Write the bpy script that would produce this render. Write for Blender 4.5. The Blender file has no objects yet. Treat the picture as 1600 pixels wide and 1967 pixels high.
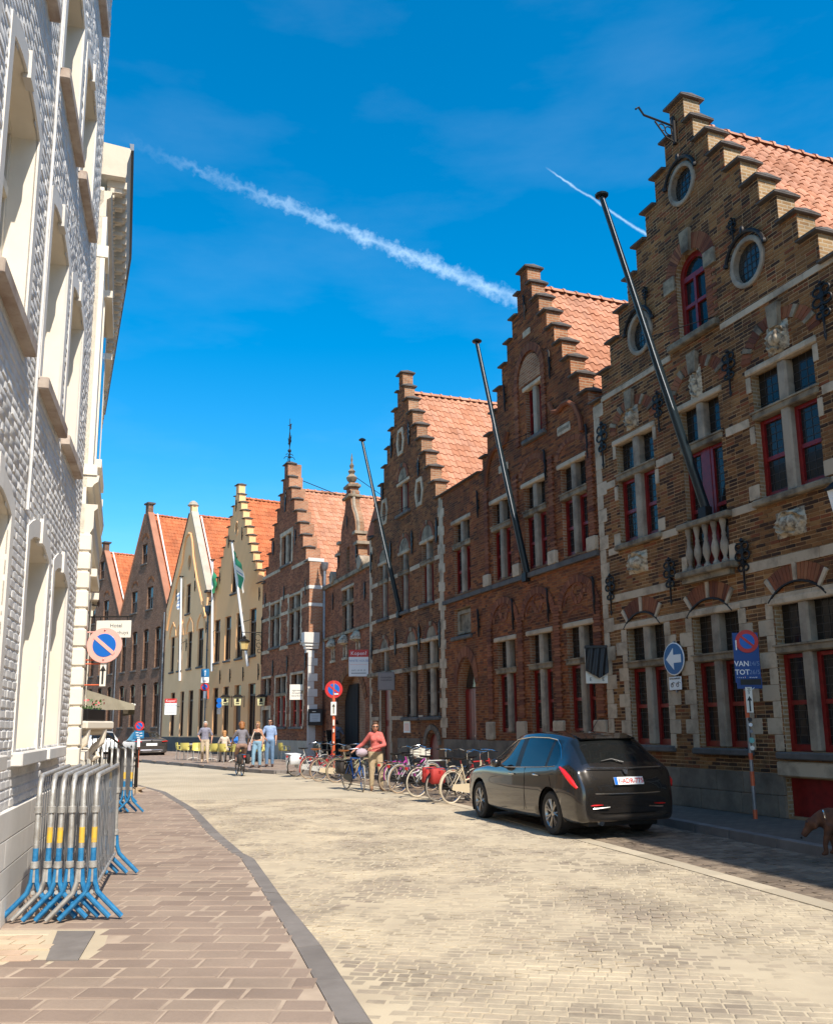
import bpy, bmesh, math, random
from mathutils import Vector, Matrix
from mathutils.geometry import tessellate_polygon
R = math.radians
rnd = random.Random(7)
scn = bpy.context.scene
col = scn.collection

# ---------------------------------------------------------------- camera
FPX, TILT, ROLL = 1725.0, math.atan(328 / 1725.0), 0.011
fw = Vector((0, math.cos(TILT), math.sin(TILT)))
up0 = Vector((0, -math.sin(TILT), math.cos(TILT)))
r0 = Vector((1, 0, 0))
cr = r0 * math.cos(ROLL) - up0 * math.sin(ROLL)
cu = up0 * math.cos(ROLL) + r0 * math.sin(ROLL)
cam = bpy.data.objects.new('camera', bpy.data.cameras.new('camera'))
col.objects.link(cam)
m = Matrix((cr, cu, -fw)).transposed().to_4x4()
m.translation = (0, 0, 1.6)
cam.matrix_world = m
cam.data.sensor_fit = 'HORIZONTAL'
cam.data.sensor_width = 36
cam.data.lens = 36 * FPX / 1600
cam.data.shift_y = 83.0 / 1600
cam.data.clip_start = 0.1
cam.data.clip_end = 3000
scn.camera = cam

# ---------------------------------------------------------------- sky, sun, exposure
SUN_AZ, SUN_EL = 151.5, 50.0          # compass from +Y clockwise, elevation
sd = Vector((math.sin(R(SUN_AZ)) * math.cos(R(SUN_EL)), math.cos(R(SUN_AZ)) * math.cos(R(SUN_EL)), math.sin(R(SUN_EL))))
sun = bpy.data.objects.new('sun', bpy.data.lights.new('sun', 'SUN'))
col.objects.link(sun)
sun.data.energy = 4.4
sun.data.angle = R(0.5)
sun.data.color = (1.0, 0.92, 0.80)
sun.rotation_euler = sd.to_track_quat('Z', 'Y').to_euler()
sun.location = (20, -20, 40)
vs = scn.view_settings
vs.view_transform = 'Standard'
vs.look = 'None'
vs.gamma = 1.0
vs.use_curve_mapping = False
vs.exposure = 0.62
scn.cycles.max_bounces = 8
scn.cycles.diffuse_bounces = 4

world = bpy.data.worlds.new('World')
scn.world = world
world.use_nodes = True
nt = world.node_tree
for n in list(nt.nodes):
    nt.nodes.remove(n)


def ray(x, y):
    return (fw + cr * ((x - 800) / FPX) + cu * ((1066.5 - y) / FPX)).normalized()


class NT:
    """tiny node-tree helper"""
    def __init__(s, t):
        s.t = t

    def n(s, typ, **kw):
        nd = s.t.nodes.new(typ)
        for k, v in kw.items():
            if k.startswith('i_'):
                k = k[2:]
                k = int(k) if k.isdigit() else k.replace('_', ' ')
                if isinstance(v, bpy.types.NodeSocket):
                    s.t.links.new(v, nd.inputs[k])
                else:
                    nd.inputs[k].default_value = v
            else:
                setattr(nd, k, v)
        return nd

    def math(s, op, a, b=0.0, c=None, clamp=False):
        nd = s.t.nodes.new('ShaderNodeMath')
        nd.operation = op
        nd.use_clamp = clamp
        for i, v in enumerate((a, b) if c is None else (a, b, c)):
            if isinstance(v, bpy.types.NodeSocket):
                s.t.links.new(v, nd.inputs[i])
            else:
                nd.inputs[i].default_value = v
        return nd.outputs[0]

    def mix(s, f, a, b, blend='MIX'):
        nd = s.t.nodes.new('ShaderNodeMix')
        nd.data_type = 'RGBA'
        nd.blend_type = blend
        for i, v in ((0, f), (6, a), (7, b)):
            if isinstance(v, bpy.types.NodeSocket):
                s.t.links.new(v, nd.inputs[i])
            else:
                nd.inputs[i].default_value = v if i == 0 else (tuple(v) + (1,))[:4]
        return nd.outputs[2]

    def ramp(s, f, stops, interp='LINEAR'):
        nd = s.t.nodes.new('ShaderNodeValToRGB')
        cr_ = nd.color_ramp
        cr_.interpolation = interp
        while len(cr_.elements) < len(stops):
            cr_.elements.new(0.5)
        for e, (p, c) in zip(cr_.elements, stops):
            e.position = p
            e.color = (tuple(c) + (1,))[:4]
        s.t.links.new(f, nd.inputs[0])
        return nd.outputs[0]


W = NT(nt)
sky = W.n('ShaderNodeTexSky', sky_type='NISHITA')
sky.sun_disc = False
sky.sun_elevation = R(SUN_EL)
sky.sun_rotation = R(SUN_AZ)
sky.altitude = 20
sky.air_density = 1.0
sky.dust_density = 0.9
sky.ozone_density = 2.5
tc = W.n('ShaderNodeTexCoord').outputs['Generated']
dirn = W.n('ShaderNodeVectorMath', operation='NORMALIZE', i_0=tc).outputs[0]


def trail(pa, pb, half, fade_a, fade_b, nscale, strength):
    """contrail: a band along a great circle through two sky directions, broken up by noise"""
    a, b = ray(*pa), ray(*pb)
    n = a.cross(b).normalized()
    t = (b - a).normalized()
    dn = W.n('ShaderNodeVectorMath', operation='DOT_PRODUCT', i_0=dirn, i_1=n).outputs['Value']
    dt = W.n('ShaderNodeVectorMath', operation='DOT_PRODUCT', i_0=dirn, i_1=t).outputs['Value']
    ta, tb = a.dot(t), b.dot(t)
    al = W.math('DIVIDE', W.math('SUBTRACT', dt, ta), tb - ta)
    nz = W.n('ShaderNodeTexNoise', i_Vector=dirn, i_Scale=nscale, i_Detail=6.0, i_Roughness=0.62).outputs[0]
    nz2 = W.n('ShaderNodeTexNoise', i_Vector=dirn, i_Scale=nscale * 0.35, i_Detail=3.0).outputs[0]
    dd = W.math('ADD', dn, W.math('MULTIPLY', W.math('SUBTRACT', nz, 0.5), half * 3.2))
    wid = W.math('MULTIPLY', W.math('ADD', W.math('MULTIPLY', al, 0.5), 0.7), half)
    band = W.math('SUBTRACT', 1.0, W.math('DIVIDE', W.math('ABSOLUTE', dd), wid), clamp=True)
    band = W.math('POWER', band, 1.15)
    f1 = W.n('ShaderNodeMapRange', i_0=al, i_1=fade_a[0], i_2=fade_a[1]).outputs[0]
    f2 = W.n('ShaderNodeMapRange', i_0=al, i_1=fade_b[0], i_2=fade_b[1], i_3=1.0, i_4=0.0).outputs[0]
    br = W.n('ShaderNodeMapRange', i_0=nz2, i_1=0.3, i_2=0.65, i_3=0.45).outputs[0]
    f = W.math('MULTIPLY', W.math('MULTIPLY', f1, f2), W.math('MULTIPLY', band, br))
    return W.math('MULTIPLY', f, strength, clamp=True)


skyc = W.n('ShaderNodeHueSaturation', i_Saturation=1.52, i_Value=1.0, i_Hue=0.490, i_Color=sky.outputs[0]).outputs[0]
# thin high cirrus veil
cn = W.n('ShaderNodeTexNoise', i_Vector=W.n('ShaderNodeMapping', i_Vector=dirn, i_Scale=(1.6, 1.6, 5.5)).outputs[0], i_Scale=2.2, i_Detail=7.0, i_Roughness=0.55).outputs[0]
cirrus = W.n('ShaderNodeMapRange', i_0=cn, i_1=0.48, i_2=0.85, i_3=0.0, i_4=0.05).outputs[0]
CLOUD = (5.2, 6.6, 7.6)
c1 = W.mix(cirrus, skyc, CLOUD)
t1 = trail((240, 268), (985, 572), 0.0088, (-0.02, 0.6), (1.15, 1.5), 90.0, 0.40)
c2 = W.mix(t1, c1, CLOUD)
t2 = trail((1050, 323), (1235, 446), 0.0017, (-0.02, 0.12), (1.2, 1.5), 60.0, 0.5)
c3 = W.mix(t2, c2, CLOUD)
bg = W.n('ShaderNodeBackground', i_Color=c3, i_Strength=0.15)
out = W.n('ShaderNodeOutputWorld')
nt.links.new(bg.outputs[0], out.inputs[0])

# ---------------------------------------------------------------- helpers: tags, frames, mesh builder
def tag(o, label=None, cat=None, group=None, kind=None):
    if label: o['label'] = label
    if cat: o['category'] = cat
    if group: o['group'] = group
    if kind: o['kind'] = kind
    return o


def empty(name, loc=(0, 0, 0), rz=0.0, label=None, cat=None, group=None):
    o = bpy.data.objects.new(name, None)
    o.empty_display_size = 0.3
    o.location = loc
    o.rotation_euler = (0, 0, rz)
    col.objects.link(o)
    return tag(o, label, cat, group)


def inst(name, mesh, parent=None, loc=(0, 0, 0), rot=(0, 0, 0), scale=(1, 1, 1), mtx=None):
    o = bpy.data.objects.new(name, mesh)
    col.objects.link(o)
    o.parent = parent
    if mtx is not None:
        o.matrix_local = mtx
    else:
        o.location = loc
        o.rotation_euler = rot
        o.scale = scale
    return o


class MB:
    def __init__(s):
        s.v = []; s.f = []; s.m = []

    def add(s, vs, fs, mi=0):
        o = len(s.v)
        s.v.extend(vs)
        for f in fs:
            s.f.append([i + o for i in f])
            s.m.append(mi)
        return s

    def box(s, x0, x1, y0, y1, z0, z1, mi=0, bev=0.0):
        if bev <= 0:
            vs = [(x, y, z) for z in (z0, z1) for y in (y0, y1) for x in (x0, x1)]
            fs = [(0, 2, 3, 1), (4, 5, 7, 6), (0, 1, 5, 4), (2, 6, 7, 3), (0, 4, 6, 2), (1, 3, 7, 5)]
            return s.add(vs, fs, mi)
        b = min(bev, (x1 - x0) * .2, (y1 - y0) * .2, (z1 - z0) * .2)
        rings = []
        for z, i in ((z0, b), (z0 + b, 0), (z1 - b, 0), (z1, b)):
            rings.append([(x0 + i + b, y0 + i, z), (x1 - i - b, y0 + i, z), (x1 - i, y0 + i + b, z), (x1 - i, y1 - i - b, z),
                          (x1 - i - b, y1 - i, z), (x0 + i + b, y1 - i, z), (x0 + i, y1 - i - b, z), (x0 + i, y0 + i + b, z)])
        vs = [p for r in rings for p in r]
        fs = [(7, 6, 5, 4, 3, 2, 1, 0), (24, 25, 26, 27, 28, 29, 30, 31)]
        for k in range(3):
            for j in range(8):
                fs.append((k * 8 + j, k * 8 + (j + 1) % 8, k * 8 + 8 + (j + 1) % 8, k * 8 + 8 + j))
        return s.add(vs, fs, mi)

    def tube(s, pts, r, n=8, mi=0, closed=False, caps=True, flat=1.0):
        pts = [Vector(p) for p in pts]
        N = len(pts)
        rs = r if isinstance(r, (list, tuple)) else [r] * N
        T = []
        for i in range(N):
            a = pts[(i - 1) % N] if (closed or i > 0) else pts[i]
            b = pts[(i + 1) % N] if (closed or i < N - 1) else pts[i]
            d = b - a
            T.append(d.normalized() if d.length > 1e-9 else Vector((0, 0, 1)))
        up = Vector((0, 0, 1)) if abs(T[0].z) < 0.9 else Vector((1, 0, 0))
        x = T[0].cross(up).normalized()
        vs = []
        for i in range(N):
            x = (x - T[i] * x.dot(T[i]))
            x = x.normalized() if x.length > 1e-6 else T[i].orthogonal().normalized()
            y = T[i].cross(x)
            for k in range(n):
                a = 2 * math.pi * k / n
                vs.append(tuple(pts[i] + (x * math.cos(a) + y * (math.sin(a) * flat)) * rs[i]))
        fs = []
        for i in range(N if closed else N - 1):
            j = (i + 1) % N
            for k in range(n):
                fs.append((i * n + k, i * n + (k + 1) % n, j * n + (k + 1) % n, j * n + k))
        if caps and not closed:
            fs.append(tuple(range(n - 1, -1, -1)))
            fs.append(tuple((N - 1) * n + k for k in range(n)))
        return s.add(vs, fs, mi)

    def lathe(s, prof, c=(0, 0, 0), n=12, mi=0, ax='z', cap=True):
        vs = []
        for r, h in prof:
            for k in range(n):
                a = 2 * math.pi * k / n
                p = (r * math.cos(a), r * math.sin(a), h)
                if ax == 'y': p = (p[0], p[2], -p[1])
                if ax == 'x': p = (p[2], p[0], p[1])
                vs.append((c[0] + p[0], c[1] + p[1], c[2] + p[2]))
        fs = []
        for i in range(len(prof) - 1):
            for k in range(n):
                fs.append((i * n + k, i * n + (k + 1) % n, (i + 1) * n + (k + 1) % n, (i + 1) * n + k))
        if cap:
            fs.append(tuple(range(n - 1, -1, -1)))
            fs.append(tuple((len(prof) - 1) * n + k for k in range(n)))
        return s.add(vs, fs, mi)

    def ball(s, c, r, n=10, mi=0):
        rx, ry, rz = r if isinstance(r, (tuple, list)) else (r, r, r)
        k = max(4, n // 2)
        vs = [(c[0], c[1], c[2] - rz)]
        for i in range(1, k):
            t = -math.pi / 2 + math.pi * i / k
            for j in range(n):
                a = 2 * math.pi * j / n
                vs.append((c[0] + rx * math.cos(t) * math.cos(a), c[1] + ry * math.cos(t) * math.sin(a), c[2] + rz * math.sin(t)))
        vs.append((c[0], c[1], c[2] + rz))
        fs = []
        for j in range(n):
            fs.append((0, 1 + (j + 1) % n, 1 + j))
            fs.append((len(vs) - 1, 1 + (k - 2) * n + j, 1 + (k - 2) * n + (j + 1) % n))
        for i in range(k - 2):
            for j in range(n):
                fs.append((1 + i * n + j, 1 + i * n + (j + 1) % n, 1 + (i + 1) * n + (j + 1) % n, 1 + (i + 1) * n + j))
        return s.add(vs, fs, mi)

    def prism(s, poly, y0, y1, mi=0, holes=(), ms=None, back=True):
        """(x,z) polygon with holes, front at y0, sides to y1"""
        ms = mi if ms is None else ms
        loops = [list(poly)] + [list(h) for h in holes]
        flat = [p for l in loops for p in l]
        tris = tessellate_polygon([[Vector((p[0], p[1], 0)) for p in l] for l in loops])
        n = len(flat)
        vf = [(p[0], y0, p[1]) for p in flat]
        fs = []
        for t in tris:
            a, b, c = (flat[i] for i in t)
            ccw = (b[0] - a[0]) * (c[1] - a[1]) - (b[1] - a[1]) * (c[0] - a[0]) > 0
            fs.append(tuple(t) if ccw else (t[0], t[2], t[1]))
        s.add(vf, fs, mi)
        o = 0
        for li, l in enumerate(loops):
            k = len(l)
            area = sum(l[i][0] * l[(i + 1) % k][1] - l[(i + 1) % k][0] * l[i][1] for i in range(k))
            vv = [(p[0], y0, p[1]) for p in l] + [(p[0], y1, p[1]) for p in l]
            ff = []
            flip = (area > 0) != (li == 0)
            for i in range(k):
                j = (i + 1) % k
                ff.append((i, j, k + j, k + i) if flip else (j, i, k + i, k + j))
            s.add(vv, ff, ms)
        if back:
            s.add([(p[0], y1, p[1]) for p in loops[0]], [tuple(range(len(loops[0])))] if len(loops[0]) > 2 else [], ms)
        return s

    def xform(s, mtx, i0=0):
        for i in range(i0, len(s.v)):
            s.v[i] = tuple(mtx @ Vector(s.v[i]))
        return s

    def mesh(s, name, mats, smooth=False, ang=40, off=(0, 0, 0)):
        me = bpy.data.meshes.new(name)
        vs = s.v if off == (0, 0, 0) else [(x - off[0], y - off[1], z - off[2]) for x, y, z in s.v]
        me.from_pydata(vs, [], s.f)
        for mt in (mats if isinstance(mats, (list, tuple)) else [mats]):
            me.materials.append(mt)
        if any(s.m):
            me.polygons.foreach_set('material_index', s.m)
        if smooth:
            me.polygons.foreach_set('use_smooth', [True] * len(me.polygons))
            me.set_sharp_from_angle(angle=R(ang))
        me.update()
        return me

    def build(s, name, mats, parent=None, smooth=False, ang=40, off=(0, 0, 0), loc=(0, 0, 0), rz=0.0):
        return inst(name, s.mesh(name, mats, smooth, ang, off), parent, loc, (0, 0, rz))


TMP = bpy.data.scenes.new('workbench')


def tmp_link(o):
    TMP.collection.objects.link(o)
    vl = TMP.view_layers[0]
    vl.update()
    return vl.depsgraph


def text_mb(txt, size, mi=0, align='CENTER', bold=0.0, depth=0.002):
    cu_ = bpy.data.curves.new('t', 'FONT')
    cu_.body = txt
    cu_.size = size
    cu_.align_x = align
    cu_.align_y = 'CENTER'
    cu_.extrude = depth
    cu_.offset = bold
    cu_.resolution_u = 2
    o = bpy.data.objects.new('t', cu_)
    dg = tmp_link(o)
    me = o.evaluated_get(dg).to_mesh()
    mb = MB()
    mb.add([(v.co.x, -v.co.z, v.co.y) for v in me.vertices], [tuple(p.vertices) for p in me.polygons], mi)
    o.evaluated_get(dg).to_mesh_clear()
    bpy.data.objects.remove(o)
    bpy.data.curves.remove(cu_)
    return mb


# ---------------------------------------------------------------- materials
def new_mat(name):
    m_ = bpy.data.materials.new(name)
    m_.use_nodes = True
    t = NT(m_.node_tree)
    b = m_.node_tree.nodes['Principled BSDF']
    return m_, t, b


def setin(t, b, k, v):
    if isinstance(v, bpy.types.NodeSocket):
        t.t.links.new(v, b.inputs[k])
    else:
        b.inputs[k].default_value = v if not isinstance(v, (tuple, list)) else (tuple(v) + (1,))[:4]


def bump(t, b, h, strength=0.3, dist=0.01):
    nd = t.n('ShaderNodeBump', i_Height=h, i_Strength=strength, i_Distance=dist)
    t.t.links.new(nd.outputs[0], b.inputs['Normal'])


def wpos(t):
    return t.n('ShaderNodeNewGeometry').outputs['Position']


def noise(t, scale, detail=4.0, rough=0.55, vec=None):
    return t.n('ShaderNodeTexNoise', i_Vector=vec if vec is not None else wpos(t), i_Scale=scale, i_Detail=detail, i_Roughness=rough).outputs[0]


def isl(t):
    a = t.n('ShaderNodeObjectInfo').outputs['Random']
    b_ = t.n('ShaderNodeNewGeometry').outputs['Random Per Island']
    return t.math('FRACT', t.math('ADD', a, b_))


def plain(name, c, rough=0.6, metal=0.0, var=0.0, scale=6.0, c2=None, bmp=0.0, bscale=60.0, spec=0.5, coat=0.0):
    m_, t, b = new_mat(name)
    if var or c2:
        f = t.n('ShaderNodeMapRange', i_0=noise(t, scale), i_1=0.35, i_2=0.65).outputs[0]
        if c2 is None:
            c2 = tuple(x * (1 - var) for x in c)
        setin(t, b, 'Base Color', t.mix(f, c, c2))
    else:
        setin(t, b, 'Base Color', c)
    setin(t, b, 'Roughness', rough)
    setin(t, b, 'Metallic', metal)
    setin(t, b, 'Specular IOR Level', spec)
    if coat: setin(t, b, 'Coat Weight', coat)
    if bmp:
        bump(t, b, noise(t, bscale, 3.0), bmp, 0.004)
    return m_


def piece_mat(name, stops, rough=0.85, grime=(0.55, 1.1), gscale=1.2, bmp=0.35, bscale=90.0, spec=0.3, dirt=None):
    """bricks, tiles, setts: every piece its own tone, plus weathering in world space"""
    m_, t, b = new_mat(name)
    c = t.ramp(isl(t), stops)
    g = t.n('ShaderNodeMapRange', i_0=noise(t, gscale, 5.0, 0.6), i_1=0.3, i_2=0.7, i_3=grime[0], i_4=grime[1]).outputs[0]
    c = t.mix(1.0, c, t.n('ShaderNodeCombineColor', i_0=g, i_1=g, i_2=g).outputs[0], 'MULTIPLY')
    fine = noise(t, bscale, 3.0)
    c = t.mix(t.math('MULTIPLY', fine, 0.35), c, tuple(x * 0.5 for x in stops[0][1]))
    if dirt:
        f = t.n('ShaderNodeMapRange', i_0=noise(t, dirt[1], 6.0, 0.7), i_1=dirt[2], i_2=dirt[3], i_4=dirt[4]).outputs[0]
        c = t.mix(f, c, dirt[0])
    setin(t, b, 'Base Color', c)
    setin(t, b, 'Roughness', rough)
    setin(t, b, 'Specular IOR Level', spec)
    bump(t, b, fine, bmp, 0.004)
    return m_


def brick_tex(name, c1, c2, mortar, bw=0.21, rh=0.066, ms=0.010, grime=(0.6, 1.1), bmp=0.5, sun_speckle=None):
    """masonry drawn on faces too small or too far for separate bricks; object x+y runs along the wall"""
    m_, t, b = new_mat(name)
    o = t.n('ShaderNodeSeparateXYZ', i_0=t.n('ShaderNodeTexCoord').outputs['Object'])
    v = t.n('ShaderNodeCombineXYZ', i_0=t.math('ADD', o.outputs[0], o.outputs[1]), i_1=o.outputs[2], i_2=0.0).outputs[0]
    br = t.n('ShaderNodeTexBrick', i_Vector=v, i_Color1=tuple(c1) + (1,), i_Color2=tuple(c2) + (1,), i_Mortar=tuple(mortar) + (1,), i_Scale=1.0, i_Mortar_Size=ms, i_Mortar_Smooth=0.1, i_Bias=0.0, i_Brick_Width=bw, i_Row_Height=rh)
    g = t.n('ShaderNodeMapRange', i_0=noise(t, 1.3, 5.0, 0.6), i_1=0.3, i_2=0.7, i_3=grime[0], i_4=grime[1]).outputs[0]
    c = t.mix(1.0, br.outputs[0], t.n('ShaderNodeCombineColor', i_0=g, i_1=g, i_2=g).outputs[0], 'MULTIPLY')
    if sun_speckle:
        f = t.n('ShaderNodeMapRange', i_0=noise(t, 9.0, 3.0), i_1=0.56, i_2=0.7, i_4=0.7).outputs[0]  # pale speckle of grazing sunlight painted into the brick colour
        c = t.mix(f, c, sun_speckle)
    setin(t, b, 'Base Color', c)
    setin(t, b, 'Roughness', 0.9)
    setin(t, b, 'Specular IOR Level', 0.2)
    h = t.math('ADD', t.math('MULTIPLY', br.outputs['Fac'], -1.0), t.math('MULTIPLY', noise(t, 45.0, 3.0), 0.6))
    bump(t, b, h, bmp, 0.012)
    return m_


def stone_mat(name, c, dark, rough=0.8, scale=2.0, lo=0.45, hi=0.72, amt=0.8, bmp=0.25):
    m_, t, b = new_mat(name)
    f = t.n('ShaderNodeMapRange', i_0=noise(t, scale, 7.0, 0.65), i_1=lo, i_2=hi, i_4=amt).outputs[0]
    r_ = t.n('ShaderNodeMapRange', i_0=isl(t), i_3=0.86, i_4=1.08).outputs[0]
    cc = t.mix(1.0, c, t.n('ShaderNodeCombineColor', i_0=r_, i_1=r_, i_2=r_).outputs[0], 'MULTIPLY')
    setin(t, b, 'Base Color', t.mix(f, cc, dark))
    setin(t, b, 'Roughness', rough)
    setin(t, b, 'Specular IOR Level', 0.3)
    bump(t, b, noise(t, 35.0, 4.0), bmp, 0.006)
    return m_


MT = {}
# brick stocks: H1 yellow-brown, H2 red-brown, H3 mixed, H4 orange-red
MT['brick1'] = piece_mat('brick_yellow_brown', [(0, (.05, .022, .012)), (.18, (.12, .052, .022)), (.36, (.25, .105, .034)), (.6, (.34, .150, .046)), (.82, (.40, .20, .07)), (.92, (.33, .095, .030)), (1, (.24, .07, .025))], dirt=((.03, .02, .013), 1.0, .48, .70, .85))
MT['brick2'] = piece_mat('brick_red_brown', [(0, (.10, .032, .014)), (.3, (.27, .078, .024)), (.6, (.37, .105, .028)), (.85, (.42, .15, .042)), (1, (.22, .068, .026))], dirt=((.035, .018, .012), .9, .47, .72, .75))
MT['brick3'] = piece_mat('brick_mixed_brown', [(0, (.10, .040, .018)), (.3, (.25, .090, .032)), (.6, (.35, .13, .042)), (.85, (.40, .18, .065)), (1, (.18, .065, .03))], dirt=((.035, .02, .014), .9, .48, .72, .75))
MT['brick4'] = piece_mat('brick_orange_red', [(0, (.18, .065, .036)), (.3, (.32, .105, .05)), (.6, (.42, .145, .065)), (.85, (.46, .19, .09)), (1, (.26, .09, .05))], dirt=((.09, .045, .03), 1.0, .55, .78, .5))
MT['arch_brick'] = piece_mat('arch_brick_red', [(0, (.15, .05, .028)), (.5, (.30, .095, .042)), (1, (.38, .15, .065))])
MT['mortar1'] = plain('mortar_pale', (.46, .28, .14), .95, c2=(.22, .125, .06), scale=2.2)
MT['mortar2'] = plain('mortar_brown', (.32, .16, .072), .95, c2=(.16, .078, .036), scale=2.0)
MT['side1'] = brick_tex('brickwork_yellow', (.30, .17, .075), (.40, .26, .13), (.45, .36, .25))
MT['side2'] = brick_tex('brickwork_red', (.32, .115, .05), (.44, .20, .095), (.42, .30, .2))
MT['side3'] = brick_tex('brickwork_mixed', (.30, .13, .065), (.42, .21, .11), (.38, .28, .19))
MT['side4'] = brick_tex('brickwork_orange', (.42, .15, .07), (.50, .22, .11), (.45, .33, .23))
MT['brown'] = brick_tex('brickwork_dark_brown', (.14, .066, .042), (.24, .122, .075), (.28, .19, .13), bw=.24, rh=.075, ms=.012, bmp=0.9, sun_speckle=(.34, .24, .18), grime=(.7, 1.1))
MT['stone'] = stone_mat('pale_sandstone', (.52, .40, .275), (.10, .07, .046), scale=2.4, lo=.46, hi=.74)
MT['stone_dark'] = stone_mat('weathered_stone', (.30, .235, .155), (.06, .043, .03), scale=3.0, lo=.42, hi=.66, amt=.9)
MT['carved'] = stone_mat('carved_limestone', (.54, .44, .31), (.07, .05, .035), scale=8.0, lo=.46, hi=.63, amt=.85)
MT['mullion'] = stone_mat('grey_mullion_stone', (.35, .28, .205), (.09, .065, .048), scale=2.4, lo=.44, hi=.72)
MT['plinth'] = stone_mat('plinth_stone', (.23, .175, .125), (.055, .04, .028), scale=1.3, lo=.42, hi=.7, amt=.85)
MT['blue'] = stone_mat('bluestone', (.125, .11, .098), (.055, .048, .043), scale=4.0)
MT['slate'] = stone_mat('coping_slate', (.10, .085, .075), (.045, .035, .03), scale=6.0, rough=.75)
MT['tile'] = piece_mat('terracotta_tile', [(0, (.48, .20, .105)), (.4, (.58, .265, .15)), (.75, (.64, .31, .19)), (1, (.50, .235, .14))], rough=.75, grime=(.66, 1.08), gscale=.8, bmp=.2, dirt=((.20, .10, .055), 2.2, .55, .78, .5))
MT['tile_red'] = piece_mat('orange_red_tile', [(0, (.46, .125, .045)), (.4, (.56, .165, .06)), (.75, (.60, .19, .075)), (1, (.48, .15, .06))], rough=.75, grime=(.66, 1.08), gscale=.8, bmp=.2, dirt=((.20, .10, .055), 2.2, .55, .78, .5))
MT['red'] = plain('oxblood_paint', (.24, .012, .010), .35, var=.35, scale=8)
MT['redbright'] = plain('bright_red_paint', (.50, .05, .03), .4)
MT['wood_dark'] = plain('dark_brown_wood', (.075, .034, .020), .5, var=.4, scale=9)
MT['glass'] = plain('window_glass', (.022, .019, .016), .09, spec=.38)
MT['glassb'] = plain('window_glass_curtained', (.05, .045, .038), .10, spec=.6, c2=(.02, .018, .016), scale=3.0)
MT['lead'] = plain('lead_came', (.06, .055, .05), .6, .3)
MT['iron'] = plain('black_wrought_iron', (.018, .014, .012), .55, .4)
MT['cream'] = stone_mat('cream_render', (.92, .51, .235), (.78, .42, .18), scale=.8, lo=.4, hi=.8, amt=.6, bmp=.08)
MT['cream2'] = stone_mat('pale_yellow_render', (.92, .55, .28), (.80, .46, .22), scale=.8, lo=.4, hi=.8, amt=.6, bmp=.08)
MT['grey_plinth'] = stone_mat('dark_tarred_plinth', (.10, .095, .09), (.05, .05, .05), scale=2)
MT['white_wall'] = plain('white_rough_paint', (.70, .68, .65), .8, c2=(.57, .555, .535), scale=2.5, bmp=.45, bscale=55)
MT['white_smooth'] = stone_mat('cream_white_stucco', (.78, .71, .59), (.62, .54, .43), scale=1.2, lo=.42, hi=.78, amt=.6, bmp=.06)
MT['white_stone'] = stone_mat('white_painted_stone', (.72, .685, .63), (.54, .50, .45), scale=2.2, lo=.45, hi=.75, amt=.6, bmp=.1)
MT['sill_worn'] = stone_mat('worn_brown_sill', (.50, .42, .35), (.24, .16, .12), scale=3, lo=.4, hi=.65, amt=.8)
MT['soffit'] = stone_mat('painted_cornice', (.66, .58, .47), (.50, .42, .33), scale=2.5)
MT['gutter'] = plain('zinc_gutter', (.06, .075, .10), .4, .6)
MT['zinc'] = plain('zinc_pipe', (.30, .31, .33), .45, .7, var=.3)
MT['steel'] = plain('galvanised_steel', (.52, .51, .48), .5, .55, c2=(.36, .34, .31), scale=14)
MT['pblue'] = plain('blue_paint', (.008, .13, .31), .45, c2=(.03, .20, .40), scale=22)
MT['pyellow'] = plain('yellow_paint', (.72, .46, .04), .5, c2=(.55, .36, .08), scale=25)
MT['pole'] = plain('dark_green_pole', (.012, .022, .028), .35, .2)
MT['white'] = plain('white_enamel', (.80, .80, .78), .35)
MT['signblue'] = plain('sign_blue', (.010, .11, .42), .3)
MT['signred'] = plain('sign_red', (.55, .035, .035), .3)
MT['signpink'] = plain('faded_sign_red', (.80, .42, .36), .35)
MT['black'] = plain('black_plastic', (.012, .011, .011), .45)
MT['orange'] = plain('orange_red_pole', (.68, .13, .045), .5, var=.25, scale=12)
MT['chrome'] = plain('chrome', (.75, .75, .75), .12, 1.0)
MT['rubber'] = plain('rubber', (.022, .020, .019), .75)
MT['ironrust'] = plain('rusty_iron', (.13, .045, .02), .8, var=.5, scale=20)
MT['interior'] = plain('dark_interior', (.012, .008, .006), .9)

# ---------------------------------------------------------------- frames of the street fronts
def heading(a):
    return Vector((math.sin(R(a)), math.cos(R(a)), 0))


class Frame:
    """local x runs to the right when one faces the front, y into the building, z up"""
    def __init__(s, P, a, left=False):
        d = heading(a)
        s.x = d if left else -d
        s.P = Vector((P[0], P[1], 0))
        s.rz = math.atan2(s.x.y, s.x.x)
        s.y = Vector((-s.x.y, s.x.x, 0))

    def w(s, u, y, z=0.0):
        return s.P + s.x * u + s.y * y + Vector((0, 0, z))


FF = Frame((5.69632, 14.56219), -21.3)
FG = Frame(FF.w(-27.6, -0.55), -26.0)
FK = Frame(FG.w(-7.45, 0), -31.0)
FB = Frame(FK.w(-18.3, 0), -39.0)
FL = Frame((-3.33631, 7.53802), -14.8, left=True)


# ---------------------------------------------------------------- polygons of openings
def rect(u0, u1, z0, z1):
    return [(u0, z0), (u1, z0), (u1, z1), (u0, z1)]


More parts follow.
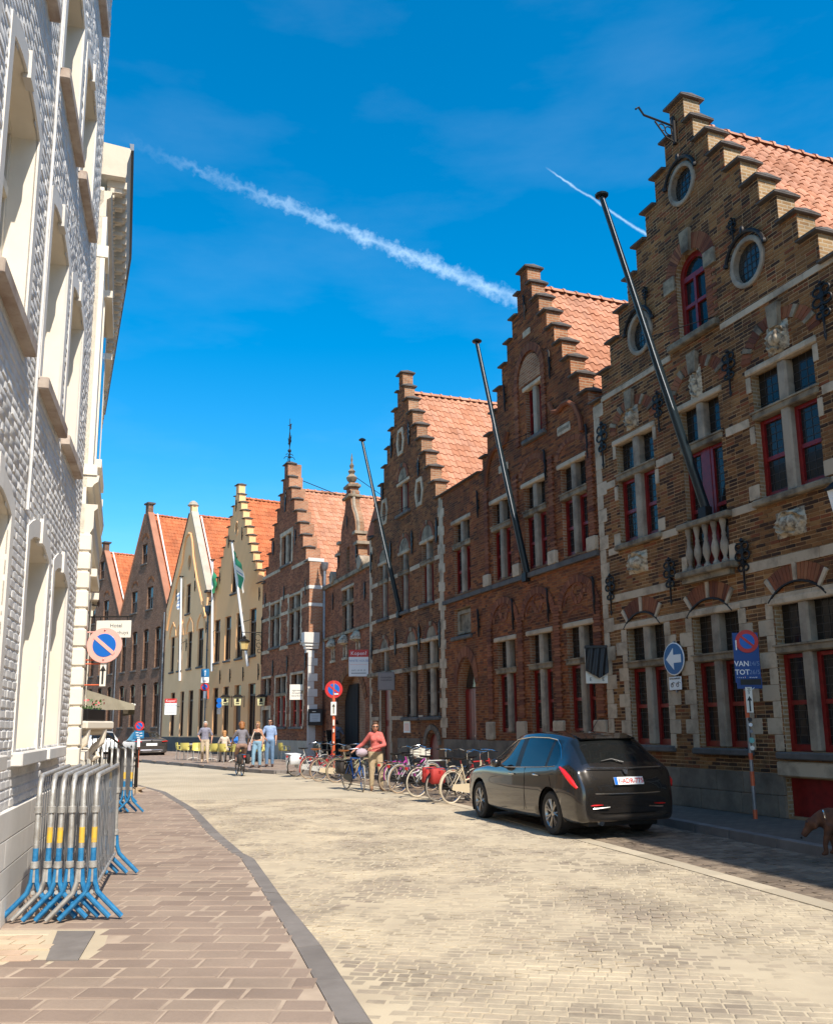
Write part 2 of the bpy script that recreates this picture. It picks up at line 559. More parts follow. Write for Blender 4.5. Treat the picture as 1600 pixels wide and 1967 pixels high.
def arched(u0, u1, z0, zs, rise=None, n=12, pointed=False):
    """rectangle up to the springing zs, then an arch"""
    c, h = (u0 + u1) / 2, (u1 - u0) / 2
    rise = h if rise is None else rise
    p = [(u0, z0), (u1, z0)]
    for i in range(n + 1):
        t = i / n
        if pointed:
            x = math.cos(math.pi * t)
            z = rise * (1 - abs(x) ** 1.6) ** 0.75
        else:
            rr = (h * h + rise * rise) / (2 * rise)
            a0 = math.asin(min(1, h / rr))
            if rise > h: a0 = math.pi - a0
            a = a0 - 2 * a0 * t
            x, z = math.sin(a) * rr / h, rise - rr + rr * math.cos(a)
        p.append((c + h * x, zs + z))
    return p


def ellipse(c, z, rx, rz, n=24):
    return [(c + rx * math.cos(2 * math.pi * i / n), z + rz * math.sin(2 * math.pi * i / n)) for i in range(n)]


def scan(polys, z):
    xs = []
    for p in polys:
        k = len(p)
        for i in range(k):
            (a, za), (b, zb) = p[i], p[(i + 1) % k]
            if (za <= z) != (zb <= z):
                xs.append(a + (b - a) * (z - za) / (zb - za))
    xs.sort()
    return [(xs[i], xs[i + 1]) for i in range(0, len(xs) - 1, 2)]


UNIT = {}


def unit_block(mt, bev=0.0):
    """shared mesh: a block 1 x 1 x 1, front at y=0 going back to y=1, x and z centred"""
    k = (mt.name, bev)
    if k not in UNIT:
        UNIT[k] = MB().box(-.5, .5, 0, 1, -.5, .5, bev=bev).mesh('block', mt)
    return UNIT[k]


def lay_bricks(holes_and_outline, z0, z1, course=0.066, bl=0.215, joint=0.011, seed=1, jit=0.0025):
    """list of (u0,u1,z0,z1,proud) for a running bond clipped by outline and openings"""
    rg = random.Random(seed)
    out_ = []
    n = int((z1 - z0) / course)
    for k in range(n):
        za = z0 + k * course
        zm = za + course * .5
        for a, b in scan(holes_and_outline, zm):
            if b - a < 0.04: continue
            x = math.floor(a / bl) * bl - (bl * .5 if k % 2 else 0)
            while x < b:
                l = bl * (0.5 if (k % 2 and rg.random() < .22) else 1.0)
                ua, ub = max(a, x + joint * .5), min(b, x + l - joint * .5)
                if ub - ua > 0.025:
                    out_.append((ua, ub, za + joint * .5 + rg.uniform(-1, 1) * .001, za + course - joint * .5 + rg.uniform(-1, 1) * .001, rg.uniform(-jit, jit)))
                x += l
    return out_


def bricks_mesh(bl, proud):
    mb = MB()
    for u0, u1, z0, z1, j in bl:
        y = -(proud + j)
        i = .004
        mb.add([(u0, 0, z0), (u1, 0, z0), (u1, 0, z1), (u0, 0, z1), (u0 + i, y, z0 + i), (u1 - i, y, z0 + i), (u1 - i, y, z1 - i), (u0 + i, y, z1 - i)],
               [(4, 5, 6, 7), (0, 1, 5, 4), (1, 2, 6, 5), (2, 3, 7, 6), (3, 0, 4, 7)])
    return mb


class House:
    def __init__(s, fr, u0, name, label, cat='house', group=None, base_y=0.0):
        s.fr, s.u0, s.yb = fr, u0, base_y
        s.off = (u0, 0, 0)
        s.e = empty(name, fr.w(u0, base_y), fr.rz, label, cat, group)
        s.holes = []

    def part(s, name, mb, mt, parent=None, smooth=False, ang=40, label=None):
        o = mb.build(name, mt, parent or s.e, smooth, ang, s.off)
        if label: o['label'] = label
        return o

    def block(s, name, u0, u1, z0, z1, proud, mt, parent=None, bev=0.06, back=0.03):
        return inst(name, unit_block(mt, bev), parent or s.e, ((u0 + u1) / 2 - s.u0, -proud, (z0 + z1) / 2), (0, 0, 0), (u1 - u0, proud + back, z1 - z0))

    # wall slab with its openings, bricks on the face
    def wall(s, outline, mats, brick=None, course=0.066, bl=0.215, joint=.011, z0=0.05, proud=0.008, thick=0.38, rev=0.24, single=0, seed=1, near=None, zmin_brick=None):
        s.outline = outline
        mb = MB()
        mb.prism(outline, 0, thick, 0, s.holes, 1, back=True)
        # cut reveal depth: interior closed by a dark plane behind every opening
        w = s.part('wall', mb, mats)
        s.w = w
        if brick:
            zt = max(p[1] for p in outline)
            bl_ = lay_bricks([outline] + s.holes, zmin_brick if zmin_brick is not None else z0, zt, course, bl, joint, seed=seed)
            if single:
                camu = near
                bl_.sort(key=lambda b_: (b_[0] - camu[0]) ** 2 + (b_[2] - camu[1]) ** 2)
                for b_ in bl_[:single]:
                    inst('brick', unit_block(brick, 0.05), w, ((b_[0] + b_[1]) / 2 - s.u0, -(proud + b_[4] + .001), (b_[2] + b_[3]) / 2), (0, 0, 0), (b_[1] - b_[0], .02, b_[3] - b_[2]))
                bl_ = bl_[single:]
            o = s.part('brickwork', bricks_mesh(bl_, proud), brick, w)
            o['kind'] = 'stuff'
        return w

    def band(s, u0, u1, z0, z1, mt=None, proud=0.03, piece=0.75, name='stone_band'):
        mt = mt or MT['stone']
        n = max(1, round((u1 - u0) / piece))
        for i in range(n):
            a, b = u0 + (u1 - u0) * i / n, u0 + (u1 - u0) * (i + 1) / n
            s.block(name, a + .002, b - .002, z0, z1, proud + rnd.uniform(-.003, .003), mt, bev=.03)

    def quoins(s, u, sgn, z0, z1, h=0.29, wl=0.36, ws=0.22, mt=None, proud=0.026, skip=(), name='quoin_stone'):
        n = max(1, round((z1 - z0) / h))
        h = (z1 - z0) / n
        for i in range(n):
            a = z0 + i * h
            if any(p[0] < a + h * .5 < p[1] for p in skip): continue
            w_ = (wl if i % 2 else ws) * rnd.uniform(.9, 1.1)
            e0, e1 = (u, u + sgn * w_) if sgn > 0 else (u - w_, u)
            s.block(name, e0, e1, a + .003, a + h - .003, proud + rnd.uniform(-.003, .003), mt or MT['stone'], bev=.04)

    def caps(s, lst, y0=-.11, y1=.46, t=.075, mt=None):
        for u0, u1, z in lst:
            mb = MB().box(u0, u1, y0, y1, z, z + t * .55, bev=.01)
            mb.add([(u0, y0, z + t * .55), (u1, y0, z + t * .55), (u1, y1, z + t * .55), (u0, y1, z + t * .55), (u0 + .03, (y0 + y1) / 2, z + t * 1.5), (u1 - .03, (y0 + y1) / 2, z + t * 1.5)],
                   [(0, 1, 5, 4), (2, 3, 4, 5), (1, 2, 5), (3, 0, 4)])
            s.part('coping_stone', mb, mt or MT['slate'])

    def stepped(s, c, uL, uR, zsh, h0, z0, h1, z1, dh, dz, n, ov=.07, y1=.46):
        """outline of a crow-stepped gable and its coping slabs"""
        hs = [h1 + dh * k for k in range(n)]
        zs = [z1 - dz * k for k in range(n)]
        L = [(uL, 0.02), ]
        left = []
        caps = [(c - h0 - ov, c + h0 + ov, z0)]
        # right side going up
        right = [(uR, 0.02), (uR, zsh)]
        for k in range(n - 1, -1, -1):
            right += [(c + hs[k], zsh if k == n - 1 else zs[k + 1]), (c + hs[k], zs[k])]
            left.append((k, c - hs[k]))
            inner = hs[k - 1] if k else h0
            caps.append((c + inner + .001, c + hs[k] + ov, zs[k]))
            caps.append((c - hs[k] - ov, c - inner - .001, zs[k]))
        right += [(c + h0, zs[0]), (c + h0, z0)]
        lft = [(2 * c - u, z) for u, z in right[2:]][::-1]
        poly = right[:] + lft + [(uL, zsh), (uL, 0.02)]
        if uR - (c + hs[-1]) > .03: caps.append((c + hs[-1] + .001, uR, zsh))
        if (c - hs[-1]) - uL > .03: caps.append((uL, c - hs[-1] - .001, zsh))
        # drop repeated points
        res = []
        for p in poly:
            if not res or abs(p[0] - res[-1][0]) + abs(p[1] - res[-1][1]) > 1e-4: res.append(p)
        s.caplist = caps
        return res

    def roof(s, c, zr, half, ze, y0, y1, mt, nobj=0, tw=.25, tl=.31, cols=None, ymax=None, ridge_obj=True):
        """gable roof, ridge running back from the front; pantiles on the slope that faces the viewer"""
        ln = math.hypot(half, zr - ze)
        V = Vector((half / ln, 0, -(zr - ze) / ln))
        N = Vector(((zr - ze) / ln, 0, half / ln))
        O = Vector((c - s.u0, y0, zr))
        rf = MB()
        rf.add([(c, y0, zr - .06), (c, y1, zr - .06), (c + half, y1, ze - .06), (c + half, y0, ze - .06), (c - half, y0, ze - .06), (c - half, y1, ze - .06)],
               [(0, 3, 2, 1), (0, 1, 5, 4), (1, 2, 5), (0, 4, 3)])
        r_ = s.part('roof', rf, mt)
        ym = ymax or y1
        nu, nv = int((ym - y0) / tw), int(ln / tl) + 1
        prof = [(0, .012), (.12, .045), (.30, .055), (.48, .03), (.66, .004), (.84, .0), (1.0, .016)]
        def tile(mb, base, k):
            vs = []
            for e, (lo, dz) in enumerate(((-.04, .012), (tl, .034))):
                for x, h in prof:
                    vs.append(tuple(base + Vector((0, 1, 0)) * (x * tw * 1.03) + V * lo + N * (h + dz)))
            n_ = len(prof)
            for x, h in prof:
                vs.append(tuple(base + Vector((0, 1, 0)) * (x * tw * 1.03) + V * tl + N * (h + .010)))
            mb.add(vs, [(i, i + n_, i + n_ + 1, i + 1) for i in range(n_ - 1)] + [(i + n_, i + 2 * n_, i + 2 * n_ + 1, i + n_ + 1) for i in range(n_ - 1)])
        me = None
        rest = MB()
        cand = [(i, j) for j in range(nv) for i in range(nu)]
        cand.sort(key=lambda q: q[0] + q[1] * .6)
        cnt = 0
        for i, j in cand:
            base = Vector((c - s.u0, y0 + i * tw, zr)) + V * (j * tl)
            if j * tl > ln - .05: continue
            if cnt < nobj:
                if me is None:
                    mb = MB(); tile(mb, Vector((0, 0, 0)), 0)
                    me = mb.mesh('roof_tile', mt, smooth=True, ang=60)
                inst('roof_tile', me, r_, base + N * rnd.uniform(-.004, .006), (0, 0, rnd.uniform(-.012, .012)))
                cnt += 1
            else:
                tile(rest, base + N * rnd.uniform(-.004, .006), 0)
        if rest.v:
            o = rest.build('roof_tiles', mt, r_, True, 60)
            o['kind'] = 'stuff'
        # ridge tiles
        n = int((ym - y0) / .38)
        rm = None
        for i in range(n):
            if rm is None:
                mb = MB()
                vs = []
                for y, rr in ((0, .125), (.36, .125), (.36, .15), (.42, .15)):
                    for k in range(7):
                        a = math.pi * k / 6
                        vs.append((rr * math.cos(a) * 1.15, y, rr * math.sin(a)))
                mb.add(vs, [(q * 7 + k, q * 7 + k + 1, (q + 1) * 7 + k + 1, (q + 1) * 7 + k) for q in range(3) for k in range(6)] + [tuple(range(6, -1, -1))])
                rm = mb.mesh('ridge_tile', mt, smooth=True)
            inst('ridge_tile', rm, r_, (c - s.u0, y0 + i * .38, zr - .02), (0, 0, rnd.uniform(-.03, .03)))
        return r_

    def body(s, uL, uR, ze, mt, depth=9.0, y0=.38):
        mb = MB()
        mb.box(uL + .03, uR - .03, y0 - .02, depth, 0.02, ze)
        s.part('side_wall', mb, mt)

    # windows -------------------------------------------------------------
    def cross(s, u0, u1, zb, zl, zt, um=None, mw=.20, red='red', d=.16, lead=(.16, .14), sill=True, sill_mt=None, lintel=True, jamb=None, upper='glass', hole=True, sillz=None, trans=True, glass='glass', lower_frames=True, door=False):
        """stone cross window: mullion, transom, leaded lights above, painted casements below"""
        if hole: s.holes.append(rect(u0, u1, zb, zl))
        um = (u0 + u1) / 2 if um is None else um
        st = MT['stone']
        fm = MB()
        lm = MB()
        gm = []
        y = d
        for a, b in ((u0, um - mw / 2), (um + mw / 2, u1)):
            if b - a < .08: continue
            if trans:
                gm.append((a, b, zt + .08, zl, 'glass_upper'))
            f = .075
            zz1 = zt - .08 if trans else zl
            if lower_frames:
                fm.box(a, a + f, y - .05, y + .03, zb, zz1); fm.box(b - f, b, y - .05, y + .03, zb, zz1)
                fm.box(a + f, b - f, y - .045, y + .03, zb, zb + f * 1.5); fm.box(a + f, b - f, y - .045, y + .03, zz1 - f * .8, zz1)
                zm = zb + (zz1 - zb) * .5
                fm.box(a + f, b - f, y - .04, y + .03, zm - .035, zm + .035)
            gm.append((a, b, zb, zz1, 'glass'))
        fr_ = s.part('window', fm if fm.v else MB().box(u0, u0 + .02, y - .01, y + .03, zb, zl), MT[red])
        for a, b, c_, d_, k in gm:
            g = MB().box(a, b, y, y + .01, c_, d_)
            s.part('pane', g, MT[upper if k == 'glass_upper' else glass], fr_)
            if lead:
                nx, nz = max(1, round((b - a) / lead[0])), max(1, round((d_ - c_) / lead[1]))
                for i in range(1, nx):
                    x = a + (b - a) * i / nx
                    lm.box(x - .005, x + .005, y - .006, y - .001, c_, d_)
                for i in range(1, nz):
                    z = c_ + (d_ - c_) * i / nz
                    lm.box(a, b, y - .007, y - .0015, z - .005, z + .005)
        if lm.v: s.part('leading', lm, MT['lead'], fr_)
        # stone cross
        mm = MB().box(um - mw / 2, um + mw / 2, -.005, y + .05, zt if door else zb, zl, bev=.03)
        if door: s.part('door_post', MB().box(um - mw / 2, um + mw / 2, y - .06, y + .04, zb, zt - .07), MT[red], fr_)
        s.part('mullion', mm, MT['mullion'], fr_)
        if trans:
            tm = MB().box(u0 - .04, u1 + .04, -.035, y + .04, zt - .07, zt + .06, bev=.02)
            tm.box(u0 - .06, u1 + .06, -.055, 0.0, zt + .045, zt + .075)
            s.part('transom', tm, MT['stone_dark'], fr_)
        if lintel:
            s.part('lintel', MB().box(u0 - .12, u1 + .1, -.045, .1, zl - .02, zl + .10, bev=.02), st, fr_)
        if sill:
            z = zb if sillz is None else sillz
            sm = MB().box(u0 - .14, u1 + .14, -.11, .12, z - .12, z - .005, bev=.02)
            s.part('sill', sm, sill_mt or MT['blue'], fr_)
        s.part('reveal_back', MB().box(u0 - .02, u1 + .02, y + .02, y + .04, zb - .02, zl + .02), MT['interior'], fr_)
        return fr_

    def arch_bricks(s, c, zs, rin, rout, a0, a1, n, mt=None, proud=.014, name='brick_arch', sq=1.0, stones=(), smt=None):
        mb = MB(); sb = MB()
        for i in range(n):
            t0 = a0 + (a1 - a0) * (i + .06) / n
            t1 = a0 + (a1 - a0) * (i + .94) / n
            p = [(c + r_ * math.cos(R(t)), zs + r_ * math.sin(R(t)) * sq) for r_, t in ((rin, t0), (rout, t0), (rout, t1), (rin, t1))]
            area = sum(p[q][0] * p[(q + 1) % 4][1] - p[(q + 1) % 4][0] * p[q][1] for q in range(4))
            if area < 0: p = p[::-1]
            st = any(abs(i - q) < .6 for q in stones)
            (sb if st else mb).prism(p, -(proud + (.03 if st else rnd.uniform(0, .004))), .02, back=False)
        o = s.part(name, mb, mt or MT['arch_brick'])
        o['kind'] = 'stuff'
        if sb.v: s.part('voussoir_stone', sb, smt or MT['stone_dark'])['kind'] = 'stuff'
        return o

    def ring(s, c, z, rx, rz, t, mt, proud=.05, back=.22, name='stone_ring', n=28):
        mb = MB()
        prof = [(0, .1), (0, -proud), (.25, -proud - .015), (.7, -proud - .015), (1, -proud), (1.0, back)]
        vs = []
        for q, y in prof:
            for k in range(n):
                a = 2 * math.pi * k / n
                vs.append((c + (rx - t * q) * math.cos(a), y, z + (rz - t * q) * math.sin(a)))
        mb.add(vs, [(i * n + k, (i + 1) * n + k, (i + 1) * n + (k + 1) % n, i * n + (k + 1) % n) for i in range(len(prof) - 1) for k in range(n)])
        return s.part(name, mb, mt, smooth=True, ang=35)

    def anchors(s, lst, mesh):
        for u, zt_, zb_ in lst:
            inst('wall_anchor', mesh, s.e, (u - s.u0, 0, (zt_ + zb_) / 2), (0, 0, 0), ((zt_ - zb_) / .8, 1, (zt_ - zb_) / .8))

    def pipe(s, u, z0, z1, y=-.09, r=.045, mt=None):
        mb = MB().tube([(u, y, z0), (u, y, z1)], r, 8)
        z = z0 + .8
        while z < z1:
            mb.tube([(u, y, z), (u, y, z + .05)], r * 1.25, 8)
            mb.box(u - .015, u + .015, y, .0, z + .01, z + .04)
            z += 1.7
        return s.part('downpipe', mb, mt or MT['zinc'], smooth=True)


# wrought iron wall anchors (0.8 m tall, scaled): two kinds
def anchor_fancy():
    mb = MB()
    mb.tube([(0, -.05, -.40), (0, -.05, .40)], [.004, .02, ][:1] * 2 if False else .018, 6)
    for z, r_ in ((.27, .075), (.12, .085), (-.08, .06)):
        for sg in (-1, 1):
            pts = []
            for k in range(11):
                a = math.pi * 2 * k / 11
                pts.append((sg * (r_ + r_ * math.cos(a) * .95), -.05, z + r_ * .8 * math.sin(a)))
            mb.tube(pts, .017, 5, closed=True)
    mb.lathe([(.0, -.03), (.045, 0), (.0, .07)], (0, -.05, .36), 6)
    mb.lathe([(.0, -.12), (.03, -.03), (.0, .03)], (0, -.05, -.36), 6)
    mb.box(-.05, .05, -.07, .0, .16, .22); mb.box(-.04, .04, -.07, 0, -.02, .03)
    return mb.mesh('wall_anchor', MT['iron'], smooth=True)


def anchor_slim():
    mb = MB()
    prof = [(.008, -.40), (.05, -.28), (.03, -.2), (.085, -.08), (.04, 0), (.085, .09), (.035, .2), (.06, .27), (.012, .36), (.004, .41)]
    poly = [(r_, z) for r_, z in prof] + [(-r_, z) for r_, z in prof[::-1]]
    mb.prism(poly, -.06, -.03)
    mb.box(-.02, .02, -.03, .0, -.02, .04)
    return mb.mesh('wall_anchor', MT['iron'])


def anchor_bar():
    mb = MB()
    mb.tube([(-.10, -.05, .40), (-.03, -.05, .40), (0, -.05, .33), (0, -.05, .1), (.03, -.05, -.1), (0, -.05, -.2), (.015, -.05, -.4)], [.012, .02, .03, .032, .034, .03, .02], 6)
    mb.box(-.04, .04, -.06, 0, .08, .12); mb.box(-.04, .05, -.06, 0, -.14, -.09)
    return mb.mesh('wall_anchor', MT['iron'], smooth=True)


AF, AS, AB = anchor_fancy(), anchor_slim(), anchor_bar()


def relief(seed, w, h, kind='cartouche', n=30):
    """carved relief: an oval shield framed by scrolls, as a height field with a plinth"""
    rg = random.Random(seed)
    def hf(x, z):
        r_ = math.hypot(x / .55, z / .62)
        v = .055 * max(0, 1 - r_ ** 4) ** .5 if r_ < 1 else 0
        a = math.atan2(z, x)
        ro = math.hypot(x, z)
        curl = .5 + .5 * math.sin(a * 9 + ro * 26)
        rim = max(0, 1 - abs(ro - .80 - .09 * math.sin(a * 4)) / .22)
        v = max(v, rim * (.03 + .06 * curl))
        if kind == 'shields':
            for sx in (-.24, .24):
                q = math.hypot((x - sx) / .22, (z + .0) / .48)
                if q < 1: v = max(v, .06 + .05 * (1 - q * q) ** .5)
        if kind == 'figure':
            q = math.hypot(x / .26, z / .8)
            v = max(v if ro > .75 else .02, .1 * max(0, 1 - q * q) ** .5 + .015 * math.sin(z * 22))
        return v
    mb = MB()
    vs, fs = [], []
    for j in range(n + 1):
        for i in range(n + 1):
            x, z = -1 + 2 * i / n, -1 + 2 * j / n
            # superellipse outline with wobble
            a = math.atan2(z, x)
            k = 1 - .06 * (.5 + .5 * math.sin(a * 6 + seed))
            y = hf(x, z) * min(w, h) * 2.6
            edge = max(abs(x), abs(z)) > .999
            vs.append((x * k * w / 2, .01 if edge else -y - .015, z * k * h / 2))
    for j in range(n):
        for i in range(n):
            q = j * (n + 1) + i
            fs.append((q, q + 1, q + n + 2, q + n + 1))
    mb.add(vs, fs)
    return mb.mesh('carved_relief', MT['carved'], smooth=True, ang=70)

# ---------------------------------------------------------------- ground, road, pavements
def inpoly(x, y, P):
    c = False
    k = len(P)
    for i in range(k):
        x1, y1 = P[i]; x2, y2 = P[(i + 1) % k]
        if (y1 > y) != (y2 > y) and x < (x2 - x1) * (y - y1) / (y2 - y1) + x1: c = not c
    return c


def sheet(name, poly, z, mt, kind='structure', thick=0.0):
    mb = MB()
    tris = tessellate_polygon([[Vector((p[0], p[1], 0)) for p in poly]])
    fs = []
    for t in tris:
        a, b, c = (poly[i] for i in t)
        fs.append(tuple(t) if (b[0] - a[0]) * (c[1] - a[1]) - (b[1] - a[1]) * (c[0] - a[0]) > 0 else (t[0], t[2], t[1]))
    mb.add([(p[0], p[1], z) for p in poly], fs)
    if thick:
        k = len(poly)
        ar = sum(poly[i][0] * poly[(i + 1) % k][1] - poly[(i + 1) % k][0] * poly[i][1] for i in range(k))
        P = poly if ar > 0 else poly[::-1]
        mb.add([(p[0], p[1], z) for p in P] + [(p[0], p[1], z - thick) for p in P], [(i, k + i, k + (i + 1) % k, (i + 1) % k) for i in range(k)])
    return tag(mb.build(name, mt), kind=kind)


def sett_tex(name, c1, c2, mortar, bw, rh, ms, rot, grime=(.8, 1.1)):
    m_, t, b = new_mat(name)
    mp = t.n('ShaderNodeMapping', i_Vector=wpos(t), i_Rotation=(0, 0, rot)).outputs[0]
    nz = t.n('ShaderNodeTexNoise', i_Vector=mp, i_Scale=6.0).outputs[1]
    mp = t.n('ShaderNodeVectorMath', operation='MULTIPLY_ADD', i_0=nz, i_1=(.03, .03, 0), i_2=mp).outputs[0]
    br = t.n('ShaderNodeTexBrick', i_Vector=mp, i_Color1=tuple(c1) + (1,), i_Color2=tuple(c2) + (1,), i_Mortar=tuple(mortar) + (1,), i_Scale=1.0, i_Mortar_Size=ms, i_Mortar_Smooth=.3, i_Brick_Width=bw, i_Row_Height=rh)
    g = t.n('ShaderNodeMapRange', i_0=noise(t, .55, 5.0, .6), i_1=.3, i_2=.7, i_3=grime[0], i_4=grime[1]).outputs[0]
    c = t.mix(1.0, br.outputs[0], t.n('ShaderNodeCombineColor', i_0=g, i_1=g, i_2=g).outputs[0], 'MULTIPLY')
    setin(t, b, 'Base Color', c)
    setin(t, b, 'Roughness', .85)
    setin(t, b, 'Specular IOR Level', .25)
    bump(t, b, t.math('ADD', t.math('MULTIPLY', br.outputs['Fac'], -1.0), t.math('MULTIPLY', noise(t, 40.0), .5)), .5, .01)
    return m_


MT['ground'] = plain('packed_earth', (.22, .19, .15), .95, var=.3, scale=1)
MT['road'] = sett_tex('road_setts', (.42, .355, .26), (.47, .40, .29), (.51, .435, .315), .135, .10, .012, R(-14))
MT['sand'] = plain('sandy_joint', (.50, .42, .295), .95, c2=(.40, .33, .235), scale=1.6, bmp=.3, bscale=120)
MT['paver_sand'] = plain('paver_joint', (.42, .33, .25), .95, c2=(.30, .23, .175), scale=3.0)
MT['sett'] = piece_mat('road_sett', [(0, (.28, .23, .175)), (.35, (.35, .29, .215)), (.7, (.40, .335, .245)), (1, (.36, .29, .22))], rough=.7, grime=(.80, 1.12), gscale=.7, bmp=.5, bscale=70, dirt=((.52, .435, .305), .9, .42, .62, .9))
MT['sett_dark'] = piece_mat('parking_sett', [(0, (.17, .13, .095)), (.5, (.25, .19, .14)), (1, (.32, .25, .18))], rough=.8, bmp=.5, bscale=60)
MT['paver'] = piece_mat('paver_brown', [(0, (.255, .19, .15)), (.3, (.305, .23, .18)), (.65, (.33, .25, .195)), (.9, (.36, .28, .215)), (1, (.28, .205, .16))], rough=.8, grime=(.76, 1.12), gscale=.8, bmp=.4, bscale=60)
MT['paver_tex'] = sett_tex('pavement_pavers', (.33, .25, .19), (.39, .30, .225), (.48, .40, .29), .33, .215, .012, R(-3))
MT['paver_pale'] = piece_mat('paver_pale', [(0, (.60, .46, .32)), (.5, (.66, .54, .38)), (1, (.58, .40, .29))], rough=.8)
MT['kerb'] = stone_mat('blue_grey_kerbstone', (.20, .18, .165), (.12, .105, .095), scale=3.0, lo=.4, hi=.7, amt=.7)
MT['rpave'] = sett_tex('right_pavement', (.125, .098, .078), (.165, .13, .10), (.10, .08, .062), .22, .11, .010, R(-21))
MT['gutterstone'] = stone_mat('pale_gutter_strip', (.46, .39, .285), (.34, .285, .21), scale=2.0, lo=.4, hi=.8, amt=.6)

g = MB().add([(-900, -300, -.09), (900, -300, -.09), (900, 1500, -.09), (-900, 1500, -.09)], [(0, 1, 2, 3)]).build('ground', MT['ground'])
tag(g, kind='structure')

LK_OUT = [(.55, 1.5), (.2, 3.2), (-.24, 4.98), (-.68, 6.66), (-1.28, 8.67), (-1.92, 10.94), (-2.13, 11.39), (-2.92, 13.64), (-4.11, 17.27), (-6.06, 22.23), (-7.45, 24.84), (-10, 28.6), (-13.5, 33.5), (-21, 43), (-34, 57)]
LK_IN = [(.36, 1.5), (.0, 3.2), (-.43, 4.98), (-.86, 6.60), (-1.46, 8.75), (-2.12, 11.05), (-2.33, 11.5), (-3.10, 13.60), (-4.29, 17.25), (-6.24, 22.25), (-7.64, 25.0), (-10.2, 28.8), (-13.7, 33.7), (-21.2, 43.2), (-34.2, 57.2)]


def fo(u, o):
    p = FF.w(u, -o)
    return (p.x, p.y)


STRIP = [fo(9.5, 4.75), fo(5.1, 4.25), fo(2.46, 3.92), fo(.28, 3.72), fo(-5.2, 3.05), fo(-10.6, 2.72), fo(-16.8, 2.95), fo(-20.2, 3.5)]
FARK = [(-4.9, 32.0), (-6.15, 33.58), (-7.59, 35.87), (-9.59, 39.08), (-11.83, 42.3), (-17, 50.2), (-24, 59), (-40, 74)]
road_poly = LK_OUT + [(-46, 66)] + FARK[::-1] + STRIP[::-1] + [fo(14, 5.2)]
road = sheet('road', road_poly, -.005, MT['road'])
LWALL = [(-3.33 + .255 * 7, 7.54 - .967 * 7), (-3.33 + .2554 * 0, 7.54), (-4.36, 11.38), (-8.4, 24.0), (-11.5, 29.5), (-15, 34.5), (-22.5, 44.2), (-35.5, 58.2)]
LWALL2 = [(p[0] - .6, p[1] - .1) for p in LWALL]
pav = sheet('left_pavement', [LWALL2[0]] + LK_IN + LWALL2[::-1][:-1], .088, MT['paver_tex'], thick=.15)

# kerb stones of the left pavement
def along(P, step):
    """points at equal arc length on a polyline"""
    res, acc, nxt = [], 0.0, 0.0
    for (a, b) in zip(P[:-1], P[1:]):
        a, b = Vector(a), Vector(b)
        l = (b - a).length
        while nxt <= acc + l:
            res.append(a + (b - a) * ((nxt - acc) / l))
            nxt += step
        acc += l
    return res


for i in range(2, 13):
    n = max(1, round((Vector(LK_OUT[i + 1]) - Vector(LK_OUT[i])).length / 1.15))
    for k in range(n):
        t0, t1 = k / n, (k + 1) / n
        q = []
        for A, B in ((LK_IN[i], LK_IN[i + 1]), (LK_OUT[i], LK_OUT[i + 1])):
            A, B = Vector(A), Vector(B)
            l = (B - A).length
            q.append((A + (B - A) * (t0 + .004 / l), A + (B - A) * (t1 - .004 / l)))
        (i0, i1), (o0, o1) = q
        z = .104 + rnd.uniform(-.003, .003)
        ins = lambda p, r_, f: p + (r_ - p) * f
        mb = MB()
        P4 = [i0, o0, o1, i1]
        T4 = [ins(i0, o0, .03), ins(o0, i0, .12), ins(o1, i1, .12), ins(i1, o1, .03)]
        mb.add([(p.x, p.y, -.05) for p in P4] + [(p.x, p.y, z - .02) for p in P4] + [(p.x, p.y, z) for p in T4],
               [(0, 1, 5, 4), (1, 2, 6, 5), (2, 3, 7, 6), (3, 0, 4, 7), (4, 5, 9, 8), (5, 6, 10, 9), (6, 7, 11, 10), (7, 4, 8, 11), (8, 9, 10, 11)])
        mb.build('kerb_stone', MT['kerb'], pav)

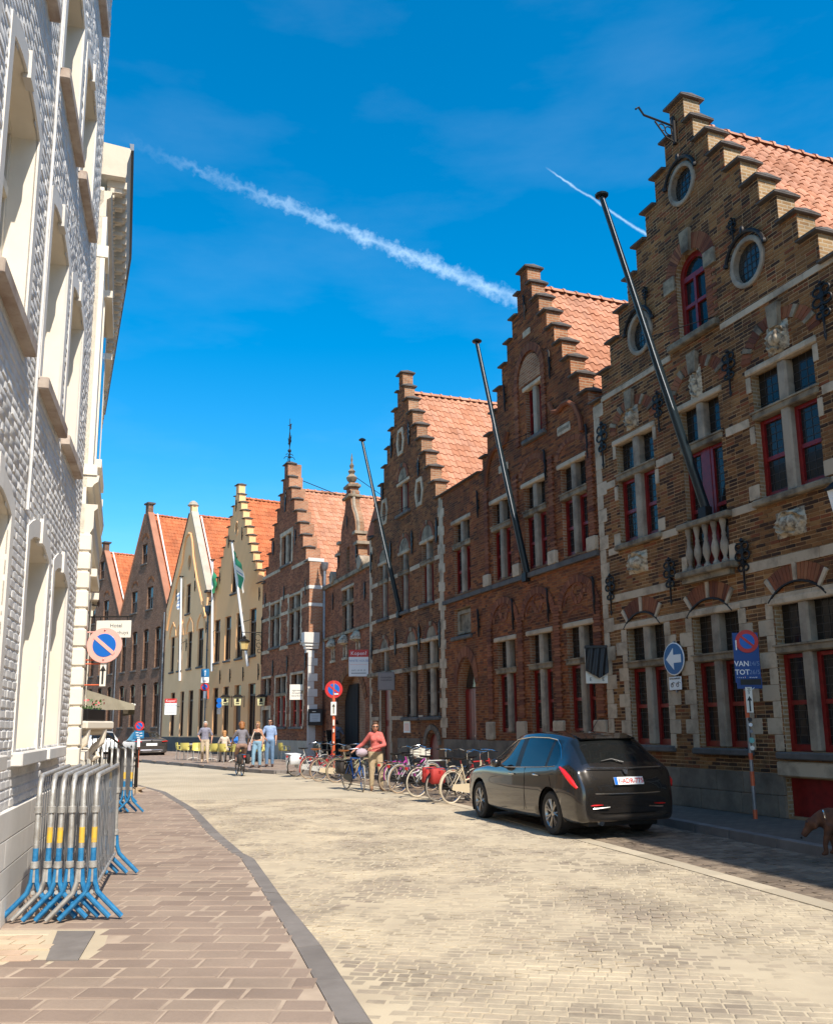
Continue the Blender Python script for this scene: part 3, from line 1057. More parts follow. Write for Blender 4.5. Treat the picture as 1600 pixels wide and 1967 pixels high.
# single setts of the carriageway
def blocks(region, rot, bw, rh, joint, z, zj, name, mt, parent, nsingle, ymin, ymax, size_j=.18, seed=3, skip=None, h=.03, key=None, und=0.0):
    """rows of stones inside a polygon; nearest ones as objects, the rest joined"""
    rg = random.Random(seed)
    ca, sa = math.cos(rot), math.sin(rot)
    inv = lambda x, y: (x * ca + y * sa, -x * sa + y * ca)
    P = [inv(*p) for p in region]
    xs = [p[0] for p in P]; ys = [p[1] for p in P]
    out_ = []
    y = math.floor(min(ys) / rh) * rh
    k = 0
    rh0 = rh
    while y < max(ys):
        for a, b in scan([P], y + rh * .5):
            x = a - rg.random() * bw
            while x < b:
                l = bw * rg.uniform(1 - size_j, 1 + size_j)
                xa, xb = max(a, x), min(b, x + l)
                cx_, cy_ = (xa + xb) / 2, y + rh / 2
                wx, wy = cx_ * ca - cy_ * sa, cx_ * sa + cy_ * ca
                if xb - xa > bw * .35 and ymin < wy < ymax and not (skip and skip(wx, wy)):
                    out_.append((wx, wy, xb - xa - joint, rh - joint * rg.uniform(.8, 1.5), z + rg.uniform(-zj, zj) + und * (math.sin(wx * 1.9 + .7 + math.sin(wy * .8)) * math.sin(wy * 1.25 + .4) + .5 * math.sin(wx * 4.1 + wy * 2.3))))
                x += l
        y += rh
        rh = rh0 * rg.uniform(.88, 1.12)
        k += 1
    out_.sort(key=key or (lambda q: q[0] * q[0] + q[1] * q[1]))
    um = MB()
    def stone(mb, cx_, cy_, w_, d_, zt, wob=0):
        i = .10
        v = []
        for f, dz in ((1.0, -h), (1.0, -.006), (.86, 0)):
            for sx, sy in ((-1, -1), (1, -1), (1, 1), (-1, 1)):
                lx, ly = sx * w_ / 2 * f + rg.uniform(-wob, wob), sy * d_ / 2 * f + rg.uniform(-wob, wob)
                v.append((cx_ + lx * ca - ly * sa, cy_ + lx * sa + ly * ca, zt + dz))
        mb.add(v, [(0, 1, 5, 4), (1, 2, 6, 5), (2, 3, 7, 6), (3, 0, 4, 7), (4, 5, 9, 8), (5, 6, 10, 9), (6, 7, 11, 10), (7, 4, 8, 11), (8, 9, 10, 11)])
    ub = MB()
    v = []
    for f, dz in ((1.0, -1), (1.0, -.2), (.88, 0)):
        for sx, sy in ((-1, -1), (1, -1), (1, 1), (-1, 1)):
            v.append((sx * .5 * f, sy * .5 * f, dz))
    ub.add(v, [(0, 1, 5, 4), (1, 2, 6, 5), (2, 3, 7, 6), (3, 0, 4, 7), (4, 5, 9, 8), (5, 6, 10, 9), (6, 7, 11, 10), (7, 4, 8, 11), (8, 9, 10, 11)])
    ume = ub.mesh(name, mt)
    for q in out_[:nsingle]:
        inst(name, ume, parent, (q[0], q[1], q[4]), (rg.uniform(-.012, .012), rg.uniform(-.012, .012), rot + rg.uniform(-.045, .045)), (q[2], q[3], h))
    rest = MB()
    for q in out_[nsingle:]:
        stone(rest, q[0], q[1], q[2], q[3], q[4], .008)
    if rest.v:
        o = rest.build(name + 's', mt, parent)
        o['kind'] = 'stuff'


near_road = [p for p in road_poly]
blocks(near_road, R(-10), .125, .094, .008, .0042, .0022, 'road_sett', MT['sett'], road, 300, 4.2, 21.0, .34, 3, h=.02, und=.0032, key=lambda q: (q[0] - 1.2) ** 2 + (q[1] - 5.3) ** 2)

jr = [p for p in LK_OUT if 3 < p[1] < 21] + [(-5.5, 20.9), fo(-7.5, 3.0), fo(-5.2, 3.05), fo(.28, 3.72), fo(5.1, 4.25), fo(9.5, 4.75)]
sheet('joint_sand', jr, .0012, MT['sand'], None).parent = road
# pavers of the left pavement, leaving a hole for the repaired patch by the wall
PATCH = [(-3.45, 6.15), (-2.20, 6.15), (-2.20, 7.18), (-3.45, 7.18)]
slab = [(-2.466, 6.294), (-2.251, 6.285), (-2.441, 7.142), (-2.731, 7.156)]
pv_region = [LWALL[0]] + LK_IN[:11] + [(-8.4, 24.0), (-4.42, 11.38), (-3.40, 7.54)]
def in_patch(x, y):
    return 6.25 < y < 7.2 and x < -2.12 - (y - 6.285) * .222
blocks(pv_region, R(-2.5), .33, .215, .0075, .106, .003, 'paver', MT['paver'], pav, 300, 4.3, 22.5, .22, 5, skip=in_patch, h=.03, key=lambda q: (q[0] + 1.4) ** 2 + (q[1] - 5.6) ** 2)
sheet('joint_sand', pv_region, .1015, MT['paver_sand'], None).parent = pav
# the patch: pale small tiles, a bluestone slab, a mortar bed
MB().add([(-3.6, 6.22, .1025), (-2.10, 6.22, .1025), (-2.36, 7.24, .1025), (-3.6, 7.24, .1025)], [(0, 1, 2, 3)]).build('patch_bed', MT['sand'], pav)
for j in range(5):
    for i in range(5):
        x0, y0 = -3.42 + i * .215 + (.08 if j % 2 else 0), 6.30 + j * .15
        if x0 + .2 > -2.47 - (y0 + .07 - 6.294) * .307 + .02: continue
        inst('pale_paver', unit_block(MT['paver_pale'], .06), pav, (x0 + .105, y0, .100 + rnd.uniform(-.003, .004)), (0, 0, rnd.uniform(-.03, .03)), (.20, .138, .02))
MB().box(-3.42, -2.76, 7.06, 7.17, .07, .110, bev=.01).build('concrete_strip', MT['gutterstone'], pav)
sl = MB().add([(p[0], p[1], .113) for p in slab] + [(p[0], p[1], .05) for p in slab], [(0, 1, 2, 3), (0, 4, 5, 1), (1, 5, 6, 2), (2, 6, 7, 3), (3, 7, 4, 0)])
sl.build('bluestone_slab', MT['kerb'], pav)

# parking lane, pale strip, right pavement with kerb
LANE_IN = [fo(9.5, 2.75), fo(6, 2.42), fo(3, 2.06), fo(.9, 1.83), fo(-.85, 1.63), fo(-6, 1.5), fo(-16, 1.5), fo(-19.8, 1.55)]
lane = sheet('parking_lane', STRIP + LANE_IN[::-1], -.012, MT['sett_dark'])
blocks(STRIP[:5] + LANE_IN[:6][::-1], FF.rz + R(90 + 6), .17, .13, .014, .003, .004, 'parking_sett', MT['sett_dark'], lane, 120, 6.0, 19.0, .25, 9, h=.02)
SW = .11
for k in range(len(STRIP) - 1):
    a, b = Vector(STRIP[k]), Vector(STRIP[k + 1])
    d = (b - a).normalized()
    nn = Vector((-d.y, d.x)) * SW
    n = max(1, round((b - a).length / .8))
    for q in range(n):
        p0, p1 = a + (b - a) * (q / n) + d * .004, a + (b - a) * ((q + 1) / n) - d * .004
        mb = MB().add([(p0 - nn).to_3d()[:2] + (.012,), (p0 + nn).to_3d()[:2] + (.012,), (p1 + nn).to_3d()[:2] + (.012,), (p1 - nn).to_3d()[:2] + (.012,)], [(3, 2, 1, 0)])
        mb.add([tuple(v[:2]) + (-.03,) for v in mb.v[:4]] + list(mb.v[:4]), [(0, 1, 5, 4), (1, 2, 6, 5), (2, 3, 7, 6), (3, 0, 4, 7)])
        mb.build('edge_stone', MT['gutterstone'], lane)
rp_poly = [fo(9.5, 2.62), fo(6, 2.29), fo(3, 1.93), fo(.9, 1.70), fo(-.85, 1.50), fo(-6, 1.37), fo(-16, 1.37), fo(-19.8, 1.42), fo(-20.3, 3.3), (-5.05, 32.25), (-6.28, 33.72), (-7.75, 36.0), (-9.75, 39.2), (-11.98, 42.4), (-17.1, 50.3), (-24.1, 59.1), (-40, 74.1)]
back = [FB.w(-30, .3), FB.w(0, .3), FK.w(-9, .3), FG.w(0, .5), FF.w(-20, .3), FF.w(2.2, .3), FF.w(9.5, -.3)]
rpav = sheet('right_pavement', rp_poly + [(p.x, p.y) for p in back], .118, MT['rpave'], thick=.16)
# far part in sunlit pavers, and kerb stones
KR = [fo(9.5, 2.68), fo(6, 2.35), fo(3, 1.99), fo(.9, 1.76), fo(-.85, 1.56), fo(-6, 1.43), fo(-16, 1.43), fo(-19.75, 1.48), fo(-20.2, 3.4), (-4.98, 32.12), (-6.2, 33.65), (-7.67, 35.93), (-9.67, 39.14), (-11.9, 42.35), (-17, 50.25), (-24, 59.05)]
for k in range(len(KR) - 1):
    a, b = Vector(KR[k]), Vector(KR[k + 1])
    n = max(1, round((b - a).length / 1.1))
    rz = math.atan2((b - a).y, (b - a).x)
    for q in range(n):
        c = a + (b - a) * ((q + .5) / n)
        inst('kerb_stone', unit_block(MT['kerb'], .04), rpav, (c.x + .075 * math.sin(rz), c.y - .075 * math.cos(rz), .045), (0, 0, rz), ((b - a).length / n - .008, .15, .165 + rnd.uniform(-.004, .004)))
pv2 = [(fo(-20.0, 3.2)), (-5.15, 32.3), (-6.35, 33.8), (-7.82, 36.1), (-9.82, 39.3), (-12.05, 42.5), (-17.2, 50.4)] + [(p.x, p.y) for p in (FK.w(-18, -.05), FK.w(-9, -.05), FG.w(-.1, -.05), FF.w(-27, -.05), FF.w(-20, -.05))]
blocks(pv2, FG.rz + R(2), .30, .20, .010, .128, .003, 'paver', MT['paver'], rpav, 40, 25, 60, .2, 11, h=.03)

# ---------------------------------------------------------------- the right-hand row: house with yellow-brown stepped gable
# ---- H1
H = House(FF, -4.75, 'stepped_gable_house', 'nearest yellow-brown brick stepped gable house with balcony and oval windows, at the right edge')
out1 = H.stepped(-1.30, -4.75, 2.15, 8.62, .22, 13.62, .44, 13.02, .378, .555, 9)
c1_, GZ = -1.30, .02
H.cross(-3.97, -2.70, 5.24, 7.40, 6.66, um=-3.31, sillz=5.24, sill_mt=MT['stone_dark'])
H.cross(.10, 1.46, 5.22, 7.42, 6.66, um=.77, sillz=5.22, sill_mt=MT['stone_dark'])
H.cross(-1.84, -.74, 4.33, 7.42, 6.62, um=-1.29, sill=False, mw=.18, door=True)
H.cross(-3.93, -2.72, 1.19, 3.50, 2.75, um=-3.32, lead=(.14, .125))
H.cross(-1.87, -.67, 1.17, 3.50, 2.73, um=-1.29, lead=(.14, .125))
H.cross(.17, 1.40, 1.14, 3.46, 2.73, um=.76, lead=(.14, .125))
aw = arched(-1.67, -.85, 8.76, 10.02)
H.holes.append(aw)
ovs = [(-1.28, 11.86, .31, .34), (-2.88, 9.46, .33, .37), (.26, 9.42, .33, .37)]
for c, z, a, b in ovs: H.holes.append(ellipse(c, z, a, b))
H.holes.append(rect(.12, 1.6, .16, .74))
H.wall(out1, [MT['mortar1'], MT['side1']], MT['brick1'], single=300, near=(1.0, 4.4), seed=11, zmin_brick=.80, joint=.015)
H.caps(H.caplist)
H.roof(c1_, 13.2, 3.42, 8.3, .36, 9.0, MT['tile'], nobj=300, ymax=6.5)
H.body(-4.75, 2.15, 8.5, MT['side1'])
# arched attic window
fm = MB()
inner = arched(-1.57, -.95, 8.86, 10.02, .31)
fm.prism(arched(-1.67, -.85, 8.76, 10.02), .10, .2, 0, [inner], back=False)
fm.box(-1.29, -1.23, .10, .18, 8.86, 9.98); fm.box(-1.57, -.95, .105, .18, 9.93, 10.03); fm.box(-1.57, -.95, .105, .17, 9.38, 9.45)
w_ = H.part('window', fm, MT['red'])
H.part('pane', MB().prism(arched(-1.6, -.92, 8.82, 10.02, .34), .16, .17), MT['glass'], w_)
H.arch_bricks(-1.26, 10.02, .43, .73, 0, 180, 30)
for k in range(10):
    for sg in (-1, 1): pass
H.band(-2.02, -1.69, 9.84, 10.14, MT['stone_dark'], .05, 1, 'impost_stone'); H.band(-.83, -.52, 9.84, 10.14, MT['stone_dark'], .05, 1, 'impost_stone')
jb = MB()
for k in range(15):
    for sg in (-1, 1):
        z = 8.78 + k * .07
        w0 = .27 if k % 2 else .16
        a, b = (-1.69 - w0, -1.69) if sg < 0 else (-.83, -.83 + w0)
        jb.box(a, b, -.016, .02, z, z + .058)
H.part('brick_jamb', jb, MT['arch_brick'])['kind'] = 'stuff'
H.part('keystone', MB().prism([(-1.36, 10.40), (-1.16, 10.40), (-1.12, 10.85), (-1.40, 10.85)], -.09, .02), MT['stone_dark'])
H.part('sill', MB().box(-1.95, -.55, -.13, .1, 8.62, 8.755, bev=.02), MT['stone_dark'])
for c, z, a, b in ovs:
    r_ = H.ring(c, z, a + .085, b + .09, .09, MT['mullion'], .045, back=.10)
    H.part('pane', MB().prism(ellipse(c, z, a + .01, b + .01), .075, .085), MT['glassb'], r_)
    lm = MB()
    for q in range(-2, 3):
        lm.box(c + q * .11 - .004, c + q * .11 + .004, .062, .069, z - b * .9, z + b * .9); lm.box(c - a * .9, c + a * .9, .060, .067, z + q * .12 - .004, z + q * .12 + .004)
    H.part('leading', lm, MT['lead'], r_)
    hood = MB()
    hp = [(c + (a + .16) * math.cos(R(t)), -.07, z + (b + .17) * math.sin(R(t))) for t in range(15, 166, 15)]
    hood.tube(hp, .035, 6)
    hood.ball((c, -.08, z + b + .22), (.05, .04, .09), 8)
    for q in (hp[0], hp[-1]): hood.ball(q, .05, 6)
    H.part('hood_mould', hood, MT['iron'], r_, smooth=True)
# string courses between the windows
H.band(-4.42, -1.97, 8.50, 8.615); H.band(-.54, 2.1, 8.50, 8.615)
for z0, z1 in ((6.52, 6.67), (5.08, 5.22)):
    for a, b in ((-4.42, -4.06), (-2.62, -2.10), (-.60, -.02), (1.58, 2.1)):
        H.band(a, b, z0, z1, piece=.6)
H.band(-4.40, -2.35, 4.08, 4.235); H.band(-.5, 2.1, 4.05, 4.215)
H.band(-4.40, 2.1, 3.50, 3.615, piece=.55, proud=.034)
# quoins at the left edge and ground-floor window jambs
H.quoins(-4.75, 1, .82, 8.5, wl=.34, ws=.2)
for a, sg in ((-3.95, -1), (-2.70, 1), (-1.89, -1), (-.65, 1), (.15, -1), (1.42, 1)):
    H.quoins(a, sg, 1.14, 3.49, h=.26, wl=.34, ws=.17)
for a, sg in ((-3.98, -1), (-2.68, 1), (.09, -1), (1.47, 1)):
    H.quoins(a, sg, 5.25, 5.5, h=.26, wl=.22, ws=.22); H.quoins(a, sg, 6.2, 6.5, h=.3, wl=.10, ws=.10)
    H.quoins(a, sg, 7.1, 7.38, h=.3, wl=.10, ws=.10)
# relieving arches over the upper windows, carved reliefs inside
for c, rr, sc in ((-3.34, .62, (.46, .50)), (-1.30, .64, (.34, .66)), (.78, .66, (.50, .54))):
    H.arch_bricks(c, 7.55, rr, rr + .24, 8, 172, 21, sq=.82, stones=(2, 6, 10, 14, 18))
    inst('carved_relief', relief(int(c * 10), sc[0], sc[1], 'figure' if abs(c + 1.3) < .1 else 'shields'), H.e, (c - H.u0, 0, 7.80), (0, 0, 0))
    H.part('keystone', MB().prism([(c - .10, 7.98), (c + .10, 7.98), (c + .13, 8.38), (c - .13, 8.38)], -.10, .02), MT['stone_dark'])
for c, z in ((.70, 4.70), (-3.43, 4.78)):
    inst('carved_plaque', relief(5 + int(c), .68, .46, 'shields'), H.e, (c - H.u0, 0, z))
# segmental arches over the ground floor
for c, h in ((-3.40, .70), (-1.38, .72), (.70, .74)):
    H.arch_bricks(c, 2.98, .80, 1.09, 52, 128, 17, stones=(0, 8, 16), smt=MT['stone'])
    mb = MB().tube([(c + .79 * math.cos(R(t)), -.03, 2.98 + .79 * math.sin(R(t))) for t in range(40, 141, 10)], .022, 5)
    H.part('arch_mould', mb, MT['iron'], smooth=True)
H.anchors([(-.37, 8.05, 7.25), (-4.42, 8.05, 7.08), (-2.42, 8.03, 7.25), (-.40, 4.66, 3.82), (-2.39, 4.68, 3.84), (-4.40, 4.69, 3.88), (1.78, 8.3, 7.4), (.0, 10.4, 9.95), (-2.6, 10.35, 9.95)], AF)
# plinth blocks
for j, (z0, z1) in enumerate(((.12, .46), (.46, .80))):
    u = -4.75
    while u < 2.1:
        w_ = rnd.uniform(.6, 1.1)
        b = min(u + w_, 2.15)
        for a, bb in ([(u, b)] if b < .12 or u > 1.6 else [(u, min(b, .11))] if u < .1 else []):
            if bb - a > .05: H.block('plinth_stone', a + .004, bb - .004, z0 + .004, z1 - .004, .05 + rnd.uniform(-.004, .004), MT['plinth'], bev=.03)
        u = b
H.part('cellar_door', MB().box(.12, 1.6, .10, .16, .16, .74), MT['red'])
H.part('cellar_lintel', MB().box(.0, 1.75, -.07, .1, .76, .99, bev=.02), MT['stone'])
# balcony with balusters
bal = MB().box(-2.0, -.60, -.15, .06, 5.10, 5.215, bev=.02)
bo = H.part('balcony_rail', bal, MT['stone_dark'])
H.part('balcony_slab', MB().box(-2.08, -.54, -.19, .02, 4.20, 4.32, bev=.02).box(-1.95, -.66, -.12, .02, 4.10, 4.20), MT['stone_dark'])
bp = [(.065, 0), (.065, .05), (.035, .08), (.03, .12), (.075, .26), (.07, .36), (.035, .48), (.045, .52), (.03, .56), (.05, .68), (.06, .72), (.06, .78)]
bmesh_ = MB().lathe(bp, n=10).mesh('baluster', MT['mullion'], smooth=True)
for k in range(5):
    inst('baluster', bmesh_, H.e, (-1.76 + k * .235 - H.u0, -.05, 4.32))
for u in (-1.95, -.66): H.part('balcony_pier', MB().box(u - .08, u + .08, -.04, .02, 4.32, 4.62, bev=.01), MT['stone'])
# hoist bracket near the gable top
hb = MB().tube([(-1.35, -.06, 12.75), (-1.35, -.06, 13.35)], .04, 6).tube([(-1.35, -.06, 13.15), (-1.35, -.75, 13.22), (-1.35, -.86, 13.36), (-1.35, -.93, 13.30)], .022, 6)
hb.tube([(-1.35, -.06, 12.8), (-1.35, -.25, 12.86), (-1.35, -.5, 13.15)], .018, 5)
for y, z, r_ in ((-.18, 13.02, .09), (-.34, 13.06, .07)):
    hb.tube([(-1.35, y + r_ * math.cos(a * .6), z + r_ * math.sin(a * .6)) for a in range(10)], .013, 5)
H.part('hoist_bracket', hb, MT['iron'], smooth=True)
# lantern on the wall by the right edge
lt = MB().tube([(2.16, 0, 5.1), (2.16, -.35, 5.2), (2.16, -.5, 5.05)], .02, 6).lathe([(.02, .18), (.05, .13), (.2, .0), (.2, -.03)], (2.16, -.5, 4.85), 6)
lo = H.part('wall_lantern', lt, MT['iron'])
H.part('lantern_glass', MB().lathe([(.17, -.03), (.10, -.42), (.05, -.45)], (2.16, -.5, 4.85), 6), MT['white'], lo)
# posters behind the ground-floor panes
for a, b in ((.55, .62),): pass

# ---- H2
H = House(FF, -13.52, 'stepped_gable_house', 'red-brown brick stepped gable house with low parapet bay and pointed doorway, second from the right')
c2_ = -7.72
o2 = H.stepped(c2_, -10.95, -4.76, 8.62, .20, 13.30, .40, 12.78, .338, .545, 8)
# extend to the parapet bay on the left: replace last two points (uL)
o2 = [p for p in o2 if not (abs(p[0] + 10.95) < 1e-6)] + [(-10.62, 8.62), (-13.52, 8.62), (-13.52, .02)]
o2 = [p for i, p in enumerate(o2) if i == 0 or p != o2[i - 1]]
for u0, u1, um in ((-12.62, -11.45, -12.0), (-9.98, -8.92, -9.45), (-8.12, -7.04, -7.58), (-6.30, -5.20, -5.75)):
    H.cross(u0, u1, 5.38, 7.52, 6.80, um=um, mw=.18, sill=False, lead=(.17, .15))
for u0, u1, um in ((-9.90, -8.86, -9.30), (-8.10, -7.02, -7.55), (-6.32, -5.22, -5.72)):
    H.cross(u0, u1, 1.40, 3.76, 2.97, um=um, mw=.18, sill=False, lead=(.17, .15), glass='glassb')
H.cross(-7.85, -6.97, 8.70, 10.02, 9.4, um=-7.42, mw=.17, trans=False, sill=True, lead=None)
H.holes.append(arched(-12.50, -11.30, .15, 2.70, .80, pointed=True))
H.holes.append(rect(-12.66, -11.5, 4.12, 4.95))
H.wall(o2, [MT['mortar2'], MT['side2']], MT['brick2'], seed=22, zmin_brick=.60)
cl = [q for q in H.caplist if q[2] > 8.7]
H.caps(cl)
H.caps([(-13.55, -10.65, 8.62)], t=.05, mt=MT['slate'])
H.roof(c2_, 12.85, 3.0, 8.4, .36, 9.0, MT['tile'], nobj=300, ymax=5.5)
H.body(-13.52, -4.76, 8.3, MT['side2'])
# slender brick ribs and niche arches framing the bays
for u in (-10.28, -8.52, -6.70, -4.98):
    rb = MB()
    z = 5.45
    while z < 7.9:
        w_ = .13 if int(z / .066) % 2 else .09
        rb.box(u - w_, u + w_, -.055, .02, z + .005, z + .061); z += .066
    z = 1.75
    while z < 4.3:
        w_ = .15 if int(z / .066) % 2 else .11
        rb.box(u - w_, u + w_, -.05, .02, z + .005, z + .061); z += .066
    H.part('brick_rib', rb, MT['arch_brick'])['kind'] = 'stuff'
    H.block('corbel_stone', u - .2, u + .16, 5.30, 5.62, .10, MT['stone'])
    H.block('base_stone', u - .28, u + .18, 1.22, 1.68, .08, MT['stone'])
for c in (-9.43, -7.60, -5.76):
    H.arch_bricks(c, 7.66, .62, .80, 10, 170, 24, sq=.62 if c > -7 or c < -9 else .75)
    H.arch_bricks(c, 4.10, .70, .88, 5, 175, 26, sq=.90, proud=.04)
    H.arch_bricks(c - .33, 4.25, .22, .31, 0, 180, 10, proud=.02); H.arch_bricks(c + .33, 4.25, .22, .31, 0, 180, 10, proud=.02)
    H.arch_bricks(c, 4.50, .18, .26, 0, 360, 16, proud=.02)
    H.arch_bricks(c, 3.92, .45, .53, 20, 160, 12, proud=.015, sq=.5)
H.arch_bricks(-7.60, 10.28, .62, .80, 0, 180, 26, sq=1.15, proud=.05)
rb = MB()
for sg in (-.71, .71):
    z = 8.65
    while z < 10.3:
        w_ = .11 if int(z / .066) % 2 else .08
        rb.box(-7.60 + sg - w_, -7.60 + sg + w_, -.05, .02, z + .005, z + .061); z += .066
H.part('brick_rib', rb, MT['arch_brick'])['kind'] = 'stuff'
H.part('blind_tympanum', MB().prism(arched(-8.16, -7.04, 10.18, 10.3, .62), -.004 - .012, .01), MT['side2'])
# ogee mouldings on both flanks
for sg in (1, -1):
    P = [(c2_ + sg * x, -.05, z) for x, z in ((1.12, 9.25), (1.25, 9.0), (1.5, 8.92), (1.75, 9.0), (2.0, 8.98), (2.25, 8.8), (2.45, 8.45), (2.5, 8.1))]
    H.part('ogee_mould', MB().tube(P, .06, 6), MT['arch_brick'], smooth=True)
for u0, u1, z0, z1 in ((-6.32, -5.74, 8.31, 8.53), (-9.46, -8.92, 8.24, 8.45), (-7.86, -7.46, 11.45, 11.62)):
    q = H.block('date_stone', u0, u1, z0, z1, .03, MT['stone'])
ins_ = MB()
for k in range(9): ins_.box(-6.27 + k * .055, -6.235 + k * .055, -.036, -.03, 8.38 + .01 * (k % 2), 8.46)
H.part('inscription', ins_, MT['stone_dark'])['kind'] = 'stuff'
H.anchors([(-7.68, 12.6, 11.9), (-8.95, 10.6, 9.85), (-6.53, 10.6, 9.85), (-5.02, 8.2, 7.4), (-6.93, 8.18, 7.4), (-10.80, 8.12, 7.33), (-10.93, 4.76, 3.98), (-8.86, 4.76, 3.97), (-7.05, 4.78, 3.96), (-5.04, 4.74, 3.92), (-8.85, 8.2, 7.5)], AB)
H.band(-13.38, -4.8, 5.17, 5.29, MT['blue'], .09, 1.6, 'sill_band')
H.quoins(-13.53, 1, 1.24, 8.5, wl=.26, ws=.15, mt=MT['stone'])
H.band(-13.5, -4.78, .12, 1.20, MT['plinth'], .045, 1.2, 'plinth_stone')
# pointed doorway
H.arch_bricks(-11.9, 2.72, .62, .84, 3, 90, 13, sq=1.30, proud=.03); H.arch_bricks(-11.9, 2.72, .62, .84, 90, 177, 13, sq=1.30, proud=.03)
dr = H.part('door', MB().box(-12.45, -11.35, .22, .28, .2, 2.62), MT['red'])
pl = MB()
for k in range(6): pl.box(-12.43 + k * .18, -12.27 + k * .18, .205, .22, .25, 2.55)
H.part('door_plank', pl, MT['red'], dr)
H.part('fanlight', MB().prism(arched(-12.45, -11.35, 2.66, 2.70, .78, pointed=True), .24, .25), MT['glassb'], dr)
# blind window niche
nb = H.part('blind_window', MB().box(-12.66, -11.5, .12, .16, 4.12, 4.95), MT['stone_dark'])
H.part('sill', MB().box(-12.78, -11.4, -.1, .1, 4.02, 4.13, bev=.02), MT['blue'], nb)
H.part('niche_frame', MB().prism(rect(-12.56, -11.6, 4.2, 4.88), .06, .12, 0, [rect(-12.42, -11.74, 4.3, 4.78)], back=False), MT['stone_dark'], nb)
H.arch_bricks(-12.08, 4.55, .62, .74, 45, 135, 12)
H.pipe(-4.82, .2, 8.5) if False else None

# ---- H3
H = House(FF, -20.55, 'stepped_gable_house', 'brown brick stepped gable house with three lozenge windows, third from the right')
c3_ = -17.02
o3 = H.stepped(c3_, -20.55, -13.54, 8.72, .20, 13.98, .36, 13.42, .387, .60, 9)
for u0, u1, um in ((-19.45, -18.5, -18.98), (-17.30, -16.38, -16.84), (-15.22, -14.22, -14.72)):
    H.cross(u0, u1, 5.42, 7.42, 6.75, um=um, mw=.2, sill=True, lead=(.2, .16))
    H.arch_bricks(um, 7.52, .50, .66, 0, 180, 18, proud=.03, sq=.9, stones=(8,))
    H.part('tympanum', MB().prism(arched(um - .48, um + .48, 7.52, 7.53, .43), -.02, .01), MT['stone_dark'])
for u0, u1, um in ((-16.95, -15.66, -16.25), (-15.18, -13.88, -14.5)):
    H.cross(u0, u1, 1.88, 4.22, 3.42, um=um, mw=.24, sill=True, lead=(.2, .16), red='wood_dark', glass='glassb')
    H.arch_bricks(um + .05, 4.28, .42, .56, 0, 180, 16, proud=.03, sq=.95, stones=(7, 8))
    H.part('tympanum', MB().prism(arched(um + .05 - .4, um + .05 + .4, 4.28, 4.29, .38), -.02, .01), MT['stone_dark'])
H.cross(-19.32, -18.45, 3.50, 4.24, 3.9, um=-18.88, mw=.14, trans=False, sill=False, lead=None, lower_frames=False)
H.arch_bricks(-18.9, 4.28, .42, .56, 0, 180, 16, proud=.03, sq=.95, stones=(7, 8))
H.part('tympanum', MB().prism(arched(-19.3, -18.5, 4.28, 4.29, .38), -.02, .01), MT['stone_dark'])
H.cross(-17.36, -16.34, 8.86, 9.92, 9.4, um=-16.85, mw=.2, trans=False, sill=True, lead=None)
H.arch_bricks(-16.9, 10.05, .45, .6, 0, 180, 16, proud=.04, stones=(7, 8))
H.part('tympanum', MB().prism(arched(-17.33, -16.47, 10.05, 10.06, .43), -.02, .01), MT['stone_dark'])
H.holes.append(rect(-19.25, -18.36, .2, 3.30))
H.holes.append(arched(-14.95, -14.02, .2, 1.02, .36))
loz = [(-17.06, 11.48), (-15.31, 9.21), (-18.82, 9.33)]
for c, z in loz: H.holes.append([(c - .24, z), (c - .14, z - .36), (c + .14, z - .36), (c + .24, z), (c + .14, z + .36), (c - .14, z + .36)])
H.wall(o3, [MT['mortar2'], MT['side3']], MT['brick3'], seed=33, zmin_brick=1.20)
H.caps(H.caplist)
H.roof(c3_, 13.3, 3.45, 8.3, .36, 9.0, MT['tile'], nobj=300, ymax=6.0)
H.body(-20.55, -13.54, 8.4, MT['side3'])
for c, z in loz:
    hx = lambda a, b: [(c - a, z), (c - a * .6, z - b), (c + a * .6, z - b), (c + a, z), (c + a * .6, z + b), (c - a * .6, z + b)]
    r_ = H.part('lozenge_frame', MB().prism(hx(.38, .48), -.05, .15, 0, [hx(.24, .35)], back=False), MT['stone'])
    H.part('pane', MB().prism(hx(.25, .36), .1, .11), MT['glassb'], r_)
H.anchors([(-16.20, 11.93, 11.1), (-18.0, 12.0, 11.15), (-19.0, 10.48, 9.8), (-15.34, 10.4, 9.75), (-13.85, 8.0, 7.2), (-16.0, 8.04, 7.25), (-18.15, 8.1, 7.3), (-20.35, 8.1, 7.3), (-20.28, 4.89, 4.03), (-17.7, 4.87, 4.0), (-15.44, 4.83, 3.92), (-13.72, 4.78, 3.91)], AS)
for a, b in ((-20.3, -19.6), (-18.35, -17.45), (-16.25, -15.35), (-14.1, -13.6)):
    H.band(a, b, 6.68, 6.82, piece=.7); H.band(a, b, 5.32, 5.44, piece=.7)
for a, b in ((-20.3, -19.5), (-18.3, -17.05), (-15.6, -15.25)):
    H.band(a, b, 4.22, 4.36, piece=.7); H.band(a, b, 3.36, 3.5, piece=.7); H.band(a, b, 1.80, 1.93, piece=.7)
H.quoins(-20.55, 1, 1.24, 8.6, wl=.3, ws=.16); H.quoins(-13.53, -1, 1.24, 8.6, wl=.26, ws=.15)
for a, sg in ((-19.28, -1), (-18.33, 1)): H.quoins(a, sg, .3, 3.3, h=.36, wl=.2, ws=.12)
for u in (-20.5, ): pass
u = -20.5
while u < -13.6:
    b = min(u + 1.0, -13.56)
    if not (b > -19.3 and u < -18.3) and not (b > -15.0 and u < -13.98):
        H.block('plinth_stone', u + .005, b - .005, .12, 1.2, .05, MT['plinth'], bev=.02)
    u = b
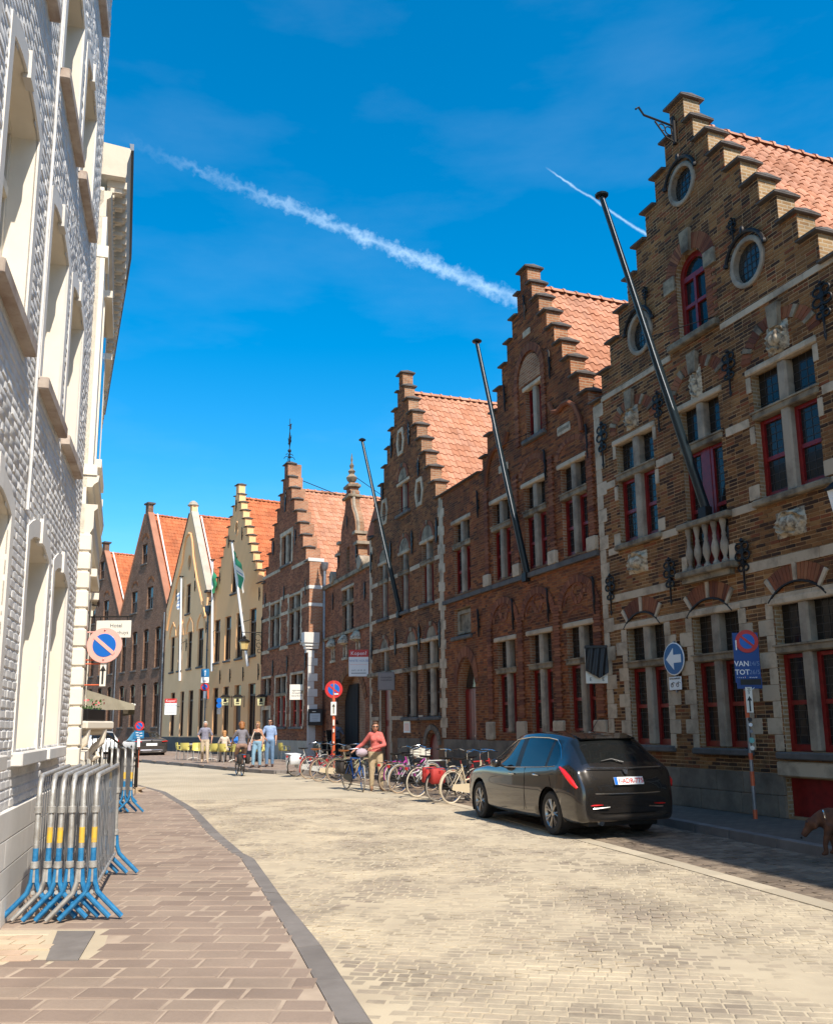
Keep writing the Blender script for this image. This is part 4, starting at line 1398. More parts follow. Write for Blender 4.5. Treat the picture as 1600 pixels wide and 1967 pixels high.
H.part('door', MB().box(-19.25, -18.36, .14, .2, .2, 3.30).box(-19.1, -18.5, .11, .14, .4, 1.6).box(-19.1, -18.5, .11, .14, 1.8, 3.1), MT['red'])
H.part('door_hood', MB().box(-20.1, -18.1, -.28, .05, 3.34, 3.48, bev=.02), MT['stone_dark'])
H.part('cellar_door', MB().prism(arched(-14.95, -14.02, .2, 1.02, .36), .1, .14), MT['red'])
H.arch_bricks(-14.485, 1.02, .5, .68, 0, 180, 12, mt=MT['plinth'], sq=.9, proud=.05)
H.part('poster', MB().box(-16.95, -16.37, -.03, 0, 1.38, 1.79), MT['white'])
H.part('poster_picture', MB().box(-16.88, -16.44, -.034, -.03, 1.44, 1.68), MT['signpink'])

# ---- H4a: narrow house with the carriage arch and scrolled gable
H = House(FF, -27.65, 'scroll_gable_house', 'narrow red brick house with carved scroll gable, stone finial and dark carriage archway', base_y=.15)
c4 = -23.95
o4 = [(-20.56, .02), (-20.56, 7.72), (-21.85, 7.72)]
gr = [(1.75, 7.72), (1.75, 8.35), (1.45, 8.42), (1.45, 8.9), (1.25, 9.35), (1.05, 9.35), (1.05, 9.6), (1.0, 9.9), (.80, 10.25), (.50, 10.6), (.40, 10.9), (.40, 11.35), (.26, 11.4), (.26, 11.75)]
o4 = [(-20.56, .02), (-20.56, 7.72)] + [(c4 + a, z) for a, z in gr] + [(c4 - a, z) for a, z in gr[::-1]] + [(-27.65, 7.72), (-27.65, .02)]
H.cross(-24.72, -23.15, 5.46, 7.26, 6.65, um=-23.95, mw=.3, sill=False, red='wood_dark', lead=(.2, .16))
H.holes.append(arched(-25.35, -21.62, .1, 2.45, 1.30))
H.holes.append(rect(-24.2, -23.7, 7.95, 9.0))
H.wall(o4, [MT['mortar2'], MT['side3']], MT['brick4'], seed=44, zmin_brick=.5)
H.body(-27.65, -20.56, 7.5, MT['side3'])
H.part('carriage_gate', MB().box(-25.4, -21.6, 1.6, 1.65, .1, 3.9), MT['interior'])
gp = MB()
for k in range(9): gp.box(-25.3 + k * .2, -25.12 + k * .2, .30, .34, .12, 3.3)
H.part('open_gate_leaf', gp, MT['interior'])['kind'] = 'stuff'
H.arch_bricks(-23.48, 2.1, 1.90, 2.25, 18, 162, 40, sq=.86, proud=.03, mt=MT['brick3'])
sm = MB()
for sg in (1, -1):
    P = [(c4 + sg * a, .12, z) for a, z in gr[4:12]]
    sm.tube(P, .075, 6)
    sm.box(min(c4 + sg * .95, c4 + sg * 1.35), max(c4 + sg * .95, c4 + sg * 1.35), -.12, .42, 9.32, 9.44)
    sm.box(min(c4 + sg * 1.1, c4 + sg * 1.62), max(c4 + sg * 1.1, c4 + sg * 1.62), -.12, .42, 8.84, 8.96)
    sm.tube([(c4 + sg * (1.85 + .22 * math.cos(a * .7)), .1, 8.02 + .22 * math.sin(a * .7)) for a in range(10)], .09, 6)
    sm.lathe([(.28, -.3), (.28, .1)], (c4 + sg * 2.0, .12, 8.0), 12, ax='y')
H.part('scroll_stone', sm, MT['mullion'], smooth=True)
H.part('gable_cap', MB().box(c4 - .48, c4 + .48, -.14, .48, 11.08, 11.2, bev=.02).box(c4 - .36, c4 + .36, -.12, .46, 11.55, 11.68, bev=.02), MT['stone_dark'])
H.part('finial', MB().lathe([(.14, 11.68), (.09, 11.78), (.20, 11.9), (.24, 12.02), (.10, 12.18), (.16, 12.3), (.06, 12.42), (.10, 12.55), (.03, 12.7), (.05, 12.8), (.01, 13.1)], (c4, .15, 0), 12), MT['stone_dark'], smooth=True)
H.part('stay_rod', MB().tube([(c4 + .1, .2, 12.1), (c4 + .1, 2.2, 10.9)], .015, 4), MT['iron'])
H.part('gable_slit', MB().box(-24.2, -23.7, .15, .2, 7.95, 9.0), MT['wood_dark'])
H.band(-27.6, -20.6, 7.66, 7.82, MT['stone_dark'], .12, 1.4, 'cornice_stone'); H.band(-27.6, -20.6, 5.34, 5.46, MT['stone_dark'], .09, 1.4, 'cornice_stone')
for u in (-26.0, -24.2, -22.45):
    H.part('statue_niche', MB().box(u - .30, u + .30, -.10, .02, 4.30, 4.40).box(u - .22, u - .12, -.06, .02, 4.4, 4.9).box(u + .12, u + .22, -.06, .02, 4.4, 4.9).lathe([(.1, 4.90), (.32, 4.98), (.30, 5.1), (.16, 5.3), (.05, 5.34)], (u, -.05, 0), 8), MT['carved'])
H.anchors([(-26.1, 7.36, 6.6), (-21.6, 7.18, 6.43), (-24.0, 10.35, 9.85), (-25.3, 9.1, 8.3), (-22.7, 8.9, 8.1)], AS)
H.roof(c4 - .1, 10.9, 3.5, 7.5, 1.2, 9.0, MT['tile'], nobj=0, ymax=7)

# flagpoles on the three near gables
for (u, z, o_, dz), nm in zip(((-1.24, 5.30, 1.87, 5.84), (-8.03, 5.21, 1.24, 6.02), (-17.22, 5.36, 1.37, 6.05)), ('dark flagpole slanting out over the balcony of the nearest gable house', 'dark bare flagpole slanting from the second gable house', 'dark bare flagpole slanting from the third gable house, shortest looking')):
    e = empty('flagpole', FF.w(u, -.02, z), FF.rz, nm, 'flagpole', 'dark bare flagpoles')
    d = Vector((0, -o_, dz))
    MB().tube([(0, 0, 0), tuple(d * .5), tuple(d * .501), tuple(d)], [.085, .075, .065, .05], 10).build('pole', MT['pole'], e, True)
    MB().lathe([(.0, .0), (.12, .02), (.13, .05), (.06, .10), (.0, .11)], tuple(d), 10).build('knob', MT['pole'], e, True)
    MB().tube([(0.05, -.09, .3), tuple(d * .45 + Vector((.07, -.05, 0))), tuple(d + Vector((.06, 0, -.05)))], .008, 4).build('halyard', MT['white'], e)
    MB().box(-.1, .1, -.12, .03, -.12, .10).build('bracket', MT['iron'], e)
    MB().tube([tuple(d * .55), (0.6, .1, dz * .55 + .35)], .01, 4).build('stay', MT['iron'], e)

# ---- H4: corner restaurant with white stone bands
def simple_window(H, u0, u1, z0, z1, mt='wood_dark', d=.14, sill=True, rail=.72, mull=False, rise=0.0, glass='glass', bars=0):
    H.holes.append(arched(u0, u1, z0, z1, rise) if rise else rect(u0, u1, z0, z1))
    f = .06
    fm = MB()
    fm.box(u0, u0 + f, d - .04, d + .03, z0, z1); fm.box(u1 - f, u1, d - .04, d + .03, z0, z1)
    fm.box(u0 + f, u1 - f, d - .035, d + .03, z0, z0 + f * 1.3); fm.box(u0 + f, u1 - f, d - .035, d + .03, z1 - f, z1)
    zr = z0 + (z1 - z0) * rail
    fm.box(u0 + f, u1 - f, d - .05, d + .03, zr - .05, zr + .05)
    um = (u0 + u1) / 2
    fm.box(um - .03, um + .03, d - .03, d + .03, z0 + f, zr)
    for k in range(1, bars + 1):
        z = z0 + (zr - z0) * k / (bars + 1)
        fm.box(u0 + f, u1 - f, d - .02, d + .03, z - .015, z + .015)
    w = H.part('window', fm, MT[mt])
    H.part('pane', MB().box(u0, u1, d + .01, d + .02, z0, z1 + rise), MT[glass], w)
    if sill: H.part('sill', MB().box(u0 - .08, u1 + .08, -.09, .1, z0 - .12, z0 - .004, bev=.02), MT['blue'], w)
    return w


H = House(FG, -7.45, 'corner_restaurant', 'orange-red brick stepped gable house with white stone bands and iron weathervane', 'house')
c = -3.73
oG = H.stepped(c, -7.45, 0.0, 9.02, .28, 14.55, .50, 13.82, .45, .68, 7)
H.cross(-4.22, -2.72, 9.42, 10.92, 10.2, um=-3.47, mw=.3, trans=False, sill=True, red='wood_dark', lead=None)
for a, sg in ((-4.24, -1), (-2.70, 1)): H.quoins(a, sg, 9.4, 11.0, h=.4, wl=.26, ws=.2)
H.band(-4.5, -2.45, 10.98, 11.12)
for u0, u1 in ((-5.95, -4.35), (-2.88, -1.2)):
    H.cross(u0, u1, 5.52, 7.72, 7.0, um=(u0 + u1) / 2, mw=.3, red='wood_dark', lead=(.2, .18), upper='glassb')
    for a, sg in ((u0 - .01, -1), (u1 + .01, 1)): H.quoins(a, sg, 5.5, 7.74, h=.28, wl=.24, ws=.14)
for u0, u1, z0 in ((-4.82, -3.2, 1.62), (-2.38, -.72, 1.62)):
    H.cross(u0, u1, z0, 4.0, 3.14, um=(u0 + u1) / 2, mw=.12, red='redbright', lead=(.2, .18))
    for a, sg in ((u0 - .01, -1), (u1 + .01, 1)): H.quoins(a, sg, z0, 4.0, h=.3, wl=.22, ws=.13)
    H.arch_bricks((u0 + u1) / 2, 3.75, .62, .72, 25, 155, 14)
H.cross(-7.1, -5.65, 3.17, 4.05, 3.6, um=-6.4, mw=.14, trans=False, red='wood_dark', lead=None, sill=False)
H.holes.append(rect(-7.0, -5.75, .15, 2.48))
H.wall(oG, [MT['mortar2'], MT['side4']], MT['brick4'], seed=55, thick=.70, zmin_brick=1.0)
H.caps(H.caplist)
H.roof(c, 13.3, 3.7, 8.3, .36, 10.0, MT['tile'], nobj=300, ymax=7)
H.body(-7.45, -.0, 8.6, MT['side4'])
H.part('door', MB().box(-7.0, -5.75, .12, .18, .15, 2.48), MT['wood_dark'])
H.part('door_frame', MB().prism(rect(-7.2, -5.55, .12, 2.66), -.04, .03, 0, [rect(-6.98, -5.77, .12, 2.46)], back=False), MT['stone'])
for a, b in ((-7.4, -6.0), (-4.3, -2.92), (-1.15, -.02)):
    for z0, z1 in ((7.74, 7.90), (6.95, 7.10), (5.28, 5.46)): H.band(a, b, z0, z1, piece=.8)
H.band(-7.4, -.02, 9.2, 9.36, piece=.9) if False else None
H.band(-7.4, -4.4, 9.22, 9.38, piece=.9); H.band(-2.55, -.02, 9.0, 9.16, piece=.9)
H.band(-7.4, -.02, .12, 1.0, stone_mat('beige_plinth', (.44, .37, .29), (.30, .25, .19)), .05, 1.2, 'plinth_stone')
H.anchors([(-3.7, 13.3, 12.1), (-5.6, 11, 10.25), (-2.05, 10.9, 10.1), (-6.85, 8.47, 7.74), (-3.68, 8.38, 7.62), (-.45, 8.2, 7.5), (-5.3, 4.9, 4.1), (-3.0, 4.95, 4.15), (-.38, 4.95, 4.1)], AS)
# return wall towards the viewer: white quoins, corbel, bands
rt = []
for k in range(9):
    z = 1.9 + k * .34
    w_ = .42 if k % 2 else .26
    rt.append((0, w_, z, z + .33))
for y0, y1, z0, z1 in rt + [(0, .68, 7.74, 7.9), (0, .68, 6.95, 7.1), (-.05, .68, 9.0, 9.16), (0, .34, .12, 1.88)]:
    mb = MB().box(-.03, .025, y0 - .03, y1, z0, z1, bev=.008)
    H.part('corner_stone', mb, MT['white_stone'])
cb = MB()
for i, (z0, z1, q) in enumerate(((4.85, 5.02, .10), (5.02, 5.15, .16), (5.15, 5.28, .22), (5.28, 5.75, .27))):
    cb.box(-.25, q - .1, -q, .45, z0, z1, bev=.01)
H.part('corner_corbel', cb, MT['white_stone'])
# drainpipe in the corner, with hopper
pp = MB().tube([(.16, .66, 3.2), (.16, .66, 8.6)], .07, 8).lathe([(.07, 8.55), (.16, 8.7), (.18, 8.95)], (.16, .66, 0), 8)
H.part('downpipe', pp, MT['zinc'], smooth=True)
H.part('downpipe_foot', MB().tube([(.16, .66, .3), (.16, .66, 3.2)], .06, 8), MT['ironrust'], smooth=True)
# weathervane
wv = MB().tube([(c, .15, 14.6), (c, .15, 17.0)], [.03, .014], 6)
for z, r_ in ((14.85, .14), (15.05, .09)):
    for k in range(4):
        a = math.pi / 2 * k
        wv.tube([(c + math.cos(a) * (r_ + r_ * math.cos(t * .6)), .15 + math.sin(a) * (r_ + r_ * math.cos(t * .6)), z + r_ * math.sin(t * .6)) for t in range(9)], .016, 4)
wv.ball((c, .15, 15.3), .10, 8)
for sg in (-1, 1):
    wv.tube([(c, .15, 15.6), (c + sg * .12, .15, 15.85), (c + sg * .28, .15, 16.05)], [.02, .035, .008], 5)
    wv.tube([(c, .15, 15.75), (c + sg * .2, .15, 15.72), (c + sg * .26, .15, 15.8)], [.02, .03, .008], 5)
wv.lathe([(.02, 15.5), (.07, 15.8), (.05, 16.0), (.02, 16.3)], (c, .15, 0), 6)
wv.tube([(c - .28, .15, 16.72), (c + .3, .15, 16.62)], .018, 5)
H.part('weathervane', wv, MT['iron'], smooth=True)
H.part('vane_plate', MB().box(c + .02, c + .2, .14, .16, 16.40, 16.68), MT['ironrust'])
H.part('stay_rod', MB().tube([(c + .2, .3, 13.9), (c + .2, 2.8, 13.2)], .02, 4), MT['iron'])

# ---- H5: cream stepped gable
H = House(FK, -8.7, 'cream_gable_house', 'cream rendered stepped gable house with four tall brown windows and beer signs')
c = -4.35
oK = H.stepped(c, -8.7, 0.0, 9.15, .24, 15.45, .36, 14.85, .357, .55, 10)
simple_window(H, -4.95, -4.05, 9.15, 11.22, rail=.6)
H.holes.append(ellipse(-4.32, 12.88, .24, .36))
for a, b in ((-7.72, -6.68), (-5.83, -4.82), (-3.93, -2.9), (-1.86, -.86)): simple_window(H, a, b, 5.38, 7.9)
for a, b in ((-7.6, -6.68), (-5.83, -4.86), (-1.80, -.74)): simple_window(H, a, b, 1.16, 3.9, sill=False, rail=.78)
H.holes.append(rect(-3.98, -2.9, .15, 3.9))
H.wall(oK, [MT['cream'], MT['cream']])
H.caps(H.caplist, t=.06, mt=MT['slate'])
H.roof(c, 14.7, 4.1, 8.6, .36, 9.0, MT['tile_red'], nobj=0, ymax=7, tw=.26, tl=.33)
H.body(-8.7, 0, 8.6, MT['cream'])
r_ = H.ring(-4.32, 12.88, .30, .42, .07, MT['cream2'], .02)
H.part('pane', MB().prism(ellipse(-4.32, 12.88, .24, .36), .12, .13), MT['glass'], r_)
H.part('door', MB().box(-3.98, -2.9, .14, .2, .15, 2.9).box(-3.98, -2.9, .12, .2, 2.9, 3.0), MT['wood_dark'])
H.part('fanlight', MB().box(-3.98, -2.9, .14, .16, 3.0, 3.9), MT['glass'])
H.anchors([(-4.4, 14.6, 13.9), (-3.3, 12.73, 12.0), (-5.55, 12.7, 11.95), (-6.95, 10.7, 10.0), (-6.38, 4.89, 4.1), (-4.67, 4.85, 4.1), (-2.57, 4.82, 4.07), (-.3, 4.86, 4.02), (-.4, 8.9, 8.2)], AB)
H.band(-8.68, -4.02, .12, 1.08, MT['grey_plinth'], .04, 2.2, 'plinth_stone'); H.band(-2.86, -.02, .12, 1.08, MT['grey_plinth'], .04, 2.2, 'plinth_stone')

# ---- H6: cream pointed gable
H = House(FK, -18.3, 'cream_gable_house', 'pale yellow rendered house with pointed gable, round-arched mouldings and oval attic window')
simple_window(H, -13.7, -12.8, 8.95, 10.9, rail=.6)
H.holes.append(ellipse(-13.25, 12.32, .34, .50))
for a, b in ((-16.9, -16.02), (-15.1, -14.24), (-13.02, -12.12), (-10.92, -9.8)): simple_window(H, a, b, 5.34, 7.7)
for a, b in ((-16.4, -15.44), (-14.2, -13.4), (-12.4, -11.46), (-10.35, -9.4)): simple_window(H, a, b, 1.1, 3.94, sill=False, rail=.78)
ap = (-13.4, 15.75)
oH6 = [(-8.72, .02), (-8.72, 9.0), (-9.35, 9.0), (-9.35, 9.9), (-13.15, 15.75), (-13.15, 16.2), (-13.65, 16.2), (-13.65, 15.75), (-18.0, 10.2), (-18.3, 10.0), (-18.3, .02)]
H.wall(oH6, [MT['cream2'], MT['cream2']])
def slope_cap(H, a, b, mt, y0=-.06, y1=.40, t=.10, name='gable_coping'):
    d = Vector((b[0] - a[0], 0, b[1] - a[1])); l = d.length; d.normalize()
    nrm = Vector((-d.z, 0, d.x))
    if nrm.z < 0: nrm = -nrm
    mb = MB()
    vs = []
    for p in (a, b):
        for y in (y0, y1):
            for k in (0, t):
                q = Vector((p[0], y, p[1])) + nrm * k
                vs.append(tuple(q))
    mb.add(vs, [(0, 1, 3, 2), (4, 6, 7, 5), (0, 4, 5, 1), (2, 3, 7, 6), (1, 5, 7, 3), (0, 2, 6, 4)])
    return H.part(name, mb, mt)
MT['coping'] = stone_mat('grey_cement_coping', (.50, .43, .34), (.34, .29, .23), scale=1.5)
MT['brick_coping'] = piece_mat('brick_coping', [(0, (.40, .17, .10)), (1, (.48, .23, .14))], grime=(.8, 1.1))
slope_cap(H, (-9.30, 9.88), (-13.15, 15.72), MT['coping']); slope_cap(H, (-18.25, 9.9), (-13.65, 15.72), MT['slate'], t=.06)
H.part('pinnacle_cap', MB().lathe([(.36, 16.2), (.38, 16.26), (.30, 16.34), (.28, 16.42), (.10, 16.55)], (-13.4, .15, 0), 10), MT['coping'])
H.part('kneeler', MB().box(-9.6, -9.1, -.12, .5, 9.82, 9.95), MT['slate'])
H.roof(-13.4, 15.55, 4.6, 9.0, .45, 9.0, MT['tile_red'], nobj=0, ymax=8, tw=.26, tl=.33)
H.part('flashing', MB().add([(-13.4 + .35, .52, 15.35), (-13.4 + .35, .62, 15.35), (-9.5, .62, 10.0), (-9.5, .52, 10.0)], [(0, 3, 2, 1)]).xform(Matrix.Translation((.12, 0, .12))), MT['white_stone'])
H.body(-18.3, -8.72, 9.0, MT['cream2'])
r_ = H.ring(-13.25, 12.32, .40, .56, .07, MT['cream2'], .02)
H.part('pane', MB().prism(ellipse(-13.25, 12.32, .34, .5), .12, .13), MT['glass'], r_)
def mould(H, pts, r_=.09, mt=None, name='arch_mould'):
    return H.part(name, MB().tube([(u, -.02, z) for u, z in pts], r_, 6), mt, smooth=True)
mould(H, [(-17.9, 8.3), (-17.3, 9.6), (-15.8, 11.5), (-14.8, 12.6), (-14.5, 13.6), (-14.1, 14.2), (-13.55, 14.35), (-13.0, 14.2), (-12.6, 13.6), (-12.3, 12.6), (-11.4, 11.0), (-10.2, 9.4), (-9.5, 8.3)], .10, MT['cream'])
for k in (-16.45, -14.6, -12.55, -10.35):
    mould(H, [(k - .75, 7.6), (k - .6, 8.2), (k, 8.65), (k + .6, 8.2), (k + .75, 7.6)], .06, MT['cream'])
H.band(-18.28, -8.75, .12, 1.05, MT['grey_plinth'], .04, 2.2, 'plinth_stone')
H.anchors([(-15.9, 10.9, 10.1), (-11.8, 10.9, 10.2), (-11.9, 11.9, 11.1), (-9.2, 8.0, 7.3), (-13.2, 7.3, 6.5)], AB)
H.pipe(-8.75, .3, 8.4, mt=MT['gutter'])
H.part('hopper', MB().lathe([(.06, 8.3), (.2, 8.55), (.22, 8.9)], (-8.75, -.1, 0), 8), MT['gutter'])

# ---- H7, H8: dark brown brick gables beyond
for u0, u1, lab, apx in ((-8.7, 0.0, 'tall dark brown brick gable house beside the pale yellow one, chimney block on top', 17.75), (-17.6, -8.74, 'farthest dark brown brick gable house, half hidden behind the hotel front', 16.2)):
    H = House(FB, u0, 'brown_gable_house', lab)
    c = (u0 + u1) / 2 - .0
    for k in range(4):
        a = u0 + .55 + k * 2.12
        if k < 4: simple_window(H, a, a + .92, 5.82, 8.62, rise=.12, rail=.7, bars=2)
        simple_window(H, a + .05, a + .95, 1.72, 4.7, rise=.12, rail=.74)
    for a in (c - 2.2, c + .75): simple_window(H, a, a + 1.1, 10.15, 11.8, rail=.5, glass='glassb')
    simple_window(H, c - .55, c + .4, 13.7, 15.2, rail=.5, glass='glassb')
    h7 = [(u1, .02), (u1, 10.2), (c + .28, apx - .2), (c + .28, apx + .5), (c - .28, apx + .5), (c - .28, apx - .2), (u0, 10.2), (u0, .02)]
    H.wall(h7, [MT['brown'], MT['brown']])
    slope_cap(H, (u1, 10.15), (c + .3, apx - .2), MT['brick_coping'], t=.10); slope_cap(H, (u0, 10.15), (c - .3, apx - .2), MT['brick_coping'], t=.06)
    H.part('flashing', MB().add([(c + .5, .52, apx - .35), (c + .5, .63, apx - .35), (u1 - .1, .63, 10.2), (u1 - .1, .52, 10.2)], [(0, 3, 2, 1)]).xform(Matrix.Translation((.12, 0, .10))), MT['white_stone'])
    H.part('chimney_cap', MB().box(c - .4, c + .4, -.1, .5, apx + .5, apx + .62), MT['slate'])
    H.roof(c, apx - .25, (u1 - u0) / 2, 9.95, .45, 10.0, MT['tile_red'], nobj=0, ymax=8, tw=.26, tl=.33)
    H.body(u0, u1, 9.9, MT['brown'])
    H.arch_bricks(c - .08, 15.3, .5, .75, 20, 160, 14, mt=MT['brick3'])
    for a in (c - 1.65, c + 1.3): H.arch_bricks(a, 11.85, .55, .75, 25, 155, 12, mt=MT['brick3'])
    H.pipe(u1 - .12, .3, 9.6)

# ---- H0: the house next to the nearest gable, standing just outside the frame on the right; it shades the parking lane
F0 = Frame(FF.w(2.2, 0), -14.8)
H = House(F0, 0.0, 'brick_town_house', 'tall brown brick town house adjoining the nearest gable on the right, outside the picture')
for fl in range(4):
    for k in range(8):
        a = 1.0 + k * 2.4
        if fl > 1 and a < 8.4: continue
        simple_window(H, a, a + 1.1, 1.2 + fl * 3.5, 3.3 + fl * 3.5, mt='white')
H.wall([(22.5, .02), (22.5, 15.6), (8.0, 15.6), (8.0, 8.0), (.02, 8.0), (.02, .02)], [MT['side1'], MT['side1']])
H.body(8.0, 22.5, 15.5, MT['side1'])
H.part('cornice', MB().box(7.9, 22.6, -.2, .5, 15.6, 15.8, bev=.02), MT['stone'])
H.part('low_wing', MB().box(.05, 7.98, .37, 8, .02, 7.9), MT['side1'])

# ---------------------------------------------------------------- left: white painted brick building
H = House(FL, -8.0, 'white_brick_building', 'tall white-painted rough brick building with deep windows, filling the left edge', 'building')
cols_ = [(-7.3, -6.1), (-5.6, -4.4), (-3.85, -2.65), (-2.08, -.88), (.05, 1.25), (1.70, 2.86)]
flo = [(1.42, 3.22), (4.67, 6.42), (7.77, 9.30), (10.75, 12.2)]
LT = 13.6
for i, (a, b) in enumerate(cols_):
    for z0, z1 in flo:
        H.holes.append(arched(a, b, z0, z1, .11, n=8))
outL = [(3.85, .02), (3.85, LT), (-8.0, LT), (-8.0, .02)]
# relief bricks
H.wall(outL, [MT['white_wall'], MT['white_smooth']], None, thick=.5)
lb = [q for q in lay_bricks([rect(-3.4, 3.85, .98, 12.6)] + H.holes[8:], .98, 12.6, .078, .225, .012, seed=77, jit=.006)]
# holes lists outside the bricked strip would break the even-odd scan, so openings are cut again here
lb = []
strip = rect(-3.6, 3.85, .98, 12.6)
ops = [h for h in H.holes if min(p[0] for p in h) > -4.0]
lb = lay_bricks([strip] + ops, .98, 12.6, .078, .225, .009, seed=77, jit=.0025)
lb.sort(key=lambda q: (q[0] - .3) ** 2 * 1.5 + (q[2] - 2.2) ** 2)
for q in lb[:300]:
    inst('painted_brick', unit_block(MT['white_wall'], .16), H.w, ((q[0] + q[1]) / 2 - H.u0, -(.0075 + q[4]), (q[2] + q[3]) / 2), (rnd.uniform(-.05, .05), 0, rnd.uniform(-.02, .02)), (q[1] - q[0], .03, q[3] - q[2]))
mb = MB()
rg = random.Random(5)
for u0, u1, z0, z1, j in lb[300:]:
    y = -(.0075 + j)
    um, i = (u0 + u1) / 2, .010
    d = lambda: rg.uniform(-.003, .003)
    vs = [(u0, 0, z0), (u1, 0, z0), (u1, 0, z1), (u0, 0, z1), (u0 + i, y + d(), z0 + i), (um, y + d(), z0 + i * .6), (u1 - i, y + d(), z0 + i), (u1 - i, y + d(), z1 - i), (um, y + d(), z1 - i * .6), (u0 + i, y + d(), z1 - i)]
    mb.add(vs, [(4, 5, 8, 9), (5, 6, 7, 8), (0, 1, 6, 5, 4), (1, 2, 7, 6), (2, 3, 9, 8, 7), (3, 0, 4, 9)])
o = H.part('brickwork', mb, MT['white_wall'], H.w, smooth=True, ang=50)
o['kind'] = 'stuff'
for i, (a, b) in enumerate(cols_):
    if b < -4.2: continue
    for fl, (z0, z1) in enumerate(flo):
        op = arched(a, b, z0, z1, .11, n=8)
        outer = arched(a - .13, b + .13, z0 - .02, z1 + .10, .17, n=8)
        fr_ = H.part('window_surround', MB().prism(outer, -.018, .01, 0, [op], back=False), MT['white_stone'])
        um = (a + b) / 2
        H.part('keystone', MB().prism([(um - .08, z1 + .07), (um + .08, z1 + .07), (um + .09, z1 + .30), (um - .09, z1 + .30)], -.04, .02), MT['white_stone'], fr_)
        sl = MB().box(a - .12, b + .12, -.095, .2, z0 - .115, z0, bev=.01)
        H.part('sill', sl, MT['sill_worn'] if fl else MT['white_stone'], fr_)
        # painted wooden window
        f = .07
        fm = MB()
        d = .20
        fm.box(a, a + f, d, d + .08, z0, z1 + .12); fm.box(b - f, b, d, d + .08, z0, z1 + .12); fm.box(a + f, b - f, d, d + .08, z0, z0 + f * 1.4); fm.box(a + f, b - f, d - .01, d + .08, z1 - .02, z1 + .11)
        zr = z0 + (z1 - z0) * .68
        fm.box(a + f, b - f, d - .02, d + .07, zr - .04, zr + .05); fm.box(um - .035, um + .035, d - .01, d + .07, z0 + f, zr)
        wo = H.part('window', fm, MT['white_smooth'])
        H.part('pane', MB().box(a, b, d + .05, d + .06, z0, z1 + .11), MT['glass'], wo)
# smooth plinth in four courses
for k in range(4):
    z0, z1 = .10 + k * .22, .10 + (k + 1) * .22
    u = -6.0 - (k % 2) * .7
    while u < 3.85:
        b = min(u + 1.9, 3.86)
        H.block('plinth_stone', u + .003, b - .003, z0 + .004, z1 - .004, .05, MT['white_stone'], bev=.015)
        u = b
# conduit running up the wall
H.part('painted_conduit', MB().tube([(-.30 + .02 * math.sin(k * 2.1), -.03, 3.4 + k * .5) for k in range(17)], .016, 5), MT['white_wall'], smooth=True)
H.body(-8.0, 3.85, LT, MT['white_wall'], depth=8, y0=.5)
H.part('cornice', MB().box(-8, 3.9, -.45, .5, LT, LT + .4, bev=.02), MT['soffit'])

# ---------------------------------------------------------------- left: cream hotel front with the big cornice
P0 = FL.w(3.86, 0)
SEG = [P0, P0 + heading(-18) * 3.1, P0 + heading(-18) * 3.1 + heading(-21.8) * 8.5]
hotel = empty('hotel_building', P0, 0, 'cream stuccoed hotel front with bracketed cornice, behind the white brick wall', 'building')


def sweep(prof, path, mt, name, parent, origin, smooth=False, closed=True):
    """profile (o outwards, z) swept along a ground polyline whose street side is to its right"""
    n = len(path)
    mb = MB()
    vs = []
    for i, p in enumerate(path):
        ds = []
        if i > 0: ds.append((path[i] - path[i - 1]).normalized())
        if i < n - 1: ds.append((path[i + 1] - path[i]).normalized())
        d = sum(ds, Vector((0, 0, 0))).normalized()
        nr = Vector((d.y, -d.x, 0))
        for o_, z in prof:
            q = p + nr * o_ - origin
            vs.append((q.x, q.y, z))
    k = len(prof)
    fs = []
    for i in range(n - 1):
        for j in range(k if closed else k - 1):
            fs.append((i * k + j, i * k + (j + 1) % k, (i + 1) * k + (j + 1) % k, (i + 1) * k + j))
    if closed:
        fs.append(tuple(range(k - 1, -1, -1)))
        fs.append(tuple((n - 1) * k + j for j in range(k)))
    mb.add(vs, fs)
    return mb.build(name, mt, parent, smooth)


sw = lambda prof, mt, name: sweep(prof, SEG, MT[mt], name, hotel, P0)
sw([(-6, .02), (.05, .02), (.05, 9.0), (-6, 9.0)], 'white_smooth', 'wall')
sw([(-.2, .1), (.12, .1), (.12, .85), (.10, .9), (-.2, .9)], 'white_smooth', 'plinth')
# entablature between the storeys
sw([(-.1, 4.10), (.13, 4.10), (.16, 4.16), (.16, 4.38), (.20, 4.42), (.20, 4.47), (-.1, 4.47)], 'white_smooth', 'lower_moulding')
sw([(-.1, 4.70), (.12, 4.70), (.14, 4.74), (.19, 4.78), (.20, 4.86), (-.1, 4.88)], 'white_smooth', 'string_course')
# crowning cornice with gutter
sw([(-.1, 8.55), (.09, 8.55), (.09, 8.82), (.14, 8.86), (.16, 8.95), (-.1, 8.95)], 'soffit', 'architrave')
sw([(-.1, 9.20), (.32, 9.20), (.33, 9.26), (.33, 9.42), (.36, 9.55), (.38, 9.66), (-.1, 9.70)], 'soffit', 'cornice')
sw([(.365, 9.64), (.41, 9.64), (.41, 9.74), (.35, 9.74)], 'gutter', 'gutter')
